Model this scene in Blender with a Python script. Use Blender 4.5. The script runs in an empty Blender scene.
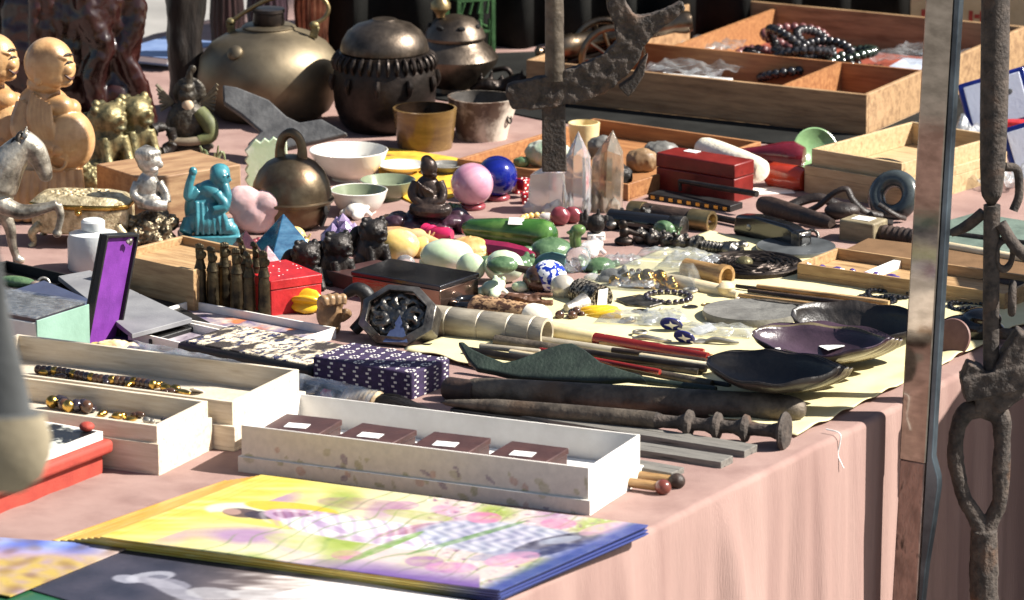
import bpy, bmesh, math, random
from mathutils import Vector, Matrix, Euler, noise as mnoise
random.seed(7)
R = math.radians
SC = bpy.context.scene
COL = SC.collection
# ---------------------------------------------------------------- camera model (table top is z = 0, ground z = -0.75)
FPX, CAMH, PIT = 4500.0, 1.314, R(14)
SP, CP = math.sin(PIT), math.cos(PIT)

def ray(px, py):
    x = (px - 512) / FPX; z = -(py - 300) / FPX
    return Vector((x, CP + z * SP, -SP + z * CP))

def at(px, py, h=0.0):                       # where the sight line through a pixel meets the level h above the table
    d = ray(px, py); k = (h - CAMH) / d.z
    return Vector((0, 0, CAMH)) + d * k

def at_y(px, py, y):                         # ... or a given distance
    d = ray(px, py); k = y / d.y
    return Vector((0, 0, CAMH)) + d * k

def mpp(p):                                  # metres per photo pixel at a point
    return (p.y * CP - (p.z - CAMH) * SP) / FPX

E0 = at(505, 598)
EU = (at(960, 372) - E0).normalized()                       # along the table edge, away
EANG = math.atan2(EU.y, EU.x)
EV = Vector((-EU.y, EU.x, 0))                               # across the table, away from the edge

def at_off(px, py, b):                       # ... or the upright plane that runs b metres inside (+) or outside (-) the table edge
    d = ray(px, py); o = Vector((0, 0, CAMH)); k = (b - (o - E0).dot(EV)) / d.dot(EV)
    return o + d * k

def ab(a, b, z=0):
    p = E0 + EU * a + EV * b
    return Vector((p.x, p.y, z))

# ---------------------------------------------------------------- colours and materials
def lin(c):
    g = .3 * c[0] + .55 * c[1] + .15 * c[2]; c = [max(0, g + (v - g) * .87) for v in c]
    return tuple(((v / 255 + .055) / 1.055) ** 2.4 if v > 10 else v / 255 / 12.92 for v in c)

_M = {}
def M(name, c1, c2=None, rough=.5, metal=0.0, sc=40, bump=.15, bsc=220, lo=.35, hi=.65, coat=0.0, trans=0.0, sss=0.0,
      ior=1.45, st=(1, 1, 1), spec=.5, rvar=.12, attr=False, det=6, c3=None, sc3=9, lo3=.55, hi3=.7, emit=None):
    if name in _M: return _M[name]
    m = bpy.data.materials.new(name); m.use_nodes = True
    nt = m.node_tree; N = nt.nodes; L = nt.links
    b = N['Principled BSDF']
    tc = N.new('ShaderNodeTexCoord'); mp = N.new('ShaderNodeMapping'); mp.inputs['Scale'].default_value = st
    L.new(tc.outputs['Object'], mp.inputs['Vector'])
    n1 = N.new('ShaderNodeTexNoise'); n1.inputs['Scale'].default_value = sc; n1.inputs['Detail'].default_value = det
    n1.inputs['Roughness'].default_value = .62
    L.new(mp.outputs[0], n1.inputs['Vector'])
    a = lin(c1)
    c2l = lin(c2) if c2 else tuple(v * .72 for v in a)
    rp = N.new('ShaderNodeValToRGB')
    rp.color_ramp.elements[0].position = lo; rp.color_ramp.elements[1].position = hi
    rp.color_ramp.elements[0].color = (*c2l, 1); rp.color_ramp.elements[1].color = (*a, 1)
    L.new(n1.outputs['Fac'], rp.inputs['Fac'])
    src = rp.outputs['Color']
    if attr:
        at_ = N.new('ShaderNodeAttribute'); at_.attribute_name = 'Col'
        mx = N.new('ShaderNodeMix'); mx.data_type = 'RGBA'; mx.blend_type = 'MULTIPLY'; mx.inputs[0].default_value = 1
        L.new(at_.outputs['Color'], mx.inputs[6]); L.new(src, mx.inputs[7]); src = mx.outputs[2]
    if c3:
        n3 = N.new('ShaderNodeTexNoise'); n3.inputs['Scale'].default_value = sc3; n3.inputs['Detail'].default_value = 5
        L.new(mp.outputs[0], n3.inputs['Vector'])
        r3 = N.new('ShaderNodeMapRange'); r3.inputs[1].default_value = lo3; r3.inputs[2].default_value = hi3
        L.new(n3.outputs['Fac'], r3.inputs[0])
        mx = N.new('ShaderNodeMix'); mx.data_type = 'RGBA'
        L.new(r3.outputs[0], mx.inputs[0]); L.new(src, mx.inputs[6]); mx.inputs[7].default_value = (*lin(c3), 1); src = mx.outputs[2]
    L.new(src, b.inputs['Base Color'])
    n2 = N.new('ShaderNodeTexNoise'); n2.inputs['Scale'].default_value = bsc; n2.inputs['Detail'].default_value = 4
    L.new(mp.outputs[0], n2.inputs['Vector'])
    mr = N.new('ShaderNodeMapRange'); mr.inputs[3].default_value = max(.02, rough - rvar); mr.inputs[4].default_value = min(1, rough + rvar)
    L.new(n1.outputs['Fac'], mr.inputs[0]); L.new(mr.outputs[0], b.inputs['Roughness'])
    if bump:
        bp = N.new('ShaderNodeBump'); bp.inputs['Strength'].default_value = bump; bp.inputs['Distance'].default_value = .002
        L.new(n2.outputs['Fac'], bp.inputs['Height']); L.new(bp.outputs[0], b.inputs['Normal'])
    b.inputs['Metallic'].default_value = metal
    b.inputs['Coat Weight'].default_value = coat; b.inputs['Coat Roughness'].default_value = .08
    b.inputs['Transmission Weight'].default_value = trans
    b.inputs['Subsurface Weight'].default_value = sss
    b.inputs['Subsurface Radius'].default_value = (.01, .008, .006)
    b.inputs['IOR'].default_value = ior
    b.inputs['Specular IOR Level'].default_value = spec
    _M[name] = m
    return m

def film(name, tint=(235, 238, 240), rough=.12, amount=.22, bump=.5, bsc=60):     # thin clear plastic
    if name in _M: return _M[name]
    m = bpy.data.materials.new(name); m.use_nodes = True
    nt = m.node_tree; N = nt.nodes; L = nt.links
    N.remove(N['Principled BSDF']); out = N['Material Output']
    tr = N.new('ShaderNodeBsdfTransparent'); tr.inputs[0].default_value = (*lin(tint), 1)
    gl = N.new('ShaderNodeBsdfGlossy'); gl.inputs['Roughness'].default_value = rough
    df = N.new('ShaderNodeBsdfDiffuse'); df.inputs[0].default_value = (.75, .77, .78, 1)
    m0 = N.new('ShaderNodeMixShader'); m0.inputs[0].default_value = .35
    L.new(gl.outputs[0], m0.inputs[1]); L.new(df.outputs[0], m0.inputs[2])
    tc = N.new('ShaderNodeTexCoord'); n = N.new('ShaderNodeTexNoise'); n.inputs['Scale'].default_value = bsc; n.inputs['Detail'].default_value = 5
    n.inputs['Distortion'].default_value = 1.5
    L.new(tc.outputs['Object'], n.inputs['Vector'])
    bp = N.new('ShaderNodeBump'); bp.inputs['Strength'].default_value = bump; bp.inputs['Distance'].default_value = .01
    L.new(n.outputs['Fac'], bp.inputs['Height']); L.new(bp.outputs[0], gl.inputs['Normal'])
    fr = N.new('ShaderNodeMapRange'); fr.inputs[1].default_value = .4; fr.inputs[2].default_value = .75
    fr.inputs[3].default_value = amount * .5; fr.inputs[4].default_value = min(1, amount * 2.0)
    L.new(n.outputs['Fac'], fr.inputs[0])
    mx = N.new('ShaderNodeMixShader'); L.new(fr.outputs[0], mx.inputs[0]); L.new(tr.outputs[0], mx.inputs[1]); L.new(m0.outputs[0], mx.inputs[2])
    L.new(mx.outputs[0], out.inputs['Surface'])
    _M[name] = m
    return m

# ---------------------------------------------------------------- mesh builder (units: photo pixels, scaled by u)
class MB:
    def __init__(s, u): s.bm = bmesh.new(); s.u = u; s.X = Matrix.Identity(4)
    def _fin(s, vs, m=None):
        mm = s.X @ m if m is not None else s.X
        for v in vs: v.co = mm @ v.co
    def add(s, verts, faces, m=None):
        vs = [s.bm.verts.new(v) for v in verts]
        for f in faces:
            try: s.bm.faces.new([vs[i] for i in f])
            except ValueError: pass
        s._fin(vs, m); return vs
    def box(s, c, sz, rot=(0, 0, 0), taper=1.0):
        x, y, z = sz[0] / 2, sz[1] / 2, sz[2] / 2; t = taper
        v = [(-x, -y, -z), (x, -y, -z), (x, y, -z), (-x, y, -z), (-x * t, -y * t, z), (x * t, -y * t, z), (x * t, y * t, z), (-x * t, y * t, z)]
        f = [(3, 2, 1, 0), (4, 5, 6, 7), (0, 1, 5, 4), (1, 2, 6, 5), (2, 3, 7, 6), (3, 0, 4, 7)]
        s.add(v, f, Matrix.Translation(c) @ Euler([R(a) for a in rot]).to_matrix().to_4x4()); return s
    def b2(s, x0, x1, y0, y1, z0, z1):
        return s.box(((x0 + x1) / 2, (y0 + y1) / 2, (z0 + z1) / 2), (x1 - x0, y1 - y0, z1 - z0))
    def lathe(s, prof, c=(0, 0, 0), seg=36, rot=(0, 0, 0), axis='z', sq=(1, 1), wob=0.0, a0=0, a1=360, lobes=None, cap=True):
        full = a1 - a0 >= 360
        n = seg if full else seg + 1
        vs, fs = [], []
        for i, (r, z) in enumerate(prof):
            for k in range(n):
                a = R(a0 + (a1 - a0) * k / seg)
                q = r * (1 + wob * mnoise.noise(Vector((math.cos(a) * 1.3, math.sin(a) * 1.3, z * .05 + 3.1))))
                if lobes: q *= 1 + lobes[1] * math.cos(lobes[0] * a)
                x, y = q * math.cos(a) * sq[0], q * math.sin(a) * sq[1]
                vs.append((z, x, y) if axis == 'x' else (x, y, z))
        for i in range(len(prof) - 1):
            for k in range(seg):
                k2 = (k + 1) % n
                fs.append((i * n + k, i * n + k2, (i + 1) * n + k2, (i + 1) * n + k))
        if full and cap:
            if prof[0][0] > 1e-6: fs.append(tuple(range(n))[::-1])
            if prof[-1][0] > 1e-6: fs.append(tuple((len(prof) - 1) * n + k for k in range(n)))
        vv = s.add(vs, fs, Matrix.Translation(c) @ Euler([R(a) for a in rot]).to_matrix().to_4x4())
        bmesh.ops.remove_doubles(s.bm, verts=vv, dist=1e-4)
        return s
    def tube(s, pts, r, seg=10, sq=1.0):
        P = [Vector(p) for p in pts]; n = len(P)
        rr = [r] * n if not isinstance(r, (list, tuple)) else list(r)
        vs, fs = [], []
        up = None
        for i in range(n):
            t = (P[min(i + 1, n - 1)] - P[max(i - 1, 0)]).normalized()
            if up is None:
                up = Vector((0, 0, 1)) if abs(t.z) < .9 else Vector((1, 0, 0))
            sd = t.cross(up).normalized(); up = sd.cross(t).normalized()
            for k in range(seg):
                a = 2 * math.pi * k / seg
                vs.append(P[i] + (sd * math.cos(a) + up * math.sin(a) * sq) * rr[i])
        for i in range(n - 1):
            for k in range(seg):
                k2 = (k + 1) % seg
                fs.append((i * seg + k, i * seg + k2, (i + 1) * seg + k2, (i + 1) * seg + k))
        fs.append(tuple(range(seg))[::-1]); fs.append(tuple((n - 1) * seg + k for k in range(seg)))
        s.add(vs, fs); return s
    def curve(s, ctrl, r, seg=10, sub=6, sq=1.0, closed=False):      # smooth tube through control points (x,y,z) with radii
        C = [Vector(c) for c in ctrl]; n = len(C)
        rr = [r] * n if not isinstance(r, (list, tuple)) else list(r)
        if closed: C = [C[-1]] + C + [C[0], C[1]]; rr = [rr[-1]] + rr + [rr[0], rr[1]]
        else: C = [C[0] * 2 - C[1]] + C + [C[-1] * 2 - C[-2]]; rr = [rr[0]] + rr + [rr[-1]]
        P, Q = [], []
        for i in range(1, len(C) - 2):
            for k in range(sub):
                t = k / sub
                p0, p1, p2, p3 = C[i - 1], C[i], C[i + 1], C[i + 2]
                P.append(.5 * ((2 * p1) + (p2 - p0) * t + (2 * p0 - 5 * p1 + 4 * p2 - p3) * t * t + (3 * p1 - p0 - 3 * p2 + p3) * t ** 3))
                Q.append(rr[i] * (1 - t) + rr[i + 1] * t)
        P.append(C[-2]); Q.append(rr[-2])
        return s.tube(P, Q, seg, sq)
    def ring(s, c, r, tr, rot=(0, 0, 0), seg=32, ts=12, sq=(1, 1), wob=0):
        vs, fs = [], []
        for i in range(seg):
            a = 2 * math.pi * i / seg
            for k in range(ts):
                b = 2 * math.pi * k / ts
                q = tr * (1 + wob * mnoise.noise(Vector((3 * math.cos(a), 3 * math.sin(a), 1))))
                d = r + q * math.cos(b)
                vs.append((d * math.cos(a) * sq[0], d * math.sin(a) * sq[1], q * math.sin(b)))
        for i in range(seg):
            for k in range(ts):
                i2, k2 = (i + 1) % seg, (k + 1) % ts
                fs.append((i * ts + k, i2 * ts + k, i2 * ts + k2, i * ts + k2))
        s.add(vs, fs, Matrix.Translation(c) @ Euler([R(a) for a in rot]).to_matrix().to_4x4()); return s
    def ell(s, c, r, rot=(0, 0, 0), seg=28, rings=18):
        if not isinstance(r, (list, tuple)): r = (r, r, r)
        prof = [(math.sin(math.pi * i / rings), -math.cos(math.pi * i / rings)) for i in range(rings + 1)]
        prof[0] = (0, -1); prof[-1] = (0, 1)
        n = seg; vs = []; fs = []
        for (q, z) in prof:
            for k in range(n): a = 2 * math.pi * k / n; vs.append((q * math.cos(a) * r[0], q * math.sin(a) * r[1], z * r[2]))
        for i in range(rings):
            for k in range(n): k2 = (k + 1) % n; fs.append((i * n + k, i * n + k2, (i + 1) * n + k2, (i + 1) * n + k))
        vv = s.add(vs, fs, Matrix.Translation(c) @ Euler([R(a) for a in rot]).to_matrix().to_4x4())
        bmesh.ops.remove_doubles(s.bm, verts=vv, dist=1e-4)
        return s
    def prism(s, out, y0, y1, m=None):                 # outline in (x, z), from y0 to y1
        n = len(out)
        vs = [(x, y0, z) for x, z in out] + [(x, y1, z) for x, z in out]
        fs = [tuple(range(n)), tuple(range(2 * n - 1, n - 1, -1))] + [(i, n + i, n + (i + 1) % n, (i + 1) % n) for i in range(n)]
        s.add(vs, fs, m); return s
    def slab(s, out, z0, z1, m=None):                  # outline in (x, y), from z0 to z1
        n = len(out)
        vs = [(x, y, z0) for x, y in out] + [(x, y, z1) for x, y in out]
        fs = [tuple(range(n))[::-1], tuple(range(n, 2 * n))] + [(i, (i + 1) % n, n + (i + 1) % n, n + i) for i in range(n)]
        s.add(vs, fs, m); return s

def link(name, mb, mat, parent=None, smooth=40, bevel=0, bseg=2, vox=0, sm=0, disp=None, sub=0, shrink=None):
    bm = mb.bm
    bmesh.ops.recalc_face_normals(bm, faces=bm.faces[:])
    for v in bm.verts: v.co *= mb.u
    me = bpy.data.meshes.new(name); bm.to_mesh(me); bm.free()
    me.materials.append(mat)
    for p in me.polygons: p.use_smooth = True
    if smooth < 180 and not vox: me.set_sharp_from_angle(angle=R(smooth))
    o = bpy.data.objects.new(name, me); COL.objects.link(o)
    if parent: o.parent = parent
    if bevel:
        b = o.modifiers.new('b', 'BEVEL'); b.width = bevel * mb.u; b.segments = bseg; b.limit_method = 'ANGLE'; b.angle_limit = R(35)
        b.harden_normals = False
    if vox:
        r = o.modifiers.new('r', 'REMESH'); r.mode = 'VOXEL'; r.voxel_size = vox * mb.u; r.use_smooth_shade = True
        if sm:
            q = o.modifiers.new('s', 'SMOOTH'); q.iterations = sm; q.factor = .5
    if sub:
        q = o.modifiers.new('u', 'SUBSURF'); q.levels = q.render_levels = sub
    if disp:
        tx = bpy.data.textures.get('t%g' % disp[1])
        if not tx:
            tx = bpy.data.textures.new('t%g' % disp[1], 'CLOUDS'); tx.noise_scale = disp[1]; tx.noise_depth = 3
        q = o.modifiers.new('d', 'DISPLACE'); q.texture = tx; q.strength = disp[0] * mb.u; q.mid_level = .5
    return o

def tag(o, label=None, cat=None, group=None, kind=None):
    if label: o['label'] = label
    if cat: o['category'] = cat
    if group: o['group'] = group
    if kind: o['kind'] = kind
    return o

class T:                                               # a thing placed by the pixel of its base centre
    def __init__(s, name, label, cat, px=0, py=0, h=0.0, rot=0, group=None, loc=None, eul=None, u=None):
        s.name, s.label, s.cat, s.group = name, label, cat, group
        s.loc = loc if loc is not None else at(px, py, h)
        s.eul = eul if eul is not None else (0, 0, R(rot))
        s.u = u or mpp(s.loc)
        s.root = None
    def mb(s): return MB(s.u)
    def _root(s):
        if not s.root:
            s.root = bpy.data.objects.new(s.name, None); COL.objects.link(s.root)
            s.root.empty_display_size = .02
            s.root.location = s.loc; s.root.rotation_euler = s.eul
            tag(s.root, s.label, s.cat, s.group)
        return s.root
    def put(s, name, mb, mat, parent=None, label=None, **k):
        o = link(name, mb, mat, parent or s._root(), **k)
        if label: o['label'] = label
        return o
    def solo(s, mb, mat, **k):                         # a thing that is one mesh
        o = link(s.name, mb, mat, None, **k)
        o.location = s.loc; o.rotation_euler = s.eul
        s.root = o
        return tag(o, s.label, s.cat, s.group)

def BX(name, label, cat, B, A, C, h=0.0, group=None, off=0):   # box seen with its near corner at A, front side B-A, end A-C (pixels)
    b, a, c = at(*B, h), at(*A, h), at(*C, h)
    x = (a - b); L = x.length; ang = math.atan2(x.y, x.x)
    y = Vector((-x.y, x.x, 0)).normalized(); D = (c - a).dot(y)
    t = T(name, label, cat, loc=b, eul=(0, 0, ang), u=mpp(a), group=group)
    t.L, t.D = L / t.u, D / t.u
    return t

def tray(mb, L, D, H, w, fl=2, x0=0, y0=0, z0=0):       # open box
    mb.b2(x0, x0 + L, y0, y0 + D, z0, z0 + fl)
    mb.b2(x0, x0 + L, y0, y0 + w, z0 + fl, z0 + H); mb.b2(x0, x0 + L, y0 + D - w, y0 + D, z0 + fl, z0 + H)
    mb.b2(x0, x0 + w, y0 + w, y0 + D - w, z0 + fl, z0 + H); mb.b2(x0 + L - w, x0 + L, y0 + w, y0 + D - w, z0 + fl, z0 + H)
    return mb

def RT(name, label, cat, p, q, h1, h2=None, group=None):        # a long thing from pixel p to pixel q (axis heights in metres)
    h2 = h1 if h2 is None else h2
    a, b = at(*p, h1), at(*q, h2); d = b - a
    t = T(name, label, cat, loc=a, eul=(0, -math.asin(d.z / d.length), math.atan2(d.y, d.x)), u=mpp(a), group=group)
    t.L = d.length / t.u
    return t

def rodp(t, prof, seg=16, n=1, wob=0):                  # lathe along x with profile [(t 0..1, r px)]
    return t.mb().lathe([(0, 0)] + [(r, f * t.L) for r, f in prof] + [(0, t.L)], axis='x', seg=seg, wob=wob)

def flat(name, label, cat, out, h, th, mat, group=None, **k):   # flat plate: outline in pixels of its top face, lying at height h
    P = [at(x, y, h) for x, y in out]
    c = sum(P, Vector()) / len(P)
    t = T(name, label, cat, loc=Vector((c.x, c.y, h - th)), group=group, u=mpp(c))
    o = [((p.x - c.x) / t.u, (p.y - c.y) / t.u) for p in P]
    t.solo(t.mb().slab(o, 0, th / t.u), mat, **k)
    return t

def painted(name, corners, h, th, fn, mat, nu=120, nv=60, wave=0.0, base=None):
    """a printed sheet: corners in pixels (a b c d, a->b first side, a->d second); fn(px, py) -> sRGB; thickness th"""
    W = [at(x, y, h) for x, y in corners]
    c = sum(W, Vector()) / 4; base = h - th
    bm = bmesh.new(); cl = bm.verts.layers.float_color.new('Col')
    gr = []
    for j in range(nv + 1):
        row = []
        for i in range(nu + 1):
            s, q = i / nu, j / nv
            w = [(1 - s) * (1 - q), s * (1 - q), s * q, (1 - s) * q]
            p = sum((W[k] * w[k] for k in range(4)), Vector())
            px = sum(corners[k][0] * w[k] for k in range(4)); py = sum(corners[k][1] * w[k] for k in range(4))
            z = wave * mnoise.noise(Vector((s * 3, q * 2, h * 90)))
            v = bm.verts.new((p.x - c.x, p.y - c.y, th + z)); v[cl] = (*lin([min(255, max(0, a)) for a in fn(px, py)]), 1)
            row.append(v)
        gr.append(row)
    for j in range(nv):
        for i in range(nu): bm.faces.new((gr[j][i], gr[j][i + 1], gr[j + 1][i + 1], gr[j + 1][i]))
    edge = [gr[0][i] for i in range(nu + 1)] + [gr[j][nu] for j in range(1, nv + 1)] + [gr[nv][i] for i in range(nu - 1, -1, -1)] + [gr[j][0] for j in range(nv - 1, 0, -1)]
    low = []
    for v in edge:
        w = bm.verts.new((v.co.x, v.co.y, 0)); w[cl] = v[cl]; low.append(w)
    n = len(edge)
    for i in range(n): bm.faces.new((edge[i], low[i], low[(i + 1) % n], edge[(i + 1) % n]))
    bm.faces.new(low)
    bmesh.ops.recalc_face_normals(bm, faces=bm.faces[:])
    me = bpy.data.meshes.new(name); bm.to_mesh(me); bm.free(); me.materials.append(mat)
    for p in me.polygons: p.use_smooth = True
    me.set_sharp_from_angle(angle=R(50))
    o = bpy.data.objects.new(name, me); COL.objects.link(o); o.location = (c.x, c.y, base)
    return o

def clone(o, **kw):
    c = o.copy(); COL.objects.link(c)
    for ch in o.children:
        d = ch.copy(); COL.objects.link(d); d.parent = c
        for g in ch.children:
            e = g.copy(); COL.objects.link(e); e.parent = d
    return c

def sticker(t, x, y, z, sx, sy, rot=(0, 0, 0), parent=None):
    return t.put('price_tag', t.mb().box((x, y, z), (sx, sy, .5), rot), PAPER, parent)

def mixc(a, b, t):
    t = max(0, min(1, t)); return tuple(a[i] + (b[i] - a[i]) * t for i in range(3))
# ================================================================ camera, light, sky
cam = bpy.data.cameras.new('camera'); cam.lens = 36 * FPX / 1024; cam.sensor_width = 36
cam.clip_start = .05; cam.clip_end = 500
co = bpy.data.objects.new('camera', cam); COL.objects.link(co); co.location = (0, 0, CAMH); co.rotation_euler = (R(90) - PIT, 0, 0)
cam.dof.use_dof = True; cam.dof.focus_distance = 5.25; cam.dof.aperture_fstop = 14
SC.camera = co
SUN_AZ, SUN_EL = R(-4), R(42)
w = bpy.data.worlds.new('World'); SC.world = w; w.use_nodes = True
sk = w.node_tree.nodes.new('ShaderNodeTexSky'); sk.sky_type = 'NISHITA'; sk.sun_disc = False
sk.sun_elevation = SUN_EL; sk.sun_rotation = R(90) - SUN_AZ; sk.dust_density = 1.5
bg = w.node_tree.nodes['Background']; bg.inputs[1].default_value = .05
w.node_tree.links.new(sk.outputs[0], bg.inputs[0])
sl = bpy.data.lights.new('sun', 'SUN'); sl.energy = 5; sl.angle = R(.5); sl.color = (1, .95, .87)
so = bpy.data.objects.new('sun', sl); COL.objects.link(so); so.rotation_euler = (0, R(90) - SUN_EL, SUN_AZ)
so.location = (3, 0, 4)
vs = SC.view_settings; vs.view_transform = 'Standard'; vs.look = 'None'; vs.exposure = 1.18; vs.gamma = 1; vs.use_curve_mapping = False
SC.cycles.max_bounces = 10; SC.cycles.transparent_max_bounces = 16

# ================================================================ materials
PAPER = M('paper', (238, 236, 230), (226, 224, 220), rough=.7, bump=.03)
ASPH = M('paving', (150, 146, 140), (120, 117, 112), rough=.9, sc=3, bsc=90, bump=.5)
CLOTH = M('pink_cloth', (160, 130, 121), (146, 116, 108), rough=.95, sc=14, bsc=900, bump=.5, st=(1, 1, .07), spec=.1, c3=(128, 98, 92), sc3=16, lo3=.5, hi3=.8)
YEL = M('yellow_paper', (212, 200, 152), (200, 187, 136), rough=.75, sc=12, bsc=50, bump=.25, spec=.25)
WOODM = M('honey_wood', (196, 166, 122), (172, 140, 96), rough=.62, sc=22, st=(1, 9, 9), bump=.25, bsc=90, c3=(130, 100, 66), sc3=14, lo3=.58, hi3=.8)
DARKC = M('dark_fabric', (42, 42, 40), (26, 26, 25), rough=.95, sc=8, bsc=500, bump=.4, spec=.1)
BRASS = M('brass_old', (170, 146, 98), (110, 92, 60), rough=.4, metal=.85, sc=30, bump=.2, bsc=150)
BRASSG = M('brass_green', (150, 134, 88), (70, 70, 50), rough=.5, metal=.7, sc=60, bump=.4, bsc=260)
KETTLE = M('kettle_brass', (146, 131, 104), (112, 99, 78), rough=.5, metal=.85, sc=9, bump=.1, bsc=80, c3=(70, 58, 44), sc3=14, lo3=.6, hi3=.85)
BRONZE = M('bronze_dark', (66, 56, 50), (34, 29, 26), rough=.42, metal=.75, sc=22, bump=.3, bsc=150)
BRONZEL = M('bronze_worn', (112, 98, 84), (64, 55, 47), rough=.4, metal=.85, sc=25, bump=.25, bsc=140)
BELLM = M('bell_brass', (118, 102, 78), (84, 70, 52), rough=.38, metal=.82, sc=26, bump=.18, bsc=120, c3=(98, 66, 48), sc3=30, lo3=.5, hi3=.75)
GOLD = M('gold', (214, 172, 82), (170, 124, 46), rough=.25, metal=1, sc=60, bump=.25, bsc=300)
SILV = M('silver_worn', (206, 200, 188), (96, 90, 80), rough=.42, metal=.7, sc=50, bump=.35, bsc=240)
PEWT = M('pewter', (120, 116, 110), (56, 54, 52), rough=.36, metal=.9, sc=60, bump=.5, bsc=260)
BLACKM = M('black_cast', (52, 46, 42), (24, 22, 21), rough=.45, metal=.35, sc=60, bump=.6, bsc=320)
RUST = M('rusty_iron', (88, 77, 69), (46, 41, 38), rough=.8, metal=.15, sc=70, bump=1.0, bsc=260, c3=(112, 80, 58), sc3=24, lo3=.58, hi3=.8, rvar=.15)
RUSTL = M('worn_iron', (112, 100, 86), (66, 58, 50), rough=.6, metal=.45, sc=40, bump=.7, bsc=170, c3=(98, 74, 54), sc3=16, lo3=.55, hi3=.8)
STEEL = M('polished_steel', (160, 150, 140), (128, 119, 110), rough=.07, metal=1.0, sc=40, bump=.015, bsc=30, st=(1, 1, 2), rvar=.04)
STEELD = M('pitted_steel', (164, 132, 118), (120, 96, 86), rough=.42, metal=.5, sc=60, bump=.5, bsc=240, c3=(70, 54, 46), sc3=60, lo3=.6, hi3=.7, st=(1.6, 1.6, .6))
STEELB = M('blue_steel', (104, 118, 128), (60, 68, 76), rough=.4, metal=.85, sc=12, bump=.15, bsc=120)
BOX = M('boxwood', (204, 158, 104), (172, 124, 74), rough=.36, sc=26, bump=.3, bsc=150, coat=.25, c3=(128, 84, 44), sc3=22, lo3=.56, hi3=.74)
WOODP = M('pale_wood', (218, 204, 180), (200, 182, 154), rough=.62, sc=24, st=(1, 9, 9), bump=.2, bsc=90, c3=(172, 150, 120), sc3=16, lo3=.58, hi3=.8)
WOODT = M('tan_wood', (184, 148, 100), (150, 112, 70), rough=.62, sc=20, st=(1, 8, 8), bump=.3, bsc=90, c3=(112, 80, 50), sc3=16, lo3=.58, hi3=.78)
WOODO = M('orange_wood', (172, 116, 66), (134, 82, 44), rough=.6, sc=16, st=(1, 10, 10), bump=.2, bsc=90)
WOODB = M('brown_wood', (112, 72, 46), (74, 46, 30), rough=.55, sc=16, st=(1, 9, 9), bump=.25, bsc=90)
WOODTRAY = M('tray_wood', (178, 140, 96), (126, 94, 62), rough=.62, sc=12, st=(1, 8, 8), bump=.3, bsc=80, c3=(80, 50, 32), sc3=12, lo3=.62, hi3=.8)
CARD = M('card_brown', (176, 144, 106), (160, 128, 92), rough=.85, sc=20, bump=.1, bsc=300)
LACQ = M('lacquer_dark', (58, 22, 18), (22, 11, 10), rough=.3, sc=10, bump=.12, bsc=40, coat=.35)
DKWOOD = M('carved_dark_wood', (40, 32, 27), (20, 17, 15), rough=.5, sc=30, st=(3, 3, .5), bump=.8, bsc=80)
REDL = M('red_lacquer', (132, 30, 24), (104, 22, 18), rough=.42, sc=40, bump=.15, bsc=160, c3=(70, 22, 18), sc3=30, lo3=.62, hi3=.74)
REDB = M('red_box', (196, 30, 34), (166, 22, 26), rough=.45, sc=60, bump=.3, bsc=200)
REDC = M('red_card', (176, 62, 46), (158, 52, 40), rough=.7, sc=40, bump=.2, bsc=400)
WHITE = M('white_card', (232, 226, 216), (222, 215, 204), rough=.7, bump=.05)
CERW = M('white_porcelain', (226, 222, 212), (214, 210, 198), rough=.18, bump=.03, coat=.3)
CERS = M('celadon', (132, 142, 112), (112, 122, 94), rough=.22, bump=.04, coat=.3)
CERB = M('brown_glaze', (128, 98, 52), (84, 60, 32), rough=.25, sc=14, bump=.12, coat=.4, st=(1, 1, 3))
STONEW = M('stoneware', (196, 182, 164), (88, 68, 56), rough=.45, sc=14, bump=.2, bsc=90, lo=.44, hi=.56)
TURQ = M('turquoise_resin', (58, 140, 152), (34, 98, 112), rough=.38, sc=50, bump=.15, coat=.3)
ROSEQ = M('rose_quartz', (226, 190, 186), (214, 170, 168), rough=.22, sc=24, bump=.1, bsc=80, sss=.5, coat=.3)
AMETH = M('amethyst', (198, 176, 212), (160, 134, 184), rough=.15, sc=40, bump=.3, bsc=120, trans=.35, coat=.3)
JADEP = M('pale_jade', (204, 218, 186), (176, 200, 158), rough=.22, sc=20, bump=.08, sss=.5, coat=.35, c3=(226, 230, 216), sc3=28, lo3=.52, hi3=.66)
JADEG = M('green_jade', (56, 106, 36), (30, 68, 22), rough=.18, sc=18, bump=.05, coat=.5, c3=(88, 130, 56), sc3=26, lo3=.56, hi3=.7)
JADED = M('moss_jade', (98, 128, 88), (60, 90, 58), rough=.25, sc=60, bump=.3, bsc=300, coat=.3)
TEAL = M('teal_stone', (84, 130, 124), (56, 96, 92), rough=.3, sc=40, bump=.2, coat=.2)
CALC = M('honey_calcite', (232, 204, 128), (222, 184, 96), rough=.28, sc=24, bump=.25, bsc=120, sss=.5, coat=.25, c3=(244, 232, 196), sc3=26, lo3=.52, hi3=.68)
PEACH = M('peach_stone', (222, 176, 122), (206, 150, 92), rough=.35, sc=24, bump=.2, sss=.3)
MAG = M('magenta_stone', (150, 26, 66), (112, 16, 46), rough=.14, sc=30, bump=.05, coat=.6)
PINKR = M('pink_resin', (206, 36, 90), (170, 22, 66), rough=.2, sc=40, bump=.1, coat=.4)
ROSER = M('rose_stone', (160, 70, 78), (120, 46, 54), rough=.2, sc=40, trans=.2, coat=.3)
YRES = M('yellow_resin', (232, 188, 26), (214, 160, 12), rough=.25, sc=40, bump=.1, sss=.2, coat=.3)
PURS = M('purple_stone', (74, 42, 58), (46, 28, 36), rough=.35, sc=30, bump=.4, bsc=160, coat=.2)
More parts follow.
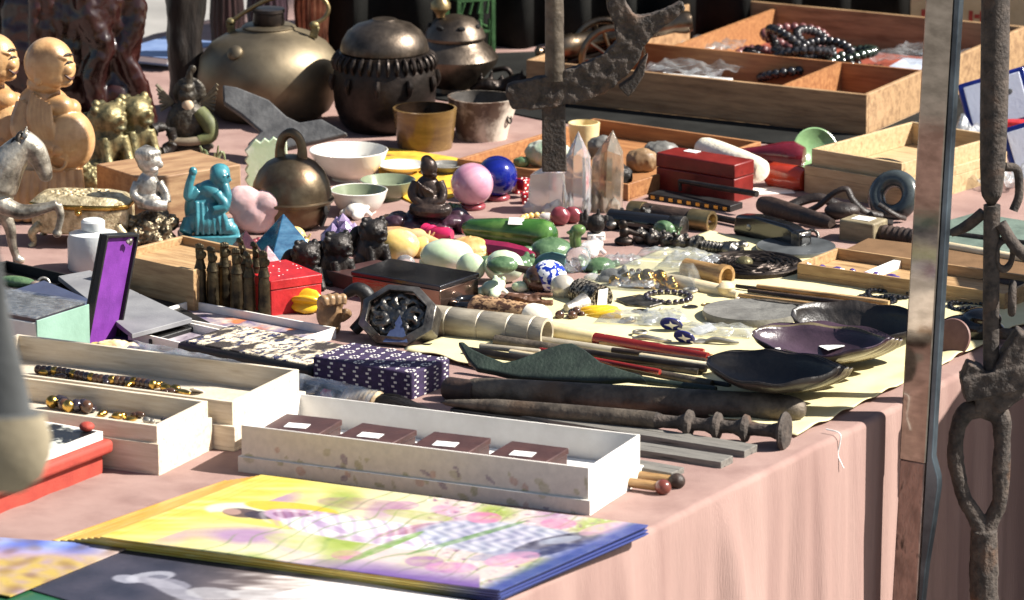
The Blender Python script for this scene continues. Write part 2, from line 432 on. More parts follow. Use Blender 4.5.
CRYS = M('clear_quartz', (250, 250, 250), (244, 246, 248), rough=.05, trans=.85, sss=.15, ior=1.5, bump=.25, bsc=60, sc=30, rvar=.04)
MILK = M('milky_quartz', (244, 242, 240), (236, 232, 230), rough=.1, trans=.55, ior=1.5, bump=.3, bsc=60, sc=40, sss=.3)
SMOK = M('smoky_quartz', (238, 228, 210), (172, 148, 118), rough=.05, trans=.78, sss=.1, ior=1.5, bump=.3, bsc=60, sc=26, rvar=.04)
PYRB = M('blue_glass', (50, 122, 164), (20, 72, 118), rough=.12, trans=.35, ior=1.5, sc=40, bump=.15, bsc=80, coat=.4, st=(1, 1, 3))
PYRR = M('plum_glass', (118, 62, 62), (70, 40, 52), rough=.12, trans=.3, ior=1.5, sc=40, bump=.15, coat=.4)
BLK = M('black_leather', (30, 28, 28), (18, 17, 17), rough=.5, bump=.25, bsc=350, sc=40)
BLKG = M('black_gloss', (24, 24, 26), (14, 14, 16), rough=.15, bump=.06, sc=30, coat=.5)
LEAB = M('brown_leather', (66, 48, 38), (38, 28, 24), rough=.55, bump=.5, bsc=220, sc=50)
GREENL = M('green_leather', (36, 50, 40), (22, 32, 26), rough=.5, bump=.35, bsc=260, sc=40)
SLATE = M('slate', (92, 92, 92), (62, 62, 63), rough=.55, sc=30, bump=.4, bsc=160)
STONEG = M('grey_stone', (120, 118, 112), (92, 90, 86), rough=.5, sc=50, bump=.3, bsc=220)
RINGS = M('dark_jade_ring', (72, 80, 80), (46, 52, 54), rough=.25, sc=24, bump=.15, coat=.4)
VELV = M('purple_lining', (118, 40, 150), (96, 28, 126), rough=.7, sc=30, bump=.2, bsc=500)
NAVY = M('navy_card', (62, 72, 100), (48, 56, 82), rough=.55, sc=20, bump=.2, bsc=400)
GREYC = M('grey_card', (128, 128, 130), (108, 108, 112), rough=.6, sc=20, bump=.15, bsc=400)
BLUEP = M('blue_plastic', (20, 40, 140), (14, 28, 104), rough=.3, coat=.3)
PALEB = M('pale_blue_lining', (206, 212, 226), (186, 194, 214), rough=.7, sc=14)
MINT = M('mint_card', (128, 166, 148), (112, 148, 130), rough=.5, sc=20)
BONE = M('bone', (224, 208, 172), (196, 172, 128), rough=.4, sc=30, bump=.2, st=(.6, 3, 3))
BONEG = M('grey_bone', (186, 174, 150), (128, 116, 98), rough=.35, sc=22, bump=.2, bsc=150, st=(.7, 2, 2), coat=.2)
CREAM = M('cream_glaze', (232, 212, 158), (222, 196, 136), rough=.3, coat=.3)
GREENG = M('green_glaze', (128, 166, 112), (104, 144, 92), rough=.2, coat=.4)
MAROON = M('maroon_glaze', (112, 24, 38), (84, 16, 26), rough=.22, coat=.4)
REDO = M('red_lacquered_wood', (150, 34, 26), (114, 22, 18), rough=.22, coat=.4, sc=20, st=(1, 8, 8))
BROWNL = M('brown_box', (78, 48, 44), (60, 36, 34), rough=.5, bump=.2, bsc=260)
FELT = M('brown_felt', (122, 92, 64), (104, 78, 54), rough=.95, sc=30, bump=.3, bsc=600, spec=.1)
SHELL = M('purple_shell', (84, 62, 78), (48, 36, 44), rough=.25, coat=.35, sc=8, bump=.2, c3=(120, 40, 70), sc3=14, lo3=.6, hi3=.75)
HORN = M('black_horn', (44, 38, 35), (24, 21, 20), rough=.38, coat=.15, sc=30, bump=.6, bsc=120)
HORNB = M('horn_back', (130, 116, 84), (48, 41, 33), rough=.25, coat=.4, sc=14, bump=.15)
FILM = film('clear_film')
FILM2 = film('clear_film_thick', amount=.4, bump=.9, bsc=40)
FILMB = film('blister_plastic', amount=.14, bump=.2, bsc=30)
PRINT = M('printed_paper', (226, 226, 226), (216, 216, 216), rough=.32, attr=True, sc=200, bump=.03, coat=.1)
PRINTM = M('printed_card', (255, 255, 255), (240, 240, 240), rough=.6, attr=True, sc=120, bump=.06)
HAIR = M('black_hair', (36, 30, 28), (16, 14, 14), rough=.5, sc=60, st=(1, 20, 20), bump=.8, bsc=100)
BAMB = M('bamboo', (178, 138, 84), (124, 88, 48), rough=.45, sc=26, st=(1, 8, 8), bump=.2, coat=.15)
GREENM = M('green_paint', (62, 104, 56), (40, 72, 38), rough=.5, metal=.2, sc=50, bump=.4)
PORB = M('blue_white_glaze', (236, 238, 244), (24, 52, 168), rough=.15, coat=.5, sc=150, lo=.485, hi=.52, det=1, bump=0)

# ================================================================ ground, table, cloths
def sheet(name, out, z, mat, kind=None):
    bm = MB(1); bm.slab(out, z - .02, z)
    o = link(name, bm, mat); return o
g = bpy.data.meshes.new('ground'); g.from_pydata([(-120, -120, -.75), (120, -120, -.75), (120, 160, -.75), (-120, 160, -.75)], [], [(0, 1, 2, 3)])
g.materials.append(ASPH); go = bpy.data.objects.new('ground', g); COL.objects.link(go); tag(go, kind='structure')

A0, A1, BD = -1.0, 4.6, (at(150, 36) - E0).dot(EV)                             # table extents along and across its long edge
t = T('market_table', 'long trestle table hidden under the pink cloth', 'table', loc=ab((A0 + A1) / 2, BD / 2, -.75), eul=(0, 0, EANG), u=1)
hl, hw = (A1 - A0) / 2 - .04, BD / 2 - .04
t.put('table_top', t.mb().box((0, 0, .725), (hl * 2, hw * 2, .03)), WOODB)
for sx in (-1, 0, 1):
    for sy in (-1, 1): t.put('leg', t.mb().box((sx * (hl - .1), sy * (hw - .1), .355), (.05, .05, .71)), WOODB)

def cloth():
    bm = bmesh.new()
    prof = []                                           # (across, height, hang amount)
    for i in range(0, 31): prof.append((-BD / 1 * (1 - i / 30) ** 1.0 + 0, 0, 0))
    prof = [(BD * (1 - (i / 34) ** .8), 0.0, 0.0) for i in range(34)]
    for k in range(6):
        a = k / 5 * math.pi / 2
        prof.append((-.006 * math.sin(a), -.006 * (1 - math.cos(a)), 0))
    for k in range(1, 26): prof.append((-.006, -.006 - k * .027, k / 25))
    AG = (at(700, 492) - E0).dot(EU); na = 700
    rows = []
    for i in range(na + 1):
        a = A0 + (A1 - A0) * i / na
        row = []
        for (b, z, hg) in prof:
            n = mnoise.noise(Vector((a * 3.1, 0, 1))) + .6 * mnoise.noise(Vector((a * 7.5, z * 1.2, 4)))
            fold = hg ** .8 * (.026 * math.sin(a * 17 + 1.5 * mnoise.noise(Vector((a * 2, 0, 9))) * 3) * (.5 + .5 * n) + .025 * n + .012)
            fold += hg ** .5 * (.010 * mnoise.noise(Vector((a * 26, z * 1.5, 11))) + .004 * math.sin(a * 120 + 9 * mnoise.noise(Vector((a * 5, 0, 3))))) + .028 * hg ** .35 * math.exp(-((a - AG - .16 * hg) / (.022 + .06 * hg)) ** 2)
            zz = z + (0.0015 * mnoise.noise(Vector((a * 9, b * 9, 2))) + .0012 * mnoise.noise(Vector((a * 30, b * 24, 5))) if hg == 0 else 0)
            p = ab(a, b - max(-.01, fold + hg * .006 * mnoise.noise(Vector((a * 34, z * 3, 8)))), zz)
            row.append(bm.verts.new(p))
        rows.append(row)
    for i in range(na):
        for j in range(len(prof) - 1): bm.faces.new((rows[i][j], rows[i + 1][j], rows[i + 1][j + 1], rows[i][j + 1]))
    bmesh.ops.recalc_face_normals(bm, faces=bm.faces[:])
    me = bpy.data.meshes.new('tablecloth'); bm.to_mesh(me); bm.free(); me.materials.append(CLOTH)
    for p in me.polygons: p.use_smooth = True
    o = bpy.data.objects.new('tablecloth', me); COL.objects.link(o)
    o.modifiers.new('s', 'SOLIDIFY').thickness = .0012
    o.modifiers['s'].offset = -1
    return tag(o, 'faded pink cloth covering the table and hanging down its side in folds', 'tablecloth')
cloth()

def yellow():
    n = at(797, 436, .004); x = at(405, 352, .004) - n; y = EU * (at(642, 222, .004) - n - x).dot(EU)
    bm = bmesh.new(); K = 130; g = []
    for j in range(K + 1):
        row = []
        for i in range(K + 1):
            p = n + x * (i / K) + y * (j / K)
            p = p + EU * .010 * mnoise.noise(Vector((i * .05, 3, 1))) * (1 if j == 0 else 0)
            q = abs(mnoise.noise(Vector((p.x * 9, p.y * 9, 1)))); q2 = abs(mnoise.noise(Vector((p.x * 24 + 3, p.y * 24, 5))))
            z = .0036 + .0026 * (.5 - q) + .0012 * (.5 - q2)
            e = min(i, j * 1.0) / K
            z += .006 * max(0, 1 - e * 22) * max(0, mnoise.noise(p * 25) + .25)
            row.append(bm.verts.new((p.x, p.y, max(.0022, z))))
        g.append(row)
    for j in range(K):
        for i in range(K): bm.faces.new((g[j][i], g[j][i + 1], g[j + 1][i + 1], g[j + 1][i]))
    bmesh.ops.recalc_face_normals(bm, faces=bm.faces[:])
    me = bpy.data.meshes.new('yellow_sheet'); bm.to_mesh(me); bm.free(); me.materials.append(YEL)
    for p in me.polygons: p.use_smooth = True
    o = bpy.data.objects.new('yellow_sheet', me); COL.objects.link(o)
    o.modifiers.new('s', 'SOLIDIFY').thickness = .0008
    return tag(o, 'creased pale yellow paper sheet spread over the pink tablecloth under the iron tools', 'paper sheet')
yellow()
# ================================================================ near the camera: posters, boxes
def g2(px, py, x, y, rx, ry, ang=0):
    c, s = math.cos(R(ang)), math.sin(R(ang)); dx, dy = px - x, py - y
    u, v = (dx * c + dy * s) / rx, (-dx * s + dy * c) / ry
    return u * u + v * v
def soft(d, e=.5):
    e *= .35
    return max(0, min(1, (1 + e - d) / e)) if d > 1 else 1.0
def nz(px, py, s, k=0): return mnoise.noise(Vector((px * s, py * s * 2.5, k)))

def deity(px, py):
    s = ((px - 52) * .78 + (530 - py) * .0) ; s = (px - 52 - (530 - py) * 2.9 * 1.0) / 448
    c = (252, 214, 52)
    c = mixc(c, (255, 238, 120), .5 + 1.1 * nz(px * .35, py * 2.2, .05, 1))
    c = mixc(c, (250, 240, 176), (s - .22) / .3)
    c = mixc(c, (236, 214, 206), (s - .52) / .3)
    gy = nz(px, py, .016, 5)
    if s > .3: c = mixc(c, (170, 192, 70), max(0, gy - .12) * 2.4); c = mixc(c, (196, 150, 190), max(0, -gy - .1) * 2.6)
    # halo, head, robe, lap, lotus
    for (x, y, rx, ry, a, col, op) in [
        (268, 514, 62, 9, 5, (250, 250, 240), .8), (292, 509, 46, 5.5, 6, (246, 208, 40), 1), (262, 522, 52, 5, 9, (250, 222, 80), .9),
        (243, 513.5, 20, 4.4, 5, (92, 62, 58), .9), (262, 516, 17, 4, 4, (60, 40, 50), .95), (232, 512, 9, 3, 5, (208, 160, 140), .9),
        (318, 521, 52, 8.5, 8, (224, 176, 206), .95), (300, 518, 26, 4, 8, (150, 84, 130), .8), (345, 522, 30, 4, 10, (250, 244, 250), .9),
        (352, 532, 66, 10, 8, (250, 248, 250), .95), (398, 536, 54, 12, 8, (246, 244, 252), .95), (408, 531, 30, 3.4, -12, (196, 120, 150), .7),
        (372, 541, 40, 3, 4, (206, 170, 200), .7), (424, 529, 22, 3, -14, (170, 96, 120), .6), (330, 528, 22, 3, 18, (190, 150, 200), .7)]:
        d = g2(px, py, x, y, rx, ry, a)
        if d < 1.5: c = mixc(c, col, op * soft(d))
    # finer drawing: robe folds, leaf stalks, petal rims, streaks for the fanned page edges
    q = (px - 300) * .94 + (py - 515) * -.3; w = math.sin(q * .42 + 3 * nz(px, py, .03, 4)) 
    if g2(px, py, 352, 529, 96, 13, 8) < 1: c = mixc(c, (186, 150, 196) if w > 0 else (255, 252, 252), min(1, abs(w)) * .45)
    if s < .2: c = mixc(c, (236, 170, 30), max(0, math.sin((py - 530 + (px - 52) * .34) * 1.7 + 4 * nz(px, py, .02, 3))) * .28)
    if s > .45:
        w = math.sin((px + py * 2.2) * .21 + 5 * nz(px, py, .02, 6)); c = mixc(c, (116, 150, 70), max(0, w - .86) * 4 * .8)
        w = nz(px * 1.4, py * 1.6, .11, 14); c = mixc(c, (250, 246, 250), max(0, w - .2) * 1.4 * (px > 430)); c = mixc(c, (150, 90, 140), max(0, -w - .22) * 1.4 * (px > 430))
    d = g2(px, py, 508, 540, 84, 16, 5)                  # lotus seat: pale lilac with darker gaps between the petal rows
    if d < 1.5:
        v = .5 + .5 * math.sin((px - 430) * .34 + 1.3 * math.sin(py * .5)) * math.sin((py - 520 - (px - 430) * .12) * .62)
        c = mixc(c, mixc((146, 154, 188), (222, 224, 240), v * 1.15), soft(d, .8) * .85)
    for (x, y, rx, ry, a, col, op) in [
        (556, 545, 44, 8, -12, (66, 62, 84), .85), (548, 552, 26, 4, -14, (44, 52, 104), .85), (505, 556, 34, 4, -6, (150, 150, 190), .7), (560, 541, 20, 3, -8, (198, 206, 226), .8),
        (486, 518, 17, 5.5, 0, (232, 130, 176), .9), (560, 524, 17, 5, 0, (236, 140, 184), .9), (350, 556, 15, 4.4, 0, (226, 130, 180), .8),
        (426, 562, 18, 5, 0, (186, 124, 186), .85), (512, 560, 26, 6, -8, (238, 160, 200), .85), (452, 568, 24, 5, 0, (230, 150, 206), .8), (604, 529, 24, 5, -12, (240, 176, 206), .85),
        (448, 510, 14, 4, 0, (240, 170, 200), .8), (405, 506, 16, 4, 0, (206, 140, 190), .7), (386, 548, 40, 3, -22, (120, 172, 60), .8), (470, 538, 60, 2, -16, (96, 150, 60), .7),
        (366, 505, 46, 6, 4, (170, 110, 150), .45), (420, 516, 34, 4, 6, (182, 196, 80), .6), (312, 546, 44, 7, 10, (206, 216, 110), .6), (560, 562, 40, 3, -24, (130, 176, 80), .7)]:
        d = g2(px, py, x, y, rx, ry, a)
        if d < 1.5: c = mixc(c, col, op * soft(d, .7) * (.75 + .5 * nz(px, py, .11, 3)))
    t = (px - 500) * .4386 + (py - 590)                  # distance to the near short edge
    if t > -14 and px > 440: c = mixc(c, (60, 78, 170), min(1, (t + 14) / 9) * .9)
    if py > 560 and px < 480:
        e = py - (530 + (px - 52) * .134)
        if e > -14: c = mixc(c, (132, 96, 176), (e + 14) / 12 * max(0, min(1, (px - 280) / 100)))
    c = mixc(c, (255, 250, 236), .04 + .12 * nz(px * .6, py * 1.6, .09, 12))
    c = tuple(v * .93 for v in c)
    return c
A_, B_, C_, D_ = (52, 530), (500, 590), (648, 525), (225, 470)
YP_LAB = ['lowest yellow edged print under the fanned stack of deity posters', 'yellow edged print, second from the bottom of the fanned stack', 'yellow edged print, third from the bottom of the fanned stack', 'yellow edged print, fourth from the bottom of the fanned stack',
          'yellow edged print, third below the topmost deity poster', 'yellow edged print, second below the topmost deity poster', 'yellow edged print just beneath the topmost deity poster', 'glossy yellow deity poster with pink lotus flowers, topmost of its stack']
for k in range(8):                                       # a fanned stack of the same print; the lower ones show their yellow edges
    f = (k / 7) ** .9; j = (k * 37 % 5 - 2)
    lp = lambda p, q, f=f: (p[0] + (q[0] - p[0]) * f, p[1] + (q[1] - p[1]) * f)
    a_, d_ = lp(A_, (100, 536.5)), lp(D_, (261, 474.5)); b_ = (B_[0] - 1 + .9 * j, B_[1] - .2 * j); c_ = (C_[0] - 1 + .9 * j, C_[1] + .2 * j)
    hh = .0052 + k * .0018; a_, b_, c_, d_ = [(x, y + (7 - k) * 1.45) for x, y in (a_, b_, c_, d_)]
    if k == 7: o = painted('poster', (a_, B_, C_, d_), hh + .0006, .0012, deity, PRINT, 560, 210, .0014)
    else: o = painted('poster', (a_, b_, c_, d_), hh, .0013, lambda x, y, k=k, a_=a_, d_=d_: mixc((206, 140, 40), mixc(mixc(((248, 206, 60), (252, 224, 96), (238, 186, 50), (250, 214, 70))[k % 4], (255, 240, 150), nz(x, y, .05, k) + .2), (70, 84, 160), max(0, (x - 420) / 60)), abs((x - a_[0]) * (d_[1] - a_[1]) - (y - a_[1]) * (d_[0] - a_[0])) / 400), PRINT, 160, 40, .0006)
    tag(o, YP_LAB[k], 'poster', 'fanned stack of deity posters')

def darkhand(px, py):
    c = mixc((38, 40, 56), (58, 56, 70), .5 + nz(px, py, .03, 2))
    t = (px - 170 + (py - 570) * 1.2) / 260
    c = mixc(c, (150, 122, 100), t * 1.2); c = mixc(c, (232, 226, 222), (t - .28 + .35 * nz(px * .5, py * 2.4, .06, 8)) * 2.0)
    for (x, y, rx, ry, a, col, op) in [(128, 580, 14, 4, 4, (150, 150, 162), .8), (152, 578, 24, 5, -6, (158, 158, 168), .8), (166, 584, 26, 5, 8, (128, 126, 138), .8), (160, 578, 10, 2, 0, (84, 84, 98), .8),
                                    (178, 592, 30, 6, 22, (140, 138, 148), .8), (215, 595, 26, 6, 4, (160, 158, 162), .7), (270, 597, 40, 6, 2, (170, 166, 166), .7), (330, 590, 50, 5, -8, (240, 232, 226), .7)]:
        d = g2(px, py, x, y, rx, ry, a)
        if d < 1.5: c = mixc(c, col, op * soft(d))
    return c
o = painted('poster', [(20, 586), (300, 668), (470, 600), (135, 545)], .0052, .0012, darkhand, PRINTM, 160, 90, .0006)
tag(o, 'dark navy print of a pale sculpted hand half under the yellow posters', 'poster')
def colourful(px, py):
    c = mixc((66, 92, 196), (150, 176, 240), .5 + 1.3 * nz(px, py, .03, 1))
    c = mixc(c, (196, 150, 176), max(0, min(1, (py - 544 - .05 * px) / 10)) * .8)
    c = mixc(c, (206, 172, 70), max(0, min(1, (py - 553) / 8)) * max(0, .75 + .8 * nz(px, py, .07, 2)))
    c = mixc(c, (232, 206, 196), (px - 70) / 50)
    c = mixc(c, (120, 80, 50), max(0, nz(px, py, .05, 6)) * .9)
    return c
o = painted('poster', [(-90, 575), (10, 596), (132, 546), (-6, 537)], .0072, .0012, colourful, PRINT, 90, 50, .0006)
tag(o, 'glossy print with blue sky over gold patterns beside the dark hand print', 'poster')
o = painted('poster', [(-60, 600), (60, 640), (120, 607), (14, 578)], .0036, .0009, lambda a, b: mixc((34, 92, 58), (50, 116, 76), .5 + nz(a, b, .05)), PRINT, 10, 10)
tag(o, 'plain green print whose corner shows under the dark hand print', 'poster')

# ---- floral box with four small brown boxes
def floral(W_, H_, seed):
    rnd = random.Random(seed); sp = []
    for _ in range(int(W_ / 9)):
        sp.append((rnd.uniform(0, W_), rnd.uniform(0, H_), rnd.uniform(1.2, 5.0), rnd.uniform(1.8, 7.4), rnd.uniform(0, 90), rnd.choice([(142, 142, 82), (156, 150, 92), (196, 140, 112), (112, 88, 112), (176, 168, 120)])))
    def f(x, y):
        c = (226, 216, 196)
        for (a, b, rx, ry, an, col) in sp:
            d = g2(x, y, a, b, rx, ry, an)
            if d < 1.3: c = mixc(c, col, .55 * soft(d, .4) * (.6 + .8 * abs(nz(x, y, .4, 3))))
        return c
    return f
def paintbox(t, mb, name, fn, mat, **k):                 # colour a box mesh by face: long faces get fn(x, z), others plain
    lay = mb.bm.verts.layers.float_color.new('Col')
    bmesh.ops.recalc_face_normals(mb.bm, faces=mb.bm.faces[:])
    bmesh.ops.split_edges(mb.bm, edges=mb.bm.edges[:])
    for f in mb.bm.faces:
        for v in f.verts:
            v[lay] = (*lin(fn(f.normal, v.co)), 1)
    return t.put(name, mb, mat, **k)
def dense_panel(mb, x0, x1, y, z0, z1, st=1.6):          # a finely divided face at constant y
    nx, nz_ = max(1, int((x1 - x0) / st)), max(1, int((z1 - z0) / st))
    vs = [(x0 + (x1 - x0) * i / nx, y, z0 + (z1 - z0) * j / nz_) for j in range(nz_ + 1) for i in range(nx + 1)]
    fs = [(j * (nx + 1) + i, j * (nx + 1) + i + 1, (j + 1) * (nx + 1) + i + 1, (j + 1) * (nx + 1) + i) for j in range(nz_) for i in range(nx)]
    mb.add(vs, fs)

t = BX('floral_box', 'open white cardboard box with faded flower print holding four small brown boxes', 'box', (238, 472), (590, 517), (652, 482))
L, D = t.L, t.D
m = t.mb(); tray(m, L, D, 17, 2.5, fl=3); t.put('lid', m, WHITE, bevel=.5)           # the upturned lid below
m = t.mb(); tray(m, L - 6, D - 6, 42, 2, fl=2, x0=3, y0=3, z0=8); t.put('box_body', m, WHITE, bevel=.4); t.put('tissue_lining', t.mb().b2(6, L - 6, 6, D - 6, 10.4, 17.6), PAPER, bevel=1)
for nm, x0, x1, y, z0, z1, sd in (('floral_print', 0.6, L - .6, -.25, .6, 16.6, 3), ('floral_print', 3.6, L - 3.6, 2.75, 17.6, 49.6, 5)):
    m = t.mb(); dense_panel(m, x0, x1, y, z0, z1); lay = m.bm.verts.layers.float_color.new('Col'); ff = floral(L, 34, sd)
    for v in m.bm.verts: v[lay] = (*lin(ff(v.co.x, v.co.z)), 1)
    t.put(nm, m, PRINTM)
fb = t
names = ['small brown box with white tag tucked at the far end of the floral box', 'small brown box with white tag, second from the pale wooden boxes',
         'small brown box with white tag in the middle of the floral box, third along', 'small brown box with white tag beside the sunlit end wall of the floral box']
for k in range(4):
    x0 = 6 + k * 86 + (0 if k else 2); wd = 62
    M4 = Matrix.Translation(fb.loc) @ Euler(fb.eul).to_matrix().to_4x4()
    p = M4 @ (Vector((x0 + 4, 32, 18)) * fb.u)
    q = T('small_box', names[k], 'box', loc=p, eul=(0, 0, fb.eul[2] + R((2, -2, 1, -1)[k])), u=fb.u, group='small brown boxes in the floral box')
    q.put('box_body', q.mb().b2(0, wd, 0, 62, 0, 15), BROWNL, bevel=1)
    q.put('lid', q.mb().b2(-1.2, wd + 1.2, -1.2, 63.2, 15.2, 22), BROWNL, bevel=1.2)
    q.put('clasp', q.mb().box((wd + 2, 32, 8), (3, 8, 8)).ring((wd + 3, 32, 6), 4, 1.2, (0, 90, 0), 16, 6), BROWNL)
    sticker(q, 30, 22, 22.4, 24, 17, (0, 0, 6))

# ---- the two pale wooden boxes, each standing in its upturned lid
def woodbox(lab, B, A, C, hl, hb, inset, grp):
    t = BX('wooden_box', lab, 'box', B, A, C, group=grp); L, D = t.L, t.D
    m = t.mb(); tray(m, L, D, hl, inset - .4, fl=4); t.put('lid', m, WOODP, bevel=.6)
    z_ = hl * .45; m = t.mb(); tray(m, L - 2 * inset, D - 2 * inset, hl + hb - z_, 4.5, fl=3, x0=inset, y0=inset, z0=z_); t.put('box_body', m, WOODP, bevel=.6)
    return t
wb1 = woodbox('longer pale wooden box with beads and a price tag inside, farther of the two', (-60, 412), (235, 452), (308, 416), 26, 24, 5, 'open pale wooden boxes')
wb2 = woodbox('nearer pale wooden box with bead strings beside the terracotta book box', (-60, 447), (159, 477), (231, 452), 34, 18, 3, 'open pale wooden boxes')
for w_, z0, z1 in ((wb1, 14.8, 24.5), (wb2, 18.5, 29.5)): w_.put('tissue_lining', w_.mb().b2(10, w_.L - 16, 10, w_.D - 10, z0, z1), M('tissue', (196, 182, 160), (176, 162, 140), rough=.9, bump=.4), bevel=1.5)
def in_frame(t, x, y, z): return Matrix.Translation(t.loc) @ Euler(t.eul).to_matrix().to_4x4() @ (Vector((x, y, z)) * t.u)
def bead_string(name, lab, t, p0, p1, n, r, mats, wig=4, z=0, group=None):
    q = T(name, lab, 'beads', loc=in_frame(t, *p0), eul=t.eul, u=t.u, group=group)
    per = {}
    for k in range(n):
        f = k / max(1, n - 1); x = (p1[0] - p0[0]) * f; y = (p1[1] - p0[1]) * f + wig * math.sin(f * 9)
        mm = mats[k % len(mats)]
        q.put('bead', q.mb().ell((x, y, r), (r, r, r), seg=10, rings=7), mm)
    return q
BEADB = M('brown_bead', (92, 60, 40), (54, 36, 26), rough=.2, coat=.5)
BEADD = M('dark_bead', (56, 46, 54), (34, 28, 34), rough=.12, coat=.7)
L1, L2 = wb1.L, wb2.L
bead_string('bead_string', 'row of brown and gold beads along the farther pale wooden box', wb1, (62, 94, 25), (200, 92, 25), 24, 5, [BEADB, BEADB, BEADD, GOLD], 3)
bead_string('bead_string', 'cluster of glossy dark and gold beads in the nearer pale wooden box', wb2, (84, 84, 30), (126, 80, 30), 8, 7, [GOLD, BEADD, BEADD, BEADB], 6)
for k in range(14):
    tt = (wb1, wb2)[k % 2]; q = T('trinket', 'small gold and dark trinkets scattered in the pale wooden boxes', 'trinket', loc=in_frame(tt, (120 + k * 9) if k % 2 else (70 + k * 13), (82 if k % 2 else 92) + 9 * math.sin(k * 2), 30 if k % 2 else 25), eul=(0, 0, k * 1.3), u=tt.u, group='trinkets scattered in the wooden boxes')
    q.solo(q.mb().ell((0, 0, 3.4), (6, 4, 3.4)).ell((5, 2, 3), (4, 3, 3)), (GOLD, BEADD, BEADB, GOLD, SILV)[k % 5])
t = T('charm', 'gold charm lying beside the white tag in the farther wooden box', 'charm', loc=in_frame(wb1, 216, 92, 25), eul=wb1.eul, u=wb1.u)
t.solo(t.mb().ell((0, 0, 4), (7, 5, 4)).ell((10, 2, 4), (6, 5, 4)).ell((22, -4, 3), (11, 4, 3), (0, 0, -12)).ell((-5, 4, 4), (5, 4, 4)), GOLD, vox=.9, sm=3)
t = T('price_tag', 'white paper tag standing in the farther pale wooden box', 'tag', loc=in_frame(wb1, 240, 104, 24), eul=(R(62), 0, wb1.eul[2] + R(10)), u=wb1.u)
t.solo(t.mb().prism([(0, 0), (13, -2), (15, 11), (8, 19), (1, 12)], 0, .5, Matrix.Rotation(R(0), 4, 'X')), PAPER)
t = T('charm', 'gold coin shaped charms lying in the nearer pale wooden box', 'charm', loc=in_frame(wb2, 164, 84, 30), eul=wb2.eul, u=wb2.u)
t.solo(t.mb().lathe([(0, 0), (7, 0), (8, 1.5), (7, 4), (0, 5)], seg=20).lathe([(0, 0), (6, 0), (7, 1.5), (5, 3), (0, 3.5)], (15, -3, 0), seg=20), GOLD)

# ---- terracotta book box with a card frame on top
t = BX('book_box', 'terracotta red card box lying like a closed book near the wooden boxes', 'box', (-150, 496), (-16, 522), (111, 475))
L, D = t.L, t.D
t.put('box_body', t.mb().b2(2, L - 2, 2, D - 2, 0, 22), REDC, bevel=1)
t.put('cover', t.mb().b2(-3, L + 7, -3, D + 7, 22.3, 37), REDC, bevel=5, bseg=4)
q = T('photo_card', 'white edged card with dark silhouettes resting on the terracotta box', 'card', loc=in_frame(t, 0, 6, 37.3), eul=t.eul, u=t.u)
q.put('card', q.mb().b2(0, L - 1, 0, D - 8, 0, 9), WHITE, bevel=.5)
q.put('picture', q.mb().b2(4, L - 5, 4, D - 13, 9.1, 9.6), M('card_art', (196, 196, 184), (24, 24, 26), rough=.35, sc=14, lo=.5, hi=.54))
q2 = T('turned_finial', 'small red brown knob lying at the corner of the picture card', 'knob', loc=in_frame(t, L - 14, D - 12, 47), u=t.u)
q2.solo(q2.mb().ell((0, 0, 5), (8, 8, 5)), REDC)

# ---- out-of-focus hanging pouch close to the lens, hung from the stall's rail
P = at_y(4, 493, 2.7)
t = T('hanging_pouch', 'blurred grey pouch with a rounded beige end hanging beside the terracotta box', 'pouch', loc=P, u=mpp(P))
BEIG = M('beige_felt', (146, 134, 108), (124, 112, 88), rough=.9, sc=20, bump=.3)
GRYF = M('grey_felt', (82, 84, 84), (64, 66, 66), rough=.9, sc=20, bump=.3)
t.put('pouch_bottom', t.mb().lathe([(0, 0), (20, 2), (38, 16), (48, 40), (49, 60), (42, 82)], seg=40, sq=(1, .5)), BEIG)
t.put('pouch_body', t.mb().lathe([(41.6, 82.2), (31, 84), (24, 120), (14, 165), (8, 200), (4, 240), (0, 250)], seg=40, sq=(1, .5)), GRYF)
t.put('cord', t.mb().tube([(0, 0, 248), (0, 0, 1000)], 1.6, 8), BLK)

# ---- long rods beside the floral box: slats, carved rod, auger, club
def slat(lab, p, q, w, th, h, mat, grp=None):
    t = RT('wood_strip', lab, 'slat', p, q, h, group=grp)
    return t.solo(t.mb().b2(0, t.L, -w / 2, w / 2, -th / 2, th / 2), mat, bevel=.5)
SLATM = M('grey_slat', (136, 131, 122), (92, 89, 84), rough=.6, sc=30, bump=.4, st=(.5, 8, 8), c3=(50, 48, 46), sc3=30, lo3=.55, hi3=.7)
slat('grey topped wooden ruler strip, longest of the three beside the floral box', (470, 407), (751, 452), 27, 8.5, .0045, SLATM, 'grey slats')
slat('grey topped wooden strip between the longest one and the floral box', (470, 424), (727, 463), 26, 8.5, .0045, SLATM, 'grey slats')
slat('short grey strip ending above the two round knobs by the floral box', (560, 452), (678, 473), 24, 6, .0125, SLATM, 'grey slats')
KN1 = M('knob_red', (120, 56, 44), (84, 38, 32), rough=.25, coat=.4)
for lab, px, py, r, mat in (('red brown round knob sticking out beside the floral box', 662, 487, 8, KN1), ('dark brown round knob under the short grey strip end', 676, 481, 8, LEAB)):
    t = RT('rod_with_knob', lab, 'rod', (px - 70, py - 10), (px, py), .0085)
    t.put('shaft', rodp(t, [(5, 0), (5, .9), (4, .96)]), BAMB)
    t.put('knob', t.mb().ell((t.L + 1, 0, 0), (8.5, 8, 8)), mat)

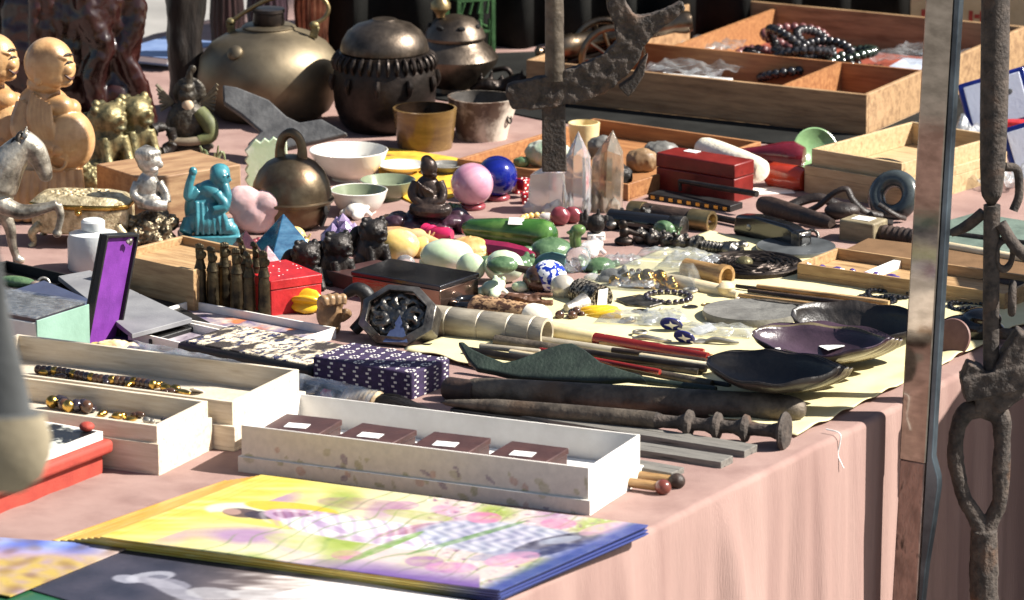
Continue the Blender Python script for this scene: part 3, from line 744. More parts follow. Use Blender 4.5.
t = RT('wooden_club', 'long heavy brown wooden club with rounded end on the yellow paper', 'club', (466, 389), (806, 410), .016)
t.solo(rodp(t, [(10, 0), (13, .03), (13.5, .3), (14, .7), (14.5, .9), (14, .95), (11, .985), (6, 1)], 20, wob=.1), RUSTL, disp=(.8, .02), sub=1)
t = RT('tool_handle', 'short brown wooden handle butted against the long club', 'handle', (446, 388), (476, 393), .013)
t.solo(rodp(t, [(10, 0), (12, .1), (12.5, .9), (11.5, 1)], 18), LEAB)
t = RT('carved_stake', 'dark carved wooden stake with ring grooves and a broad disc end', 'stake', (440, 402), (787, 432), .013, .0185)
L = t.L
t.put('shaft', t.mb().lathe([(0, 0), (3, 6), (8, 60), (9, L * .4), (9, L * .6), (8.5, L * .63)], axis='x', seg=16), RUSTL)
prof = [(8.5, L * .63), (6.5, L * .65)]
for f in (.72, .80, .88): prof += [(6.3, L * (f - .03)), (9, L * (f - .012)), (14, L * f), (13, L * (f + .01)), (7, L * (f + .016)), (6.3, L * (f + .03))]
prof += [(6.5, L * .955), (9, L * .975), (18, L * .985), (20, L * .992), (18, L), (9, L * 1.003), (0, L * .998)]
t.put('ringed_head', t.mb().lathe(prof, axis='x', seg=24), RUST)
t = RT('thin_rod', 'thin orange brown rod lying under the carved stake', 'rod', (510, 408), (690, 424), .006)
t.solo(rodp(t, [(3, 0), (3.4, .5), (3, 1)], 10), M('orange_rod', (168, 88, 42), (120, 58, 30), rough=.4))

# ---- assorted sticks and brushes above the club
def sk(name, lab, cat, p, q, r, h, mat, prof=None, grp=None, seg=12):
    t = RT(name, lab, cat, p, q, h, group=grp)
    t.solo(rodp(t, prof or [(r * .9, 0), (r, .02), (r, .98), (r * .9, 1)], seg), mat); return t
def pipe(name, lab, p, q, r, h, mat, grp=None):          # open-ended tube, mouth at p
    t = RT(name, lab, 'pipe', p, q, h, group=grp)
    t.solo(t.mb().lathe([(0, 14), (r * .72, 12), (r * .74, 0), (r, 0), (r, t.L * .3), (r * .8, t.L), (0, t.L)], axis='x', seg=18), mat); return t
GRP = 'sticks and brushes between the fish shaped sheath and red handle'
pipe('pipe_stem', 'hollow dark pipe stem with its open mouth beside the segmented tube', (496, 341), (700, 372), 6.5, .008, RUSTL, GRP)
pipe('pipe_stem', 'hollow dark metal stem lying just below the segmented bone tube', (468, 352), (640, 378), 5.5, .007, BRONZE, GRP)
pipe('pipe_stem', 'pale hollow cane with open mouth close under the segmented tube end', (534, 340), (690, 362), 5, .007, BONEG, GRP)
sk('brush_stick', 'thin dark stick running from under the green sheath to the horn bowls', 'stick', (560, 350), (706, 369), 4, .012, BRONZE, None, GRP)
sk('brush_stick', 'thin grey brown stick ending beside the black horn bowl pile', 'stick', (590, 362), (712, 384), 4.5, .008, RUSTL, None, GRP)
sk('brush_stick', 'thin tan stick with bleached tip beside the red brush handle', 'stick', (600, 343), (712, 357), 4, .007, BAMB, [(3, 0), (4, .2), (5, .5), (3, 1)], GRP)
sk('brush_stick', 'dark red stick lying directly below the red brush handle', 'stick', (580, 340), (704, 352), 3.6, .006, REDO, None, GRP)
sk('brush_stick', 'slim green black rod along the upper side of the club', 'stick', (520, 366), (716, 390), 4, .007, GREENL, None, GRP)
sk('brush_stick', 'pale slim bone rod between the hollow stems', 'stick', (510, 352), (600, 366), 3, .012, BONE, None, GRP)
sk('brush_stick', 'short dark rod tucked under the horn bowl rim', 'stick', (640, 372), (730, 386), 3.5, .006, BLACKM, None, GRP)

t = RT('calligraphy_brush', 'large brush with dark red handle and cream ferrule on yellow paper', 'brush', (551, 331), (708, 357), .010)
L = t.L
t.put('ferrule', t.mb().lathe([(0, 0), (5, 0), (9.5, 2), (8.5, L * .15), (6.5, L * .285), (0, L * .285)], axis='x', seg=18), CREAM)
t.put('handle', t.mb().lathe([(0, L * .286), (6, L * .286), (6, L * .3), (5.4, L * .7), (4.5, L), (0, L)], axis='x', seg=16), REDO)
t.put('hanging_loop', t.mb().ring((L + 3, 0, 0), 3.5, .8, (0, 0, 0), 14, 6), BLK)

# green fish-shaped sheath lying over the sticks
out = [(455, 345), (461, 345), (470, 352), (486, 359), (503, 365), (516, 362), (540, 352), (560, 345), (570, 344), (584, 351), (600, 363), (622, 370), (640, 375), (648, 382), (628, 380), (600, 383), (560, 382), (520, 380), (495, 375), (476, 372), (466, 362)]
P0 = at(550, 380, .012); ux = mpp(P0)
t = T('leather_sheath', 'dark green leather sheath shaped like a fish, resting across the sticks', 'sheath', loc=P0, eul=(R(-52), 0, R(-4)), u=ux)
t.solo(t.mb().prism([(x - 550, (380 - y) * 1.25) for x, y in out], -4, 4), GREENL, bevel=2.2, bseg=3)
# ================================================================ mid part, near the purple lined case
def fig(t, name, ells, mat, tubes=(), vox=1.2, sm=3, disp=None, parent=None, solo=False):
    m = t.mb()
    for e in ells: m.ell(e[0], e[1], e[2] if len(e) > 2 else (0, 0, 0))
    for c in tubes: m.curve(c[0], c[1], 10, 5)
    return t.solo(m, mat, vox=vox, sm=sm, disp=disp) if solo else t.put(name, m, mat, vox=vox, sm=sm, disp=disp, parent=parent)

# stack with mint side
t = BX('gift_box', 'white box with mint green end and clear dark lid beside the purple lined case', 'box', (-70, 352), (38, 372), (74, 352))
L, D = t.L, t.D
t.put('box_body', t.mb().b2(0, L - 1, 0, D, 0, 50), WHITE, bevel=1)
t.put('end_panel', t.mb().b2(L - .8, L + .8, -.4, D + .4, 0, 53), MINT, bevel=.4)
t.put('lid_window', t.mb().b2(2, L - 3, 2, D - 2, 50.2, 54), M('dark_lid', (72, 66, 76), (40, 38, 44), rough=.15, sc=14, coat=.5))
t.put('lid_film', t.mb().b2(1, L - 2, 1, D - 1, 54.2, 56), FILM)
# folders and flat cases
flat('folder', 'navy blue flat folder lying beneath the standing purple lined case', 'folder', [(6, 292), (44, 280), (92, 300), (62, 322)], .022, .006, NAVY, bevel=1)
flat('folder', 'grey panel of a flat open case between navy folder and tan wood box', 'folder', [(58, 276), (90, 270), (192, 318), (132, 334)], .022, .006, GREYC, bevel=.6)
flat('flat_case', 'thin black edged case half under the grey folder', 'case', [(100, 286), (128, 278), (210, 322), (150, 340)], .010, .008, BLK, bevel=1.2)
flat('folder', 'dark navy folder lying flat under the black edged case', 'folder', [(60, 300), (110, 290), (190, 336), (120, 352)], .003, .0025, NAVY)
t = BX('display_tray', 'small dark rimmed tray holding a green piece at the picture edge', 'tray', (-60, 288), (18, 306), (62, 284))
t.put('tray', tray(t.mb(), t.L, t.D, 12, 3), BLK, bevel=.5)
q = T('green_pendant', 'green stone pendant lying in the dark rimmed tray', 'pendant', loc=in_frame(t, t.L - 34, 30, 9), u=t.u, eul=(0, 0, R(-20))); q.solo(q.mb().ell((0, 0, 5), (22, 8, 6)), JADED)
q = T('brown_bead', 'round brown and white bead in the dark rimmed tray', 'bead', loc=in_frame(t, t.L - 10, 34, 4), u=t.u); q.solo(q.mb().ell((0, 0, 7), 7), STONEW)
q = T('silver_ring', 'small silver ring next to the brown bead in the tray', 'ring', loc=in_frame(t, t.L - 18, 52, 5), u=t.u, eul=(R(70), 0, 0)); q.solo(q.mb().ring((0, 5, 0), 6, 1.6), SILV)

# purple lined case, standing open
b0, b1 = at(80, 353), at(114, 338)
x = (b1 - b0); ang = math.atan2(x.y, x.x)
t = T('jewel_case', 'narrow black case standing open to show its purple satin lining', 'case', loc=b0, eul=(0, 0, ang), u=mpp(b0)); W_ = x.length / t.u
lean = Matrix.Rotation(R(7), 4, 'X') @ Matrix.Rotation(R(11), 4, 'Y') @ Matrix.Translation((0, 0, 6))
m = t.mb(); m.X = lean; tray_ = m
m.b2(0, W_, 0, 3, 0, 116); m.b2(0, 3, -7, 0, 0, 116); m.b2(W_ - 3, W_, -7, 0, 0, 116); m.b2(3, W_ - 3, -7, 0, 113, 116); m.b2(3, W_ - 3, -7, 0, 0, 3)
t.put('lid', m, BLK, bevel=.8)
m = t.mb(); m.X = lean; m.b2(3.3, W_ - 3.3, -3, -.3, 3.3, 112.6); l = t.put('lining', m, VELV, bevel=1)
m = t.mb(); m.X = lean; m.curve([(W_ * .6, -8, 108), (W_ * .6 + 4, -10, 111), (W_ * .6 + 8, -8, 106)], 2, 8); t.put('clasp', m, SILV)
t.put('case_tray', tray(t.mb(), W_, 60, 6, 2, x0=0, y0=5), BLK, bevel=.8)
t.put('tray_lining', t.mb().b2(3.3, W_ - 3.3, 8, 60, 2.2, 4), VELV)
t = T('rough_stone', 'white and amber rough stone lying at the foot of the purple lining', 'stone', 113, 353, .008)
t.solo(t.mb().ell((0, 0, 6), (20, 10, 8)).ell((14, -2, 5), (14, 8, 7)).ell((-14, 2, 5), (10, 8, 6)), M('amber_white', (236, 226, 206), (222, 170, 60), rough=.25, sc=36, sss=.2, coat=.3), vox=1.4, sm=2, disp=(4, .008))
# white frosted jar
t = T('frosted_jar', 'squat white frosted jar with round cap behind the purple lined case', 'jar', 94, 270)
FRO = M('frosted', (206, 208, 206), (190, 194, 194), rough=.35, sss=.4)
t.put('jar_body', t.mb().lathe([(0, 0), (24, 0), (26, 3), (26, 32), (24, 38), (12, 41), (0, 41)], seg=40, sq=(1, .9)), FRO)
t.put('cap', t.mb().lathe([(0, 41.2), (11, 41.2), (12, 43), (12, 50), (10, 52), (0, 52)], seg=32), FRO)
# tan wooden box (left of the brass sticks)
t = BX('wooden_box', 'tan open wooden box directly behind the row of brass fist sticks', 'box', (112, 297), (194, 315), (238, 290))
t.put('box_body', tray(t.mb(), t.L, t.D, 46, 5), WOODT, bevel=.8)
t.put('inner_tray', t.mb().b2(5.5, t.L - 5.5, 5.5, t.D - 5.5, 30, 38), WOODT)
# brown wood block
t = BX('wooden_block', 'plain brown wooden block with sunlit end between jewelry casket and turquoise figure', 'block', (97, 212), (146, 228), (212, 203))
t.put('block', t.mb().b2(0, t.L, 0, t.D, 0, 50), M('block_wood', (168, 132, 92), (132, 94, 62), rough=.65, sc=14, st=(6, 1, 8), bump=.25), bevel=1.5)
BLOCK = t
# brass fist sticks
FIST = M('fist_brass', (88, 76, 52), (36, 32, 26), rough=.42, metal=.75, sc=50, bump=.4, bsc=240)
def fiststick(t):
    t.put('shaft', t.mb().lathe([(0, 0), (6.4, 0), (6.6, 3), (6.2, 12), (6.6, 14), (6.2, 16), (6, 30), (5.8, 36)], seg=18), FIST)
    t.put('sleeve', t.mb().lathe([(5.8, 36.1), (6, 37), (5.4, 39), (5.2, 44), (6.2, 45), (4.4, 51), (4, 54)], seg=18), FIST)
    m = t.mb().ell((0, 0, 58), (4.6, 3.6, 7))
    for k in range(4): m.curve([(-3.4 + k * 2.2, -1, 61), (-3.6 + k * 2.3, -1.4, 66 + (1.6, 2.6, 2.2, .6)[k]), (-3.4 + k * 2.2, -3, 69 + (1.6, 2.6, 2.2, .6)[k] * .6), (-3.2 + k * 2.1, -4.4, 66)], [1.3, 1.2, 1.1, .9], 8, 4)
    m.curve([(4, -1, 56), (5.6, -2, 60), (4.4, -4, 63)], [1.5, 1.4, 1], 8, 4)
    t.put('hand', m, FIST, vox=.8, sm=1)
fl = [(201, 312, 'brass stick with a small hand on top, first from the tan wooden box'), (213, 313, 'brass hand stick, second from the tan wooden box'), (225, 308, 'dull brass hand stick set a little back, third from the tan box'),
      (237, 316, 'brass hand stick in the front rank, fourth from the tan box'), (243, 306, 'brass hand stick mostly hidden behind the fourth and sixth sticks'), (250, 320, 'brass hand stick standing nearest the picture tray'),
      (257, 308, 'brass hand stick peeking between the two nearest the red box'), (264.5, 321, 'brass hand stick with pale sunlit top next to the red box')]
for k, (px, py, lab) in enumerate(fl):
    if k == 0:
        f0 = T('hand_stick', lab, 'stick', px, py, group='brass hand sticks'); fiststick(f0)
    else:
        c = clone(f0.root); c.location = at(px, py); c.rotation_euler = (0, 0, R(random.uniform(-60, 60))); c['label'] = lab
        c.scale = (1, 1, random.uniform(.96, 1.03))
# red box
t = BX('red_box', 'bright red hinged box with white specks beside the brass hand sticks', 'box', (236, 302), (271, 317), (299, 300))
t.put('box_body', t.mb().b2(0, t.L, 0, t.D, 0, 27), REDB, bevel=1)
t.put('lid', t.mb().b2(-.8, t.L + .8, -.8, t.D + .8, 27.2, 37), REDB, bevel=1)
sp = t.mb()
for k in range(26): sp.box((random.uniform(3, t.L - 3), random.uniform(3, t.D - 3), 37.2), (random.uniform(.8, 2), random.uniform(.8, 2), .4), (0, 0, random.uniform(0, 90)))
t.put('speckle_print', sp, PAPER)
# star fruit
t = T('star_fruit', 'yellow resin star fruit beside the red box', 'fruit', 307, 313, rot=-12)
t.solo(t.mb().lathe([(0, -20), (4, -18), (9, -10), (11, 0), (9.5, 9), (5, 15), (0, 17)], (0, 0, 11), axis='x', seg=60, lobes=(5, .32)), YRES)
# carved hand
t = T('carved_hand', 'carved brown hand with curled fingers next to the yellow star fruit', 'carving', 330, 335, rot=20)
m = t.mb().ell((0, 0, 22), (14, 9, 17)).ell((2, 2, 8), (10, 8, 9))
for k in range(4): m.curve([(-10 + k * 6.4, -3, 30), (-11 + k * 7, -6, 40 - abs(k - 1.5)), (-9 + k * 6.6, -12, 42 - abs(k - 1.5)), (-8 + k * 6, -14, 34)], [4.2, 4, 3.6, 3], 10, 5)
m.curve([(12, 0, 16), (17, -7, 22), (11, -13, 27)], [4.6, 4.2, 3.2], 10, 5)
t.solo(m, M('carved_wood', (166, 130, 88), (104, 76, 50), rough=.45, sc=40, bump=.3), vox=1.1, sm=2)
t = T('curved_strap', 'black curved strap arching behind the carved hand', 'strap', 354, 334)
t.solo(t.mb().curve([(-8, 4, 40), (4, 2, 46), (14, 0, 38), (12, -2, 18), (0, -4, 4)], [5, 7, 8, 7, 6], 12, 6), BLK)
# octagonal pewter medallion in glass frame
t = T('medallion_frame', 'octagonal dark glass frame around a relief pewter medallion', 'frame', 392, 347, eul=(R(-34), 0, R(-20)))
o8 = lambda r: [(r * math.cos(R(22.5 + 45 * k)), 33 + r * .8 * math.sin(R(22.5 + 45 * k))) for k in range(8)]
m = t.mb(); A_, B_ = o8(43), o8(33); n = 8
vs_ = [(x, -4, z) for x, z in A_] + [(x, -9, z) for x, z in B_] + [(x, 16, z) for x, z in A_] + [(x, 4, z) for x, z in B_]
fs_ = []
for i in range(8):
    j = (i + 1) % 8; fs_ += [(i, j, 8 + j, 8 + i), (16 + j, 16 + i, 24 + i, 24 + j), (i, 16 + i, 16 + j, j), (8 + i, 8 + j, 24 + j, 24 + i)]
m.add(vs_, fs_); t.put('frame', m, M('smoke_glass_frame', (128, 122, 114), (58, 54, 52), rough=.3, metal=.75, sc=40, bump=.3), bevel=1)
m = t.mb().prism(o8(32.6), 0, 3)
for k in range(9):
    a = k * .698; m.curve([(8 * math.cos(a), -2, 33 + 6 * math.sin(a)), (18 * math.cos(a + .5), -4, 33 + 14 * math.sin(a + .5)), (27 * math.cos(a + .2), -2, 33 + 21 * math.sin(a + .2)), (24 * math.cos(a - .15), -4, 33 + 19 * math.sin(a - .15))], [3, 4.4, 3.4, 2], 8, 6)
m.ell((0, -2, 33), (9, 5, 8)); m.ring((0, -1, 33), 29, 2, (90, 0, 0), sq=(1, .8))
t.put('relief', m, PEWT, vox=1.1, sm=1, disp=(2, .004))
m = t.mb().prism([(-8, 2), (4, 32), (18, 4)], -7.2, -6.6); t.put('painted_reflection', m, M('blue_reflect', (84, 98, 136), (66, 78, 116), rough=.2))  # flat blue triangle standing in for a reflection on the medallion
t = T('fish_tail_charm', 'small grey fish tail charm below the octagonal medallion', 'charm', 428, 349, rot=10)
t.solo(t.mb().slab([(-16, -3), (-4, -5), (10, -7), (22, -2), (10, 1), (12, 6), (2, 4), (-16, 4)], 0, 5), PEWT, bevel=1.2)
# dark tin
t = BX('metal_tin', 'shiny dark tin box with reddish reflections behind the medallion', 'tin', (352, 297), (440, 312), (463, 296))
t.put('box_body', t.mb().b2(0, t.L, 0, t.D, 0, 22), M('tin_metal', (150, 120, 104), (86, 66, 58), rough=.15, metal=.9, sc=12), bevel=1)
t.put('lid', t.mb().b2(-.8, t.L + .8, -.8, t.D + .8, 22.2, 27), M('tin_lid', (66, 66, 70), (44, 44, 48), rough=.12, metal=.7, sc=12, coat=.4), bevel=1)
# framed plaque behind the hand
t = BX('wooden_plaque', 'brown flat plaque lying under the dark tin', 'plaque', (326, 285), (380, 300), (405, 282), h=.001)
t.put('plaque', t.mb().b2(0, t.L, 0, t.D, 0, 16), BROWNL, bevel=1)
# guardian lions
def lion(t, mat, base=True, k=1.0):
    m = t.mb()
    m.ell((0, 0, 16 * k), (12 * k, 13 * k, 17 * k)).ell((3 * k, -6 * k, 20 * k), (9 * k, 9 * k, 12 * k)).ell((3 * k, -4 * k, 35 * k), (12.5 * k, 11 * k, 11 * k))
    for i in range(22):
        a = i * 2.4; z = 26 + 20 * (i / 22); r = 12.5 - abs(i - 11) * .3
        m.ell((2 * k + r * math.cos(a) * k * .95, (-1 + abs(r * math.sin(a)) * .9 - 3) * k, z * k), 3.4 * k, seg=10, rings=7)
    m.ell((6 * k, -13 * k, 33 * k), (6.5 * k, 5 * k, 4.6 * k)).ell((6 * k, -15 * k, 29 * k), (5 * k, 4 * k, 2.4 * k)).ell((6.5 * k, -17.5 * k, 35.5 * k), (2.2 * k, 2 * k, 1.8 * k))
    for s in (-1, 1):
        m.ell(((5 + 5 * s) * k, -12.5 * k, 38.5 * k), (2.6 * k, 2.2 * k, 2.2 * k)); m.ell(((3 + 11 * s) * k, -3 * k, 41.5 * k), (3 * k, 2 * k, 2.6 * k), (0, 20 * s, 0))
        m.curve([((3 + 7 * s) * k, -9 * k, 22 * k), ((4 + 8 * s) * k, -13 * k, 10 * k), ((4 + 8 * s) * k, -17 * k, 2.5 * k)], [5 * k, 4 * k, 4.4 * k], 10, 5)
        m.ell(((2 + 11 * s) * k, 1 * k, 8 * k), (6 * k, 10 * k, 8 * k)); m.ell(((2 + 12 * s) * k, -9 * k, 3.4 * k), (4.5 * k, 6 * k, 3.4 * k))
    m.curve([(-8 * k, 10 * k, 8 * k), (-14 * k, 12 * k, 20 * k), (-9 * k, 11 * k, 32 * k), (-4 * k, 9 * k, 36 * k)], [4 * k, 5 * k, 5 * k, 2.5 * k], 10, 5)
    return t.put('lion', m, mat, vox=1.0 * k, sm=1)
for px, py, r, lab, k in ((303, 290, 25, 'black guardian lion figure nearest the red box', 1.08), (334, 283, 30, 'black guardian lion figure in the middle of its row of three', 1.12), (370, 267, 25, 'black guardian lion figure farthest up the row, touching the dark tin', 1.08)):
    t = T('lion_statue', lab, 'statuette', px, py, rot=r, group='three black guardian lions')
    lion(t, BLACKM, k=k); t.put('plinth', t.mb().box((1, -2, 1), (30, 32, 3)), BLACKM, bevel=.6)
# pyramids
def pyr(t, w, h, mat, rot):
    t.eul = (0, 0, R(rot)); m = t.mb(); a = w / 2
    m.add([(-a, -a, 0), (a, -a, 0), (a, a, 0), (-a, a, 0), (0, 0, h)], [(3, 2, 1, 0), (0, 1, 4), (1, 2, 4), (2, 3, 4), (3, 0, 4)])
    return t.solo(m, mat, bevel=.8)
pyr(T('glass_pyramid', 'blue glass pyramid standing before the rose quartz bowl', 'pyramid', 284, 258), 60, 46, PYRB, 28)
pyr(T('glass_pyramid', 'plum brown glass pyramid partly behind the brass hand sticks', 'pyramid', 246, 263), 44, 34, PYRR, 20)
pyr(T('glass_pyramid', 'small greyish pink pyramid tucked behind the blue pyramid base', 'pyramid', 268, 268), 26, 24, M('pink_glass', (190, 150, 156), (150, 110, 120), rough=.2, trans=.2, coat=.3), 35)
# amethyst
t = T('amethyst_cluster', 'pale violet amethyst cluster between blue pyramid and black lions', 'crystal', 343, 250)
m = t.mb()
for k in range(16):
    a = k * 2.4; r = 3.4 * math.sqrt(k); h = 38 - r * 1.2
    m.lathe([(0, 0), (7, 0), (7, h - 7), (0, h)], (r * math.cos(a) * 1.5, r * math.sin(a) * .9, 0), 6, (r * 1.4 * -math.sin(a), r * 1.4 * math.cos(a), 20 * k))
t.solo(m, AMETH, smooth=20)
# picture trays
def pictray(lab, B, A, C, hh, rim, art, h=0):
    t = BX('picture_tray', lab, 'tray', B, A, C, h=h)
    t.put('tray', tray(t.mb(), t.L, t.D, hh, 2.5), rim, bevel=.4); t.put('picture', t.mb().b2(3, t.L - 3, 3, t.D - 3, 2.2, 4), art); return t
ART1 = M('art_warm', (212, 192, 170), (70, 60, 120), rough=.4, sc=30, c3=(200, 110, 60), sc3=26, lo3=.5, hi3=.6)
ART2 = M('art_grey', (206, 196, 200), (124, 110, 124), rough=.3, sc=26, c3=(90, 76, 92), sc3=18)
pictray('white rimmed tray with a warm coloured picture in front of the brass sticks', (150, 324), (296, 352), (326, 337), 12, WHITE, ART1)
pictray('white rimmed tray with pale grey picture beside the rough amber stone', (128, 342), (214, 362), (244, 346), 12, WHITE, ART2)
# embroidered case
EMB = M('embroidery', (222, 204, 170), (40, 44, 78), rough=.8, sc=110, lo=.44, hi=.52, bump=.8, bsc=600, st=(1, .6, 1), c3=(52, 44, 40), sc3=40, lo3=.5, hi3=.6)
t = BX('embroidered_case', 'black glasses case with cream and blue embroidered top', 'case', (176, 356), (312, 382), (342, 358))
t.put('case_body', t.mb().b2(0, t.L, 0, t.D, 0, 15), BLK, bevel=5, bseg=3)
t.put('embroidered_top', t.mb().b2(8, t.L - 10, 4, t.D - 5, 13.5, 16.5), EMB, bevel=1.4)
# purple patterned box
t = BX('patterned_box', 'purple cloth covered box woven with white square pattern', 'box', (313, 384), (412, 401), (451, 386))
L, D = t.L, t.D
PURB = M('purple_weave', (62, 44, 84), (42, 29, 60), rough=.85, sc=200, bump=.5, bsc=900)
t.put('box_body', t.mb().b2(0, L, 0, D, 0, 29), PURB, bevel=2)
m = t.mb()
nx = 8
for i in range(nx):
    for j in range(5):
        x = 6 + i * (L - 12) / (nx - 1); y = 6 + j * (D - 12) / 4
        if (i + j) % 2: 
            for a in range(8): m.box((x + 4.2 * math.cos(a * .785), y + 5.0 * math.sin(a * .785), 29.2), (1.7, 2.2, .5))
        else: m.box((x, y, 29.2), (3, 1.4, .5)).box((x, y, 29.15), (1.2, 6, .5))
    x = 6 + i * (L - 12) / (nx - 1)
    for r in range(6): m.box((x + (1.5 if r % 2 else -1.5), -.1, 3 + r * 4.4), (3.4, .5, 2))
for j in range(4):
    y = 8 + j * (D - 16) / 3
    for r in range(9): m.box((L + .1, y + (2 if r % 2 else -2), 2.4 + r * 3), (.5, 3.6, 1.5))
t.put('woven_pattern', m, M('white_thread', (220, 214, 206), (200, 194, 188), rough=.9))
# plastic-wrapped big brush
t = RT('wrapped_brush', 'large black hair brush lying in clear plastic behind the wooden boxes', 'brush', (128, 352), (458, 420), .012)
L = t.L
t.put('handle', t.mb().lathe([(0, 0), (7, 2), (9, 30), (9, L * .55), (10, L * .68), (0, L * .68)], axis='x', seg=16), BLKG)
t.put('woven_ferrule', t.mb().lathe([(0, L * .68), (10.4, L * .68)] + [(11.2 + (1 if k % 2 else 0), L * (.69 + .006 * k)) for k in range(14)] + [(10, L * .775), (0, L * .775)], axis='x', seg=20), M('cane_wrap', (196, 170, 130), (120, 96, 66), rough=.6, sc=80))
m = t.mb()
for k in range(170):
    a = random.uniform(0, 6.28); r = 9 * math.sqrt(random.random()); r2 = random.uniform(.1, 1)
    e = L * (.92 + .1 * random.random())
    m.curve([(L * .772, r * math.cos(a), r * math.sin(a)), (L * .83, 1.25 * r * math.cos(a), 1.25 * r * math.sin(a)), (e, r2 * r * .5 * math.cos(a), r2 * r * .45 * math.sin(a) - 5)], [1.2, 1.2, .3], 5, 4)
m.lathe([(0, L * .77), (9, L * .772), (11, L * .82), (7, L * .9), (0, L * .97)], axis='x', seg=16)
t.put('hair_tuft', m, HAIR)
m = t.mb(); nU, nV = 60, 14; vs_, fs_ = [], []
for i in range(nU + 1):
    for j in range(nV + 1):
        xx = L * .02 + L * .75 * i / nU; yy = -26 + 52 * j / nV
        q = abs(yy) / 26
        vs_.append((xx, yy, 13.5 * (1 - q ** 2.2) - 8 * q + 2.2 * mnoise.noise(Vector((i * .3, j * .45, 2)))))
for i in range(nU):
    for j in range(nV): fs_.append((i * (nV + 1) + j, (i + 1) * (nV + 1) + j, (i + 1) * (nV + 1) + j + 1, i * (nV + 1) + j + 1))
m.add(vs_, fs_); t.put('plastic_sleeve', m, FILM2)
sk('black_rod', 'slim glossy black rod lying along the wrapped brush', 'rod', (150, 366), (330, 398), 5, .006, BLKG)
t = T('gem', 'pink faceted gem in the plastic behind the floral box', 'gem', 330, 402, .004); t.solo(t.mb().lathe([(0, 0), (9, 5), (10, 9), (6, 14), (0, 14)], seg=8), PINKR, smooth=15)
t = T('gem', 'clear faceted gem next to the pink gem', 'gem', 351, 404, .004); t.solo(t.mb().lathe([(0, 0), (8, 4), (9, 8), (0, 15)], seg=7), CRYS, smooth=15)
t = RT('dark_strap', 'dark flat strap end lying beside the black brush hair', 'strap', (452, 411), (545, 426), .004)
t.solo(t.mb().slab([(0, 5), (6, 9), (t.L * .6, 6), (t.L, 0), (t.L * .6, -6), (6, -8), (0, -4)], -3, 4), BLK, bevel=1.5)
# ================================================================ middle: bell, bowls, crystals, polished stones
t = T('jingle_bell', 'large round brass bell with loop handle and slotted base', 'bell', 292, 227, rot=-14)
t.put('dome', t.mb().lathe([(40.5, 30), (40, 36), (38, 46), (33, 57), (25, 66), (14, 72), (0, 74)], seg=48), BELLM)
t.put('band', t.mb().lathe([(39.5, 26), (42, 27), (42.5, 29.5), (40.6, 31)], seg=48), BELLM)
m = t.mb().lathe([(0, 0), (18, 0), (28, 3), (35, 9), (38, 17), (39.4, 26)], seg=48); t.put('lower_shell', m, BELLM)
t.put('slot', t.mb().box((37.6, -13, 14), (3, 4, 18), (0, 24, -20)).ell((39.4, -14.4, 22), (2, 5.5, 5)), M('slot_dark', (14, 12, 11), rough=.9))
t.put('loop_handle', t.mb().curve([(-11, 0, 68), (-11.5, 0, 80), (-8, 0, 91), (0, 0, 96), (8, 0, 91), (11.5, 0, 80), (11, 0, 68)], [6, 4.6, 4.8, 5.2, 4.8, 4.6, 6], 14, 6), BELLM)

t = T('jade_carving', 'pale green serrated fan shaped jade carving standing behind the bell', 'carving', 266, 192, rot=8)
out = [(-14, 0)] + [(-18 - (3 if k % 2 else 0), 8 + k * 5) for k in range(8)] + [(-14 + k * 4.4, 50 + (4 if k % 2 else 0) + k * .5) for k in range(9)] + [(22, 30), (20, 0)]
t.solo(t.mb().prism(out, -3, 3), JADEP, bevel=1)

def bowl(name, lab, cat, px, py, rb, rr, h, mat, w=1.8, foot=3, wob=0, rot=0, tall=False, hh=0.0, inner=None):
    t = T(name, lab, cat, px, py, hh, rot=rot)
    if tall: o = [(0, 0), (rb, 0), (rb + (rr - rb) * .35, h * .3), (rb + (rr - rb) * .75, h * .7), (rr, h), (rr - w, h + .4)]; i = [(rr - w - .6, h * .7), (rb - w + .5, h * .25), (rb * .6, 3), (0, 3)]
    else: o = [(0, 0), (rb, 0), (rb, foot), (rb + (rr - rb) * .45, foot + (h - foot) * .22), (rb + (rr - rb) * .8, foot + (h - foot) * .6), (rr, h), (rr - w * .6, h + .5), (rr - w, h)]; i = [(rr * .82 - w * .5, h * .62), (rb * 1.1, foot + 3), (rb * .5, foot + 1.6), (0, foot + 1.5)]
    if inner:
        t.put('bowl', t.mb().lathe(o, seg=48, wob=wob, cap=False), mat); t.put('inner_glaze', t.mb().lathe([(rr - w, h)] + i, seg=48, wob=wob, cap=False), inner)
        return t
    t.solo(t.mb().lathe(o + i, seg=48, wob=wob), mat); return t
bowl('bowl', 'large plain white porcelain bowl behind the bell', 'bowl', 349, 180, 17, 39.5, 31, CERW)
q = T('incense_stick', 'short brown incense stub lying in the large white bowl', 'incense', 330, 164, .02); q.solo(q.mb().tube([(-5, 0, 0), (6, 3, 4)], 1, 8), BAMB)
bowl('bowl', 'small white bowl with green interior, closest to the bell', 'bowl', 359, 213, 17, 29, 24, CERW, inner=CERS)
bowl('bowl', 'sage green bowl between white bowls and seated dark monk', 'bowl', 388, 200, 13, 28, 21, CERS)
flat('napkin', 'bright yellow patterned cloth lying behind the small bowls', 'cloth', [(378, 168), (386, 147), (430, 153), (484, 162), (476, 178), (452, 196), (418, 205), (384, 188)], .004, .003,
     M('yellow_patterned', (232, 182, 36), (196, 134, 26), rough=.8, sc=40, c3=(120, 80, 40), sc3=30, lo3=.58, hi3=.66), bevel=.5)
bowl('dish', 'shallow white oval dish resting on the yellow cloth', 'dish', 402, 172, 12, 24, 8, CERW, foot=1.5, hh=.004)
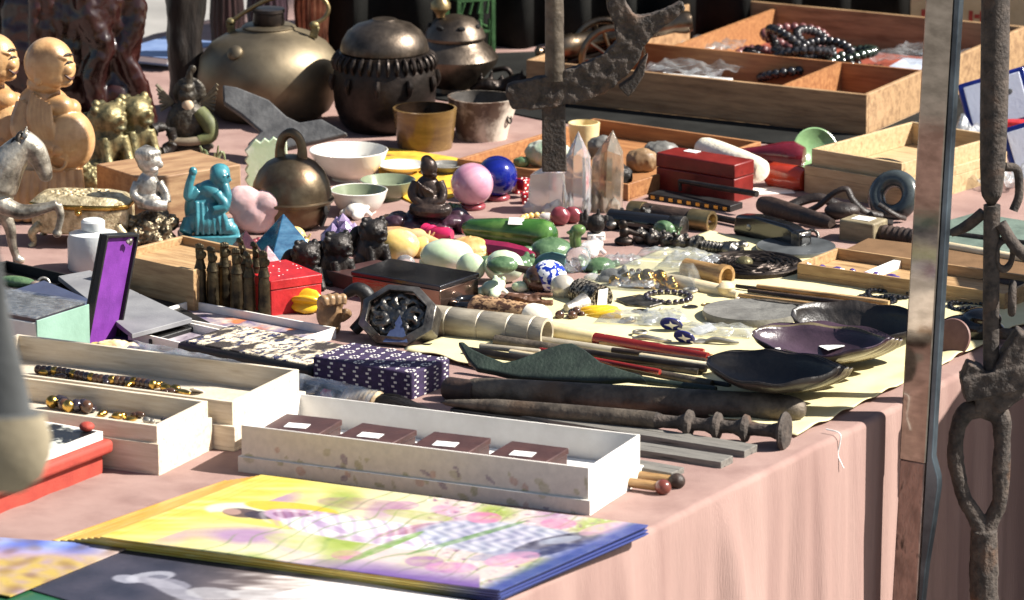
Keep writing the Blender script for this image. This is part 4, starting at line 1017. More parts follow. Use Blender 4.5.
bowl('dish', 'shallow grey white dish on the yellow cloth behind the monk', 'dish', 446, 172, 11, 19, 8, STONEG, foot=1.5, hh=.004)

# seated dark monk on rocks
MONK = M('dark_bronze_monk', (78, 62, 54), (38, 32, 30), rough=.35, metal=.5, sc=50, bump=.35, bsc=260)
t = T('monk_statuette', 'dark seated monk statuette on a purple brown rock before the yellow cloth', 'statuette', 428, 232, rot=0)
m = t.mb()
for k in range(15):
    a = k * 2.4; r = 7.5 * math.sqrt(k * .6); m.ell((r * math.cos(a) * 1.9, r * math.sin(a) * .8, 8 + 5 * math.sin(k * 1.7)), (15 - k * .25, 11, 9 + 3 * math.sin(k)), (0, 15 * math.sin(k * 2), 0))
t.put('rock', m, PURS, vox=1.3, sm=1, disp=(3, .008))
m = t.mb().ell((0, 0, 40), (14, 11, 19)).ell((2, -3, 32), (16, 13, 9)).ell((1, -1, 66), (8.6, 8.6, 10.5)).ell((-1, 1, 73), (6, 6, 5.5)).ell((7.4, -5, 64), (2, 2, 2.4)).ell((5.5, -4, 59), (4, 4, 4))
m.ell((-1, -6, 64), (2, 2.4, 4.4)).ell((4, -7.6, 65.5), (1.8, 1.6, 3)).ell((4, -7.4, 60.5), (3, 1.4, 1))
m.curve([(-11, -2, 52), (-15, -6, 40), (-6, -11, 32), (6, -12, 32)], [5.5, 5.5, 4.6, 3.8], 10, 6).curve([(11, -2, 52), (15, -5, 42), (13, -11, 34), (6, -13, 32)], [5.5, 5.2, 4.4, 3.6], 10, 6)
m.curve([(-14, -4, 25), (-4, -14, 25), (14, -14, 24), (20, -8, 24)], [7, 7.5, 6.5, 5], 10, 6).curve([(16, -2, 25), (18, -12, 25), (4, -17, 24)], [6, 6, 5], 10, 6)
for k in range(4): m.curve([(-10 + k * 2, -9 - k, 54 - k * 2), (-4 + k * 3, -11.5, 42), (4, -12, 33)], [1.3, 1.3, 1.1], 6, 5)
t.put('monk', m, MONK, vox=.8, sm=1)
# cat's-eye spheres
def eyeball(lab, px, py, r, c1, c2, c3, rz):
    t = T('polished_sphere', lab, 'sphere', px, py, rot=rz)
    mat = bpy.data.materials.get('ball' + lab[:8]) or M('ball' + lab[:8], c1, c2, rough=.12, sc=16, st=(.1, 3, 1), bump=0, coat=.7, sss=.2)
    t.put('sphere', t.mb().ell((0, 0, r + 4), r, seg=48, rings=32), mat)
    t.put('stand_ring', t.mb().ring((0, 0, 3), r * .5, 3.2, seg=28), ROSER)
eyeball('pink satin polished sphere on a little ring stand', 472, 209, 21.5, (216, 160, 176), (184, 118, 146), None, 30)
eyeball('deep blue polished sphere just behind the pink one', 497, 200, 20.5, (18, 34, 150), (10, 18, 90), None, 10)
# dice
REDD = M('red_die', (186, 26, 34), (160, 18, 26), rough=.2, coat=.5)
for lab, px, py, rz, z in (('red die with white pips beside the blue sphere', 519, 194, 24, 0), ('red die with white pips touching the clear quartz block', 527, 204, 8, 0), ('red die stacked up behind the two others', 524, 190, 40, .012)):
    t = T('die', lab, 'die', px, py, z, rot=rz, group=None)
    t.put('cube', t.mb().box((0, 0, 6), (12, 12, 12)), REDD, bevel=1.6, bseg=3)
    m = t.mb()
    for (a, b) in ((-3, -3), (3, 3), (0, 0), (-3, 3), (3, -3)): m.lathe([(0, -6.15), (1, -6.15), (1, -5.8)], (a, 0, 6 + b), 10, (0, 0, 0)) if 0 else m.ell((a, -5.9, 6 + b), (1.2, .4, 1.2), seg=10, rings=6)
    for (a, b) in ((-3, 0), (3, 0), (0, 3)): m.ell((a, b, 11.9), (1.2, 1.2, .4), seg=10, rings=6)
    for (a, b) in ((-3, -3), (3, 3)): m.ell((5.9, a, 6 + b), (.4, 1.2, 1.2), seg=10, rings=6)
    t.put('pip_print', m, PAPER)
# quartz
def point(t, r, h, tip, mat, n=6, off=(0, 0), lean=0, a0=10, sq=(1, 1)):
    m = t.mb(); vs_, fs_ = [], []
    for (rr, z) in ((r, 0), (r * .98, h * .5), (r * .9, h - tip)):
        for k in range(n):
            a = R(a0 + 360 * k / n); q = rr * (1 + .12 * math.sin(k * 2.3 + 1)); vs_.append((q * math.cos(a) * sq[0] + lean * z, q * math.sin(a) * sq[1], z + (tip * .25 * math.sin(k * 1.9) if z == h - tip else 0)))
    vs_.append((off[0] + lean * h, off[1], h)); T_ = len(vs_) - 1
    for l in range(2):
        for k in range(n): fs_.append((l * n + k, l * n + (k + 1) % n, (l + 1) * n + (k + 1) % n, (l + 1) * n + k))
    for k in range(n): fs_.append((2 * n + k, 2 * n + (k + 1) % n, T_))
    fs_.append(tuple(range(n))[::-1]); m.add(vs_, fs_)
    rq = random.Random(int(h))
    for q in range(4):                                  # smaller points grown against the foot
        a = rq.uniform(3.4, 6.0); x, y = r * sq[0] * .95 * math.cos(a), r * sq[1] * .9 * math.sin(a); hh, rr = rq.uniform(.16, .42) * h, r * rq.uniform(.28, .46)
        m.lathe([(0, 0), (rr, 0), (rr * .92, hh * .6), (rr * .1, hh)], (x, y, 0), 6, (rq.uniform(-14, 14), rq.uniform(-16, 16), rq.uniform(0, 60)))
    t.solo(m, mat, smooth=15, bevel=.8)
point(T('quartz_block', 'broad milky clear quartz tower under the hanging iron tool', 'crystal', 549, 211), 20, 50, 10, MILK, 6, (4, 0), 0, 30, (1.08, .8))
point(T('quartz_point', 'tall clear quartz point with reddish reflection beside the milky block', 'crystal', 577, 213), 13.5, 84, 26, CRYS, 6, (1, 0))
point(T('quartz_point', 'tall smoky brown quartz point with broken tip by the wooden tray', 'crystal', 606, 210), 17, 82, 24, SMOK, 6, (4, 0), .03, 25)
bowl('cup', 'small cream cup standing behind the quartz points', 'cup', 584, 152, 13, 16, 30, CREAM, tall=True)
# shallow specimen tray
t = BX('specimen_tray', 'shallow open wooden tray of mineral lumps behind the spheres and crystals', 'tray', (457, 176), (628, 202), (708, 151))
t.put('tray', tray(t.mb(), t.L, t.D, 18, 4), WOODO, bevel=.6); ST = t
for lab, x, y, rx, rz, mat, z in (('white and green mineral lump in the wooden tray', 52, 88, 24, 15, M('white_mineral', (196, 194, 182), (120, 150, 120), rough=.6, sc=24), 0), ('small grey mineral lump in the wooden tray near its rim', 78, 150, 15, 13, STONEG, 0),
                              ('small green mineral chip in front of the white lump', 34, 66, 8, 6, JADED, 0), ('rough brown amber lump in the wooden tray behind smoky quartz', 148, 120, 17, 13, M('amber_lump', (160, 128, 90), (104, 76, 48), rough=.5, sc=30), 0),
                              ('pale bluish lump at the far corner of the wooden tray', 140, 168, 20, 12, STONEG, 0), ('black mineral lump in the shaded corner of the tray', 168, 40, 18, 14, BLACKM, 0), ('dark pebble with red spot by the red lacquer box', 148, 24, 12, 8, LEAB, 0)):
    q = T('mineral', lab, 'mineral', loc=in_frame(t, x, y, 2.5), u=t.u)
    q.solo(q.mb().ell((0, 0, rz * .8), (rx, rx * .7, rz)).ell((rx * .4, 2, rz * .6), (rx * .6, rx * .5, rz * .7)), mat, vox=1.8, sm=1, disp=(5, .012))

# green club, magenta wand etc.
t = RT('jade_pestle', 'big polished green jade pestle with a white tag', 'pestle', (463, 228), (556, 236), .021)
L = t.L
t.put('pestle', t.mb().lathe([(0, -2), (6, 1), (10, 8), (12.5, L * .3), (15, L * .7), (16, L * .86), (13, L * .95), (7, L), (0, L + 2)], axis='x', seg=36), JADEG)
t.put('price_tag', t.mb().box((L * .6, -7, 13.4), (15, 10, .5), (30, 0, 12)), PAPER)
t = RT('stone_wand', 'pointed magenta stone wand lying below the green pestle', 'wand', (444, 243), (536, 256), .012)
t.solo(rodp(t, [(2, 0), (6, .1), (9.5, .4), (10, .7), (8, .88), (3, .98)], 8), MAG, smooth=30)
t = RT('pink_twist', 'bright pink twisted resin stick in front of the monk statuette', 'trinket', (414, 226), (436, 234), .008)
t.solo(t.mb().lathe([(0, 0)] + [(6.5 + 1.5 * math.sin(k * 1.6), t.L * k / 16) for k in range(17)] + [(0, t.L)], axis='x', seg=16), PINKR)
t = RT('pink_twist', 'second bright pink resin stick, closer to the magenta wand', 'trinket', (430, 234), (452, 236), .008)
t.solo(rodp(t, [(5, 0), (8, .2), (8.5, .8), (6, 1)], 14), PINKR)
for lab, px, py, r in (('rose red stone lump beside the clear quartz point', 560, 226, 10), ('rose red translucent lump under the smoky quartz', 573, 224, 9)):
    t = T('rose_stone', lab, 'stone', px, py); t.solo(t.mb().ell((0, 0, r), (r, r * .8, r)), ROSER, disp=(3, .01))
t = RT('stone_horn', 'long peach coloured carved stone horn above the honey calcite', 'carving', (382, 236), (448, 250), .014)
t.solo(rodp(t, [(9, 0), (12, .2), (12, .6), (9, .85), (4, 1)], 18, wob=.2), PEACH)
t = T('shell_carving', 'pale peach carved shell cluster beside the stone horn', 'carving', 402, 230)
t.solo(t.mb().ell((0, 0, 8), (16, 8, 7)).ell((-14, 0, 9), (9, 7, 7)).ell((12, 2, 9), (9, 6, 6)).ell((24, -2, 7), (9, 6, 6)), PEACH, vox=1.2, sm=1, disp=(4, .006))
for lab, px, py, rx, rz, mat in (('honey yellow calcite lump next to the black lions', 398, 262, 22, 17, CALC), ('pale honey lump between calcite and jade egg', 422, 258, 12, 11, CALC), ('clear colourless crystal ball by the honey calcite', 405, 274, 10, 10, CRYS), ('second clear ball touching the jade egg', 428, 272, 9, 10, JADEP),
                                  ('large pale green jade egg below the peach horn', 447, 272, 27, 17, JADEP), ('pale green rounded jade lump beside the egg', 471, 282, 15, 15, JADEP), ('rounded pale green stone topped with dark green', 504, 283, 20, 17, JADEP), ('small dark green stone set on the pale green one', 502, 274, 16, 9, JADED)):
    z = .03 if 'set on' in lab else 0
    t = T('polished_stone', lab, 'stone', px, py, z); t.solo(t.mb().ell((0, 0, rz), (rx, rx * .75, rz), seg=28, rings=18), mat, disp=(2.5, .02))
def turtle(lab, px, py, w, mat, rot, h=0.0, k=.55):
    t = T('turtle_figure', lab, 'figurine', px, py, h, rot=rot)
    m = t.mb().ell((0, 0, w * .2), (w * .5, w * .42, w * .3)).ell((w * .56, 0, w * .24), (w * .15, w * .12, w * .12)).ell((w * .44, 0, w * .17), (w * .12, w * .1, w * .09))
    for sx in (-1, 1):
        for sy in (-1, 1): m.ell((sx * w * .34, sy * w * .36, w * .07), (w * .14, w * .1, w * .07), (0, 0, 30 * sx * sy))
    m.ell((-w * .52, 0, w * .08), (w * .1, w * .04, w * .04)); m.ring((0, 0, w * .17), w * .48, w * .035, sq=(1.02, .86))
    for k_ in range(5): m.curve([(w * (-.36 + .18 * k_), -w * .3, w * .34 * (1 - (k_ - 2) ** 2 * .08)), (w * (-.36 + .18 * k_), 0, w * .505 * (1 - (k_ - 2) ** 2 * .065)), (w * (-.36 + .18 * k_), w * .3, w * .34 * (1 - (k_ - 2) ** 2 * .08))], w * .022, 6, 5)
    t.solo(m, mat, vox=max(.8, w * .02), sm=1); return t
YT = M('yellow_turtle', (222, 186, 118), (176, 128, 66), rough=.4, sc=60, sss=.2)
turtle('cream yellow turtle with grooved shell beside the magenta wand', 470, 258, 44, YT, -10)
turtle('moss green stone turtle facing the jade egg', 551, 260, 46, JADED, 200)
turtle('teal coloured stone turtle in front of the moss green one', 552, 270, 36, TEAL, 190)
turtle('small green turtle beside the glass duck', 600, 272, 30, JADED, 20)
t = T('glass_duck', 'clear glass duck with a green neck between stone turtles', 'figurine', 578, 272)
t.put('body', t.mb().ell((0, 0, 14), (13, 12, 14)).ell((-6, -4, 6), (8, 7, 6)), CRYS, vox=1.2, sm=3)
t.put('neck', t.mb().curve([(-2, 0, 26), (-3, 0, 36), (-1, 0, 42)], [6, 6, 7], 12, 5).ell((0, 0, 43), (8, 7, 6)).ell((-8, -2, 41), (4, 3, 2)), M('green_glass', (94, 122, 62), (66, 92, 46), rough=.15, coat=.5), vox=1, sm=2)
# porcelain ball charm
t = T('porcelain_ball', 'blue and white patterned porcelain ball with dark netted end', 'ball', 545, 291, rot=-10)
t.put('ball', t.mb().ell((4, 0, 16), (18, 16, 16), seg=32, rings=22), PORB)
t.put('netted_end', t.mb().ell((-7, -1, 13), (15, 15.5, 13.6), seg=24, rings=16), BEADB, disp=(2.5, .004))
t.put('stem', t.mb().tube([(-30, 3, 22), (-16, 1, 20)], [3.4, 4], 10), LEAB)
t = T('silver_ball', 'plain silver white ball leaning on the blue patterned one', 'ball', 563, 300); t.solo(t.mb().ell((0, 0, 13), 13, seg=28, rings=18), M('pearl', (206, 198, 184), (180, 172, 156), rough=.25, metal=.3))
t = RT('metal_cone', 'small open metal cone lying in front of the silver ball', 'cone', (566, 308), (584, 304), .010)
t.solo(t.mb().lathe([(0, 0), (4, 0), (6, t.L * .4), (11, t.L), (10, t.L), (5, t.L * .4), (0, 3)], axis='x', seg=22), SILV)
t = RT('mesh_thimble', 'dark dotted metal thimble with white tag', 'thimble', (577, 291), (602, 299), .014)
t.put('shell', t.mb().lathe([(0, 0), (9, 0)] + [(13 + (k % 2) * .8, 2 + k * 1.6) for k in range(14)] + [(13.5, t.L), (0, t.L - 2)], axis='x', seg=30), M('dotted_metal', (150, 140, 124), (40, 36, 32), rough=.4, metal=.6, sc=260, lo=.48, hi=.52))
t.put('price_tag', t.mb().box((t.L + .8, 0, 2), (.6, 12, 17), (0, 8, 0)), PAPER)
t = T('bead_pendant', 'dark brown beads and cord by the yellow chillies', 'beads', 564, 320)
for k in range(9): t.put('bead', t.mb().ell((random.uniform(-12, 18), random.uniform(-16, 12), 4 + (k % 3) * 2), random.uniform(3, 5), seg=12, rings=8), BEADB)
for lab, pts in (('yellow resin chilli pepper charm, uppermost of three', [(-14, 6, 4), (0, 4, 6), (16, 7, 5), (28, 12, 3)]), ('yellow resin chilli pepper charm in the middle', [(-10, -4, 4), (4, -8, 6), (20, -6, 6), (32, -3, 3)]), ('short yellow resin chilli pepper closest to the red handled brush', [(-4, -18, 4), (8, -24, 6), (20, -26, 7), (30, -24, 6)])):
    t = T('chilli_charm', lab, 'charm', 590, 316); t.solo(t.mb().curve(pts, [2, 4, 5, 3.4] if 'short' not in lab else [2, 4, 6, 6.5], 12, 6), YRES, sub=1)
# segmented bone tube, woven cuff, black ring
t = RT('bone_tube', 'segmented grey bone tube with a bright open end', 'tube', (424, 320), (547, 334), .016)
L = t.L; pr = [(0, 4), (14, 4), (14.5, 0), (15.5, 0)]
pr = [(0, 10), (12, 10), (13, 0), (16, 0), (16.5, L * .02)]
for f in (.22, .48, .72, .9): pr += [(16.5, L * f - 1.2), (15.4, L * f), (16.3, L * f + 1.2)]
pr += [(16, L), (12.5, L), (12, L - 12), (0, L - 12)]
t.put('tube', t.mb().lathe(pr, axis='x', seg=40), BONEG)
m = t.mb().lathe([(0, -3), (3, -3), (3.4, 0), (0, 0)], (L * .84, -10, -11), seg=14, rot=(40, 0, 0)); t.put('mouthpiece', m, M('dark_hole', (40, 32, 26), rough=.6))
t = RT('woven_cuff', 'woven brown bone cuff with white polished end', 'cuff', (474, 308), (532, 318), .014)
L = t.L
t.put('cuff', t.mb().lathe([(0, 0), (12, 0)] + [(13.4 + (k % 2) * 1, L * (k + .5) / 20) for k in range(18)] + [(13, L * .94), (0, L * .94)], axis='x', seg=30), M('woven_bone', (178, 138, 96), (76, 48, 32), rough=.6, sc=200, lo=.46, hi=.54, st=(.5, 1, 1)))
t.put('end_cap', t.mb().lathe([(0, L * .945), (14, L * .945), (15, L), (15, L * 1.14), (11, L * 1.24), (0, L * 1.26)], axis='x', seg=30), M('ivory', (240, 232, 214), (226, 214, 190), rough=.3))
t = T('bark_strip', 'bundle like strip of brown bark resting over the woven cuff', 'bark', 526, 304, .022, rot=-8)
t.solo(t.mb().box((0, 0, 4), (54, 10, 4), (0, 4, 0)).box((6, 4, 8), (40, 7, 3), (0, -3, 4)).box((-10, -3, 8), (20, 6, 3), (10, 6, -12)), WOODB, vox=1.2, disp=(4, .007))
t = T('black_ring', 'plain black ring dish lying against the woven cuff', 'ring', 470, 308); t.solo(t.mb().ring((0, 0, 5), 17, 5, sq=(1, .9)), BLKG)
# blister with gold lumps, bags
t = T('blister_pack', 'clear plastic blister over gold lumps on the yellow paper', 'packaging', 648, 290, rot=-10)
m = t.mb(); vs_, fs_ = [], []
for i in range(25):
    for j in range(13):
        x, y = -52 + 104 * i / 24, -26 + 52 * j / 12; e = min(1, (1 - abs(x) / 52) * 6, (1 - abs(y) / 26) * 4)
        vs_.append((x, y, 1 + 24 * e ** .6 + 1.6 * mnoise.noise(Vector((i * .4, j * .4, 1)))))
for i in range(24):
    for j in range(12): fs_.append((i * 13 + j, (i + 1) * 13 + j, (i + 1) * 13 + j + 1, i * 13 + j + 1))
m.add(vs_, fs_); t.put('blister', m, FILMB)
t.put('backing_card', t.mb().box((0, 0, .4), (112, 60, .6)), CREAM)
for k, (x, r) in enumerate(((-34, 7), (-22, 8), (-10, 9), (0, 11), (12, 10), (24, 8))):
    q = T('gold_lump', ['roundish gold lump at the duck end of the blister pack', 'gold lump second from the duck end of the blister', 'gold lump just before the tallest in the blister', 'tallest gold lump in the middle of the blister', 'gold lump just after the tallest in the blister', 'gold lump at the bamboo end of the blister pack'][k], 'trinket', loc=in_frame(t, x, -4 + 5 * math.sin(k * 2), 1), u=t.u, group='gold lumps in the blister pack')
    q.solo(q.mb().ell((0, 0, r), (r * .8, r * .8, r)).ell((r * .4, -r * .3, r * .6), r * .6), GOLD, vox=.9, sm=1, disp=(3, .005))
for lab, px, py, w, d, rz in (('crumpled clear plastic bag beside the dark ornate dagger', 672, 256, 70, 34, -12), ('small clear plastic bag behind the little green turtle', 622, 262, 40, 26, -6), ('clear plastic packet under the blue white earrings', 640, 320, 84, 40, -14), ('clear plastic packet by the grey stone slab', 716, 332, 74, 36, -10)):
    t = T('plastic_bag', lab, 'bag', px, py, .007, rot=rz); m = t.mb(); vs_, fs_ = [], []
    for i in range(27):
        for j in range(15):
            x, y = -w / 2 + w * i / 26, -d / 2 + d * j / 14; e = min(1, (1 - abs(x) / (w / 2)) * 3, (1 - abs(y) / (d / 2)) * 2.5)
            vs_.append((x, y, .5 + 6 * max(0, e) ** .6 + 3.5 * e * mnoise.noise(Vector((i * .35 + px, j * .4, 1)))))
    for i in range(26):
        for j in range(14): fs_.append((i * 15 + j, (i + 1) * 15 + j, (i + 1) * 15 + j + 1, i * 15 + j + 1))
    m.add(vs_, fs_); t.solo(m, FILM2)
flat('metal_plate', 'dark rectangular engraved plate beside the mesh thimble', 'plate', [(616, 298), (640, 294), (668, 301), (650, 306), (628, 304)], .009, .004, PEWT, bevel=.6)
EAR = M('blue_enamel', (40, 44, 140), (22, 24, 96), rough=.2, coat=.5)
for lab, px, py, rz in (('blue and white enamel earring, upper one of the pair', 671, 325, -20), ('blue and white enamel earring, lower one of the pair', 684, 338, -30)):
    t = T('enamel_earring', lab, 'earring', px, py, .012, rot=rz); t.eul = (R(35), 0, R(rz))
    t.put('disc', t.mb().prism([(12 * math.cos(a * .2618), 9.5 * math.sin(a * .2618) * (1 if abs(math.cos(a * .2618)) < .9 else .6)) for a in range(24)], 0, 2), EAR, bevel=.5)
    t.put('white_motif', t.mb().prism([(-7, 0), (-1, 2), (0, 6), (2, 2), (8, 1), (2, -2), (1, -6), (-2, -2)], -.6, -.1).prism([(8 + 2 * math.cos(a), -4 + 1.4 * math.sin(a)) for a in range(6)], -.6, -.1), PAPER)
t = RT('bamboo_tube', 'short brown bamboo tube with open end behind the blister pack', 'tube', (686, 268), (727, 277), .012)
t.solo(t.mb().lathe([(0, 0), (10, 0), (10.5, t.L * .8), (12, t.L * .86), (12, t.L), (8.5, t.L), (8, t.L - 8), (0, t.L - 8)], axis='x', seg=24), BAMB)
t = RT('cream_stick', 'smooth cream bone stick on the yellow paper', 'stick', (655, 278), (738, 295), .009)
t.solo(rodp(t, [(6, 0), (8, .3), (7, .8), (4, 1)], 16), BONE)
t = T('turned_finial', 'little cream turned knob standing by the bone stick', 'knob', 726, 300)
t.solo(t.mb().lathe([(0, 0), (5, 0), (4, 5), (8, 9), (9, 14), (5, 18), (0, 19)], seg=20), BONE)

# rose quartz and turquoise figure, silver figure, casket, horse
t = T('rose_quartz_bowl', 'pale pink rose quartz heart shaped lump before the bell', 'stone', 256, 233)
m = t.mb().ell((-12, 0, 32), (19, 14, 17)).ell((13, 0, 30), (20, 14, 15)).ell((0, 0, 18), (23, 15, 19)).ell((3, -2, 8), (14, 12, 8))
t.solo(m, ROSEQ, vox=1.6, sm=6, disp=(2, .015))
t = T('turquoise_figure', 'turquoise resin figure of a bearded sage sitting on a slab', 'statuette', 209, 244, rot=6)
t.put('slab', t.mb().box((0, 0, 6), (62, 34, 12)), TURQ, bevel=2)
m = t.mb().ell((-4, 2, 36), (20, 14, 27)).ell((-2, -3, 24), (22, 15, 14)).ell((12, -2, 69), (10.5, 10, 11.5)).ell((12, 1, 74), (10, 9, 8)).ell((21, -4, 66), (2.6, 2.4, 2.4)).ell((2, -1, 56), (13, 11, 10))
m.curve([(16, -6, 61), (18, -9, 52), (18, -10, 42), (17, -10, 34)], [5, 5.5, 4, 1.6], 10, 5)
m.curve([(-10, -4, 56), (-20, -6, 50), (-19, -7, 62), (-16, -7, 72)], [6, 5, 4.4, 4], 10, 5).ell((-15, -7, 76), (4.4, 4, 5)).curve([(8, -9, 54), (16, -14, 42), (4, -15, 38)], [5.5, 5, 4], 10, 5)
m.curve([(-18, -4, 26), (-24, -10, 14)], [8, 7], 10, 5).curve([(16, -6, 24), (20, -11, 14)], [9, 8], 10, 5)
for k in range(6): m.curve([(-12 + k * 5, -10, 46 - k), (-12 + k * 5.4, -15.4, 28), (-12 + k * 5.8, -14.6, 13)], [2.6, 2.6, 2.2], 6, 5)
m.ell((22, -10, 17), 7).ell((15.5, -10.6, 71.5), (1.8, 1.4, 1.2)).ell((21, -9, 71.5), (1.6, 1.4, 1.2))
t.put('sage', m, TURQ, vox=.9, sm=3)
t = T('moss_crystal', 'small pale green crystal spray set behind the turquoise sage', 'crystal', 211, 176, .02)
m = t.mb()
for k in range(9): m.curve([(0, 0, 4), (-10 + k * 2.6, 2, 16 + 8 * math.sin(k)), (-14 + k * 3.6, 0, 22 + 9 * math.sin(k * 1.3))], [3, 2, .8], 8, 4)
t.solo(m, M('moss_glass', (168, 176, 128), (96, 110, 64), rough=.2, trans=.3, coat=.3))
t = T('silver_figure', 'silver child figure sitting upon a rough metal rock', 'statuette', 151, 246, rot=6)
m = t.mb()
for k in range(26):
    a = k * 2.4; r = 4.1 * math.sqrt(k); m.ell((r * math.cos(a) * 1.1, r * math.sin(a) * .8, 14 + 12 * math.sin(k * 1.9)), (8 + 3 * math.sin(k * 3), 8, 9 + 3 * math.cos(k)), (20 * k, 31 * k, 0))
m.ell((0, 0, 18), (22, 16, 18)); t.put('rock', m, M('metal_rock', (150, 134, 104), (50, 44, 36), rough=.35, metal=.8, sc=70, bump=.8, bsc=260), vox=1.1, disp=(6, .006))
m = t.mb().ell((-2, 0, 60), (12, 10, 17)).ell((-1, -2, 48), (16, 12, 8)).ell((0, -1, 87), (12.5, 11.5, 12.5)).ell((10, -5, 84), (4, 4, 3.6)).ell((4, -9, 80), (5, 4, 3)).ell((-9, -5, 84), (2.4, 3, 4)).ell((1, 0, 75), (8, 7, 5))
m.ell((3.5, -10, 88.5), (2, 1.4, 1.6)).ell((9, -8, 88.5), (1.8, 1.4, 1.6)).ell((-3, 2, 91), (11.5, 11, 10.5)).ell((11, -6.5, 86), (2.2, 2, 2))
for k in range(8): m.curve([(-3, 0, 102), (-12 + k * 3, -4 - 6 * math.sin(k * .45), 97), (-13 + k * 3.2, -4 - 8 * math.sin(k * .45), 91)], [2.2, 2.4, 1.2], 6, 4)
m.curve([(-12, -2, 66), (-16, -6, 54), (-6, -12, 47)], [5, 4.6, 4], 10, 5).curve([(9, -2, 66), (15, -6, 55), (17, -9, 46)], [5, 4.6, 4.2], 10, 5).curve([(-10, -4, 46), (4, -13, 45), (16, -12, 43)], [7, 7, 5], 10, 5)
t.put('child', m, SILV, vox=.9, sm=1)
# casket
t = T('jewelry_casket', 'ornate brass jewelry casket with domed lid on four curled legs', 'casket', 84, 243, rot=-8)
def oct_(w, d, c=.62): return [(-w, -d * c), (-w * c, -d), (w * c, -d), (w, -d * c), (w, d * c), (w * c, d), (-w * c, d), (-w, d * c)]
CASK = M('casket_brass', (232, 214, 168), (136, 116, 80), rough=.45, metal=.45, sc=90, bump=.7, bsc=330)
t.put('casket_body', t.mb().slab(oct_(49, 27), 14, 40), CASK, bevel=2, disp=(1.2, .004))
t.put('rim', t.mb().slab(oct_(51, 29), 40.2, 44.5), GOLD, bevel=1.2)
m = t.mb(); vs_, fs_ = [], []; lv = [(50, 28, 44.7), (48, 27, 46), (41, 22, 51), (37, 19, 52)]
for (w_, d_, z) in lv: vs_ += [(x, y, z) for x, y in oct_(w_, d_)]
for l in range(3):
    for k in range(8): fs_.append((l * 8 + k, l * 8 + (k + 1) % 8, (l + 1) * 8 + (k + 1) % 8, (l + 1) * 8 + k))
fs_ += [tuple(range(8))[::-1], tuple(range(24, 32))]; m.add(vs_, fs_)
for k in range(40):
    a = k * 2.4; r = .15 + .85 * math.sqrt(k / 40); x, y = 32 * r * math.cos(a), 17 * r * math.sin(a); m.ell((x, y, 52), (3, 2.4, 1.3), (0, 0, 40 * k), 8, 6)
t.put('lid', m, CASK, bevel=1)
t.put('clasp', t.mb().box((2, -29.6, 40), (7, 2, 9)).ell((2, -31, 37), (2.4, 1.6, 2.4)), GOLD, bevel=.6)
for sx in (-1, 1):
    for sy in (-1, 1): t.put('leg', t.mb().curve([(sx * 40, sy * 20, 22), (sx * 47, sy * 24, 14), (sx * 45, sy * 23, 5), (sx * 49, sy * 25, 0)], [5, 4.5, 2.6, 3.4], 10, 5), CASK)
# silver horse
t = T('silver_horse', 'worn silver horse statuette with one foreleg raised before the tan monks', 'statuette', -6, 266, rot=0)
HORSE = M('horse_silver', (206, 196, 176), (86, 78, 68), rough=.4, metal=.65, sc=40, bump=.4, bsc=200)
m = t.mb().ell((-22, 0, 66), (36, 19, 22), (0, -14, 0)).ell((2, 0, 76), (20, 16, 22), (0, -24, 0))
m.curve([(6, 0, 82), (18, 0, 106), (34, 0, 124)], [21, 18, 13], 14, 6).curve([(32, 0, 127), (44, 0, 118), (52, 0, 100), (54, 0, 92)], [13, 11.5, 8.5, 7], 14, 6)
m.ell((54, 0, 92), (7, 6, 6)).ell((44, -7, 119), (3, 2, 3)).curve([(34, -4, 132), (36, -5, 142)], [3.4, 1], 8, 4).curve([(34, 4, 132), (36, 5, 142)], [3.4, 1], 8, 4).ell((46, -5, 110), (6, 3, 8))
m.curve([(8, -8, 66), (30, -10, 58), (54, -10, 62), (66, -10, 66)], [10, 8, 5.5, 4.6], 12, 6).curve([(66, -10, 66), (69, -10, 54), (66, -10, 40)], [4.8, 4, 3.6], 10, 5).ell((65, -10, 36), (5, 4.6, 4.6))
m.curve([(4, 8, 62), (15, 9, 40), (18, 9, 20), (22, 9, 6)], [10, 6.4, 4.6, 4], 12, 6).ell((24, 9, 4), (6.4, 5, 4.4))
for sy in (-9, 9): m.curve([(-46, sy, 62), (-54, sy, 42), (-62, sy, 26), (-54, sy, 8)], [14, 8, 5, 4], 12, 6).ell((-52, sy, 4), (6.4, 5, 4.4))
t.put('body', m, HORSE, vox=1.2, sm=3)
m = t.mb()
for k in range(9): f = k / 8; m.curve([(-4 + 36 * f, 0, 96 + 40 * f), (-10 + 38 * f, -6, 92 + 40 * f), (-8 + 38 * f, -11, 80 + 38 * f)], [3.4, 3, 1.4], 8, 4)
t.put('mane', m, M('dark_mane', (70, 62, 54), (34, 30, 28), rough=.4, metal=.6), vox=1, sm=1)
t.put('tail', t.mb().curve([(-56, 0, 72), (-76, 0, 66), (-80, 0, 40), (-74, 0, 12)], [5, 7, 6, 2], 10, 6), HORSE)
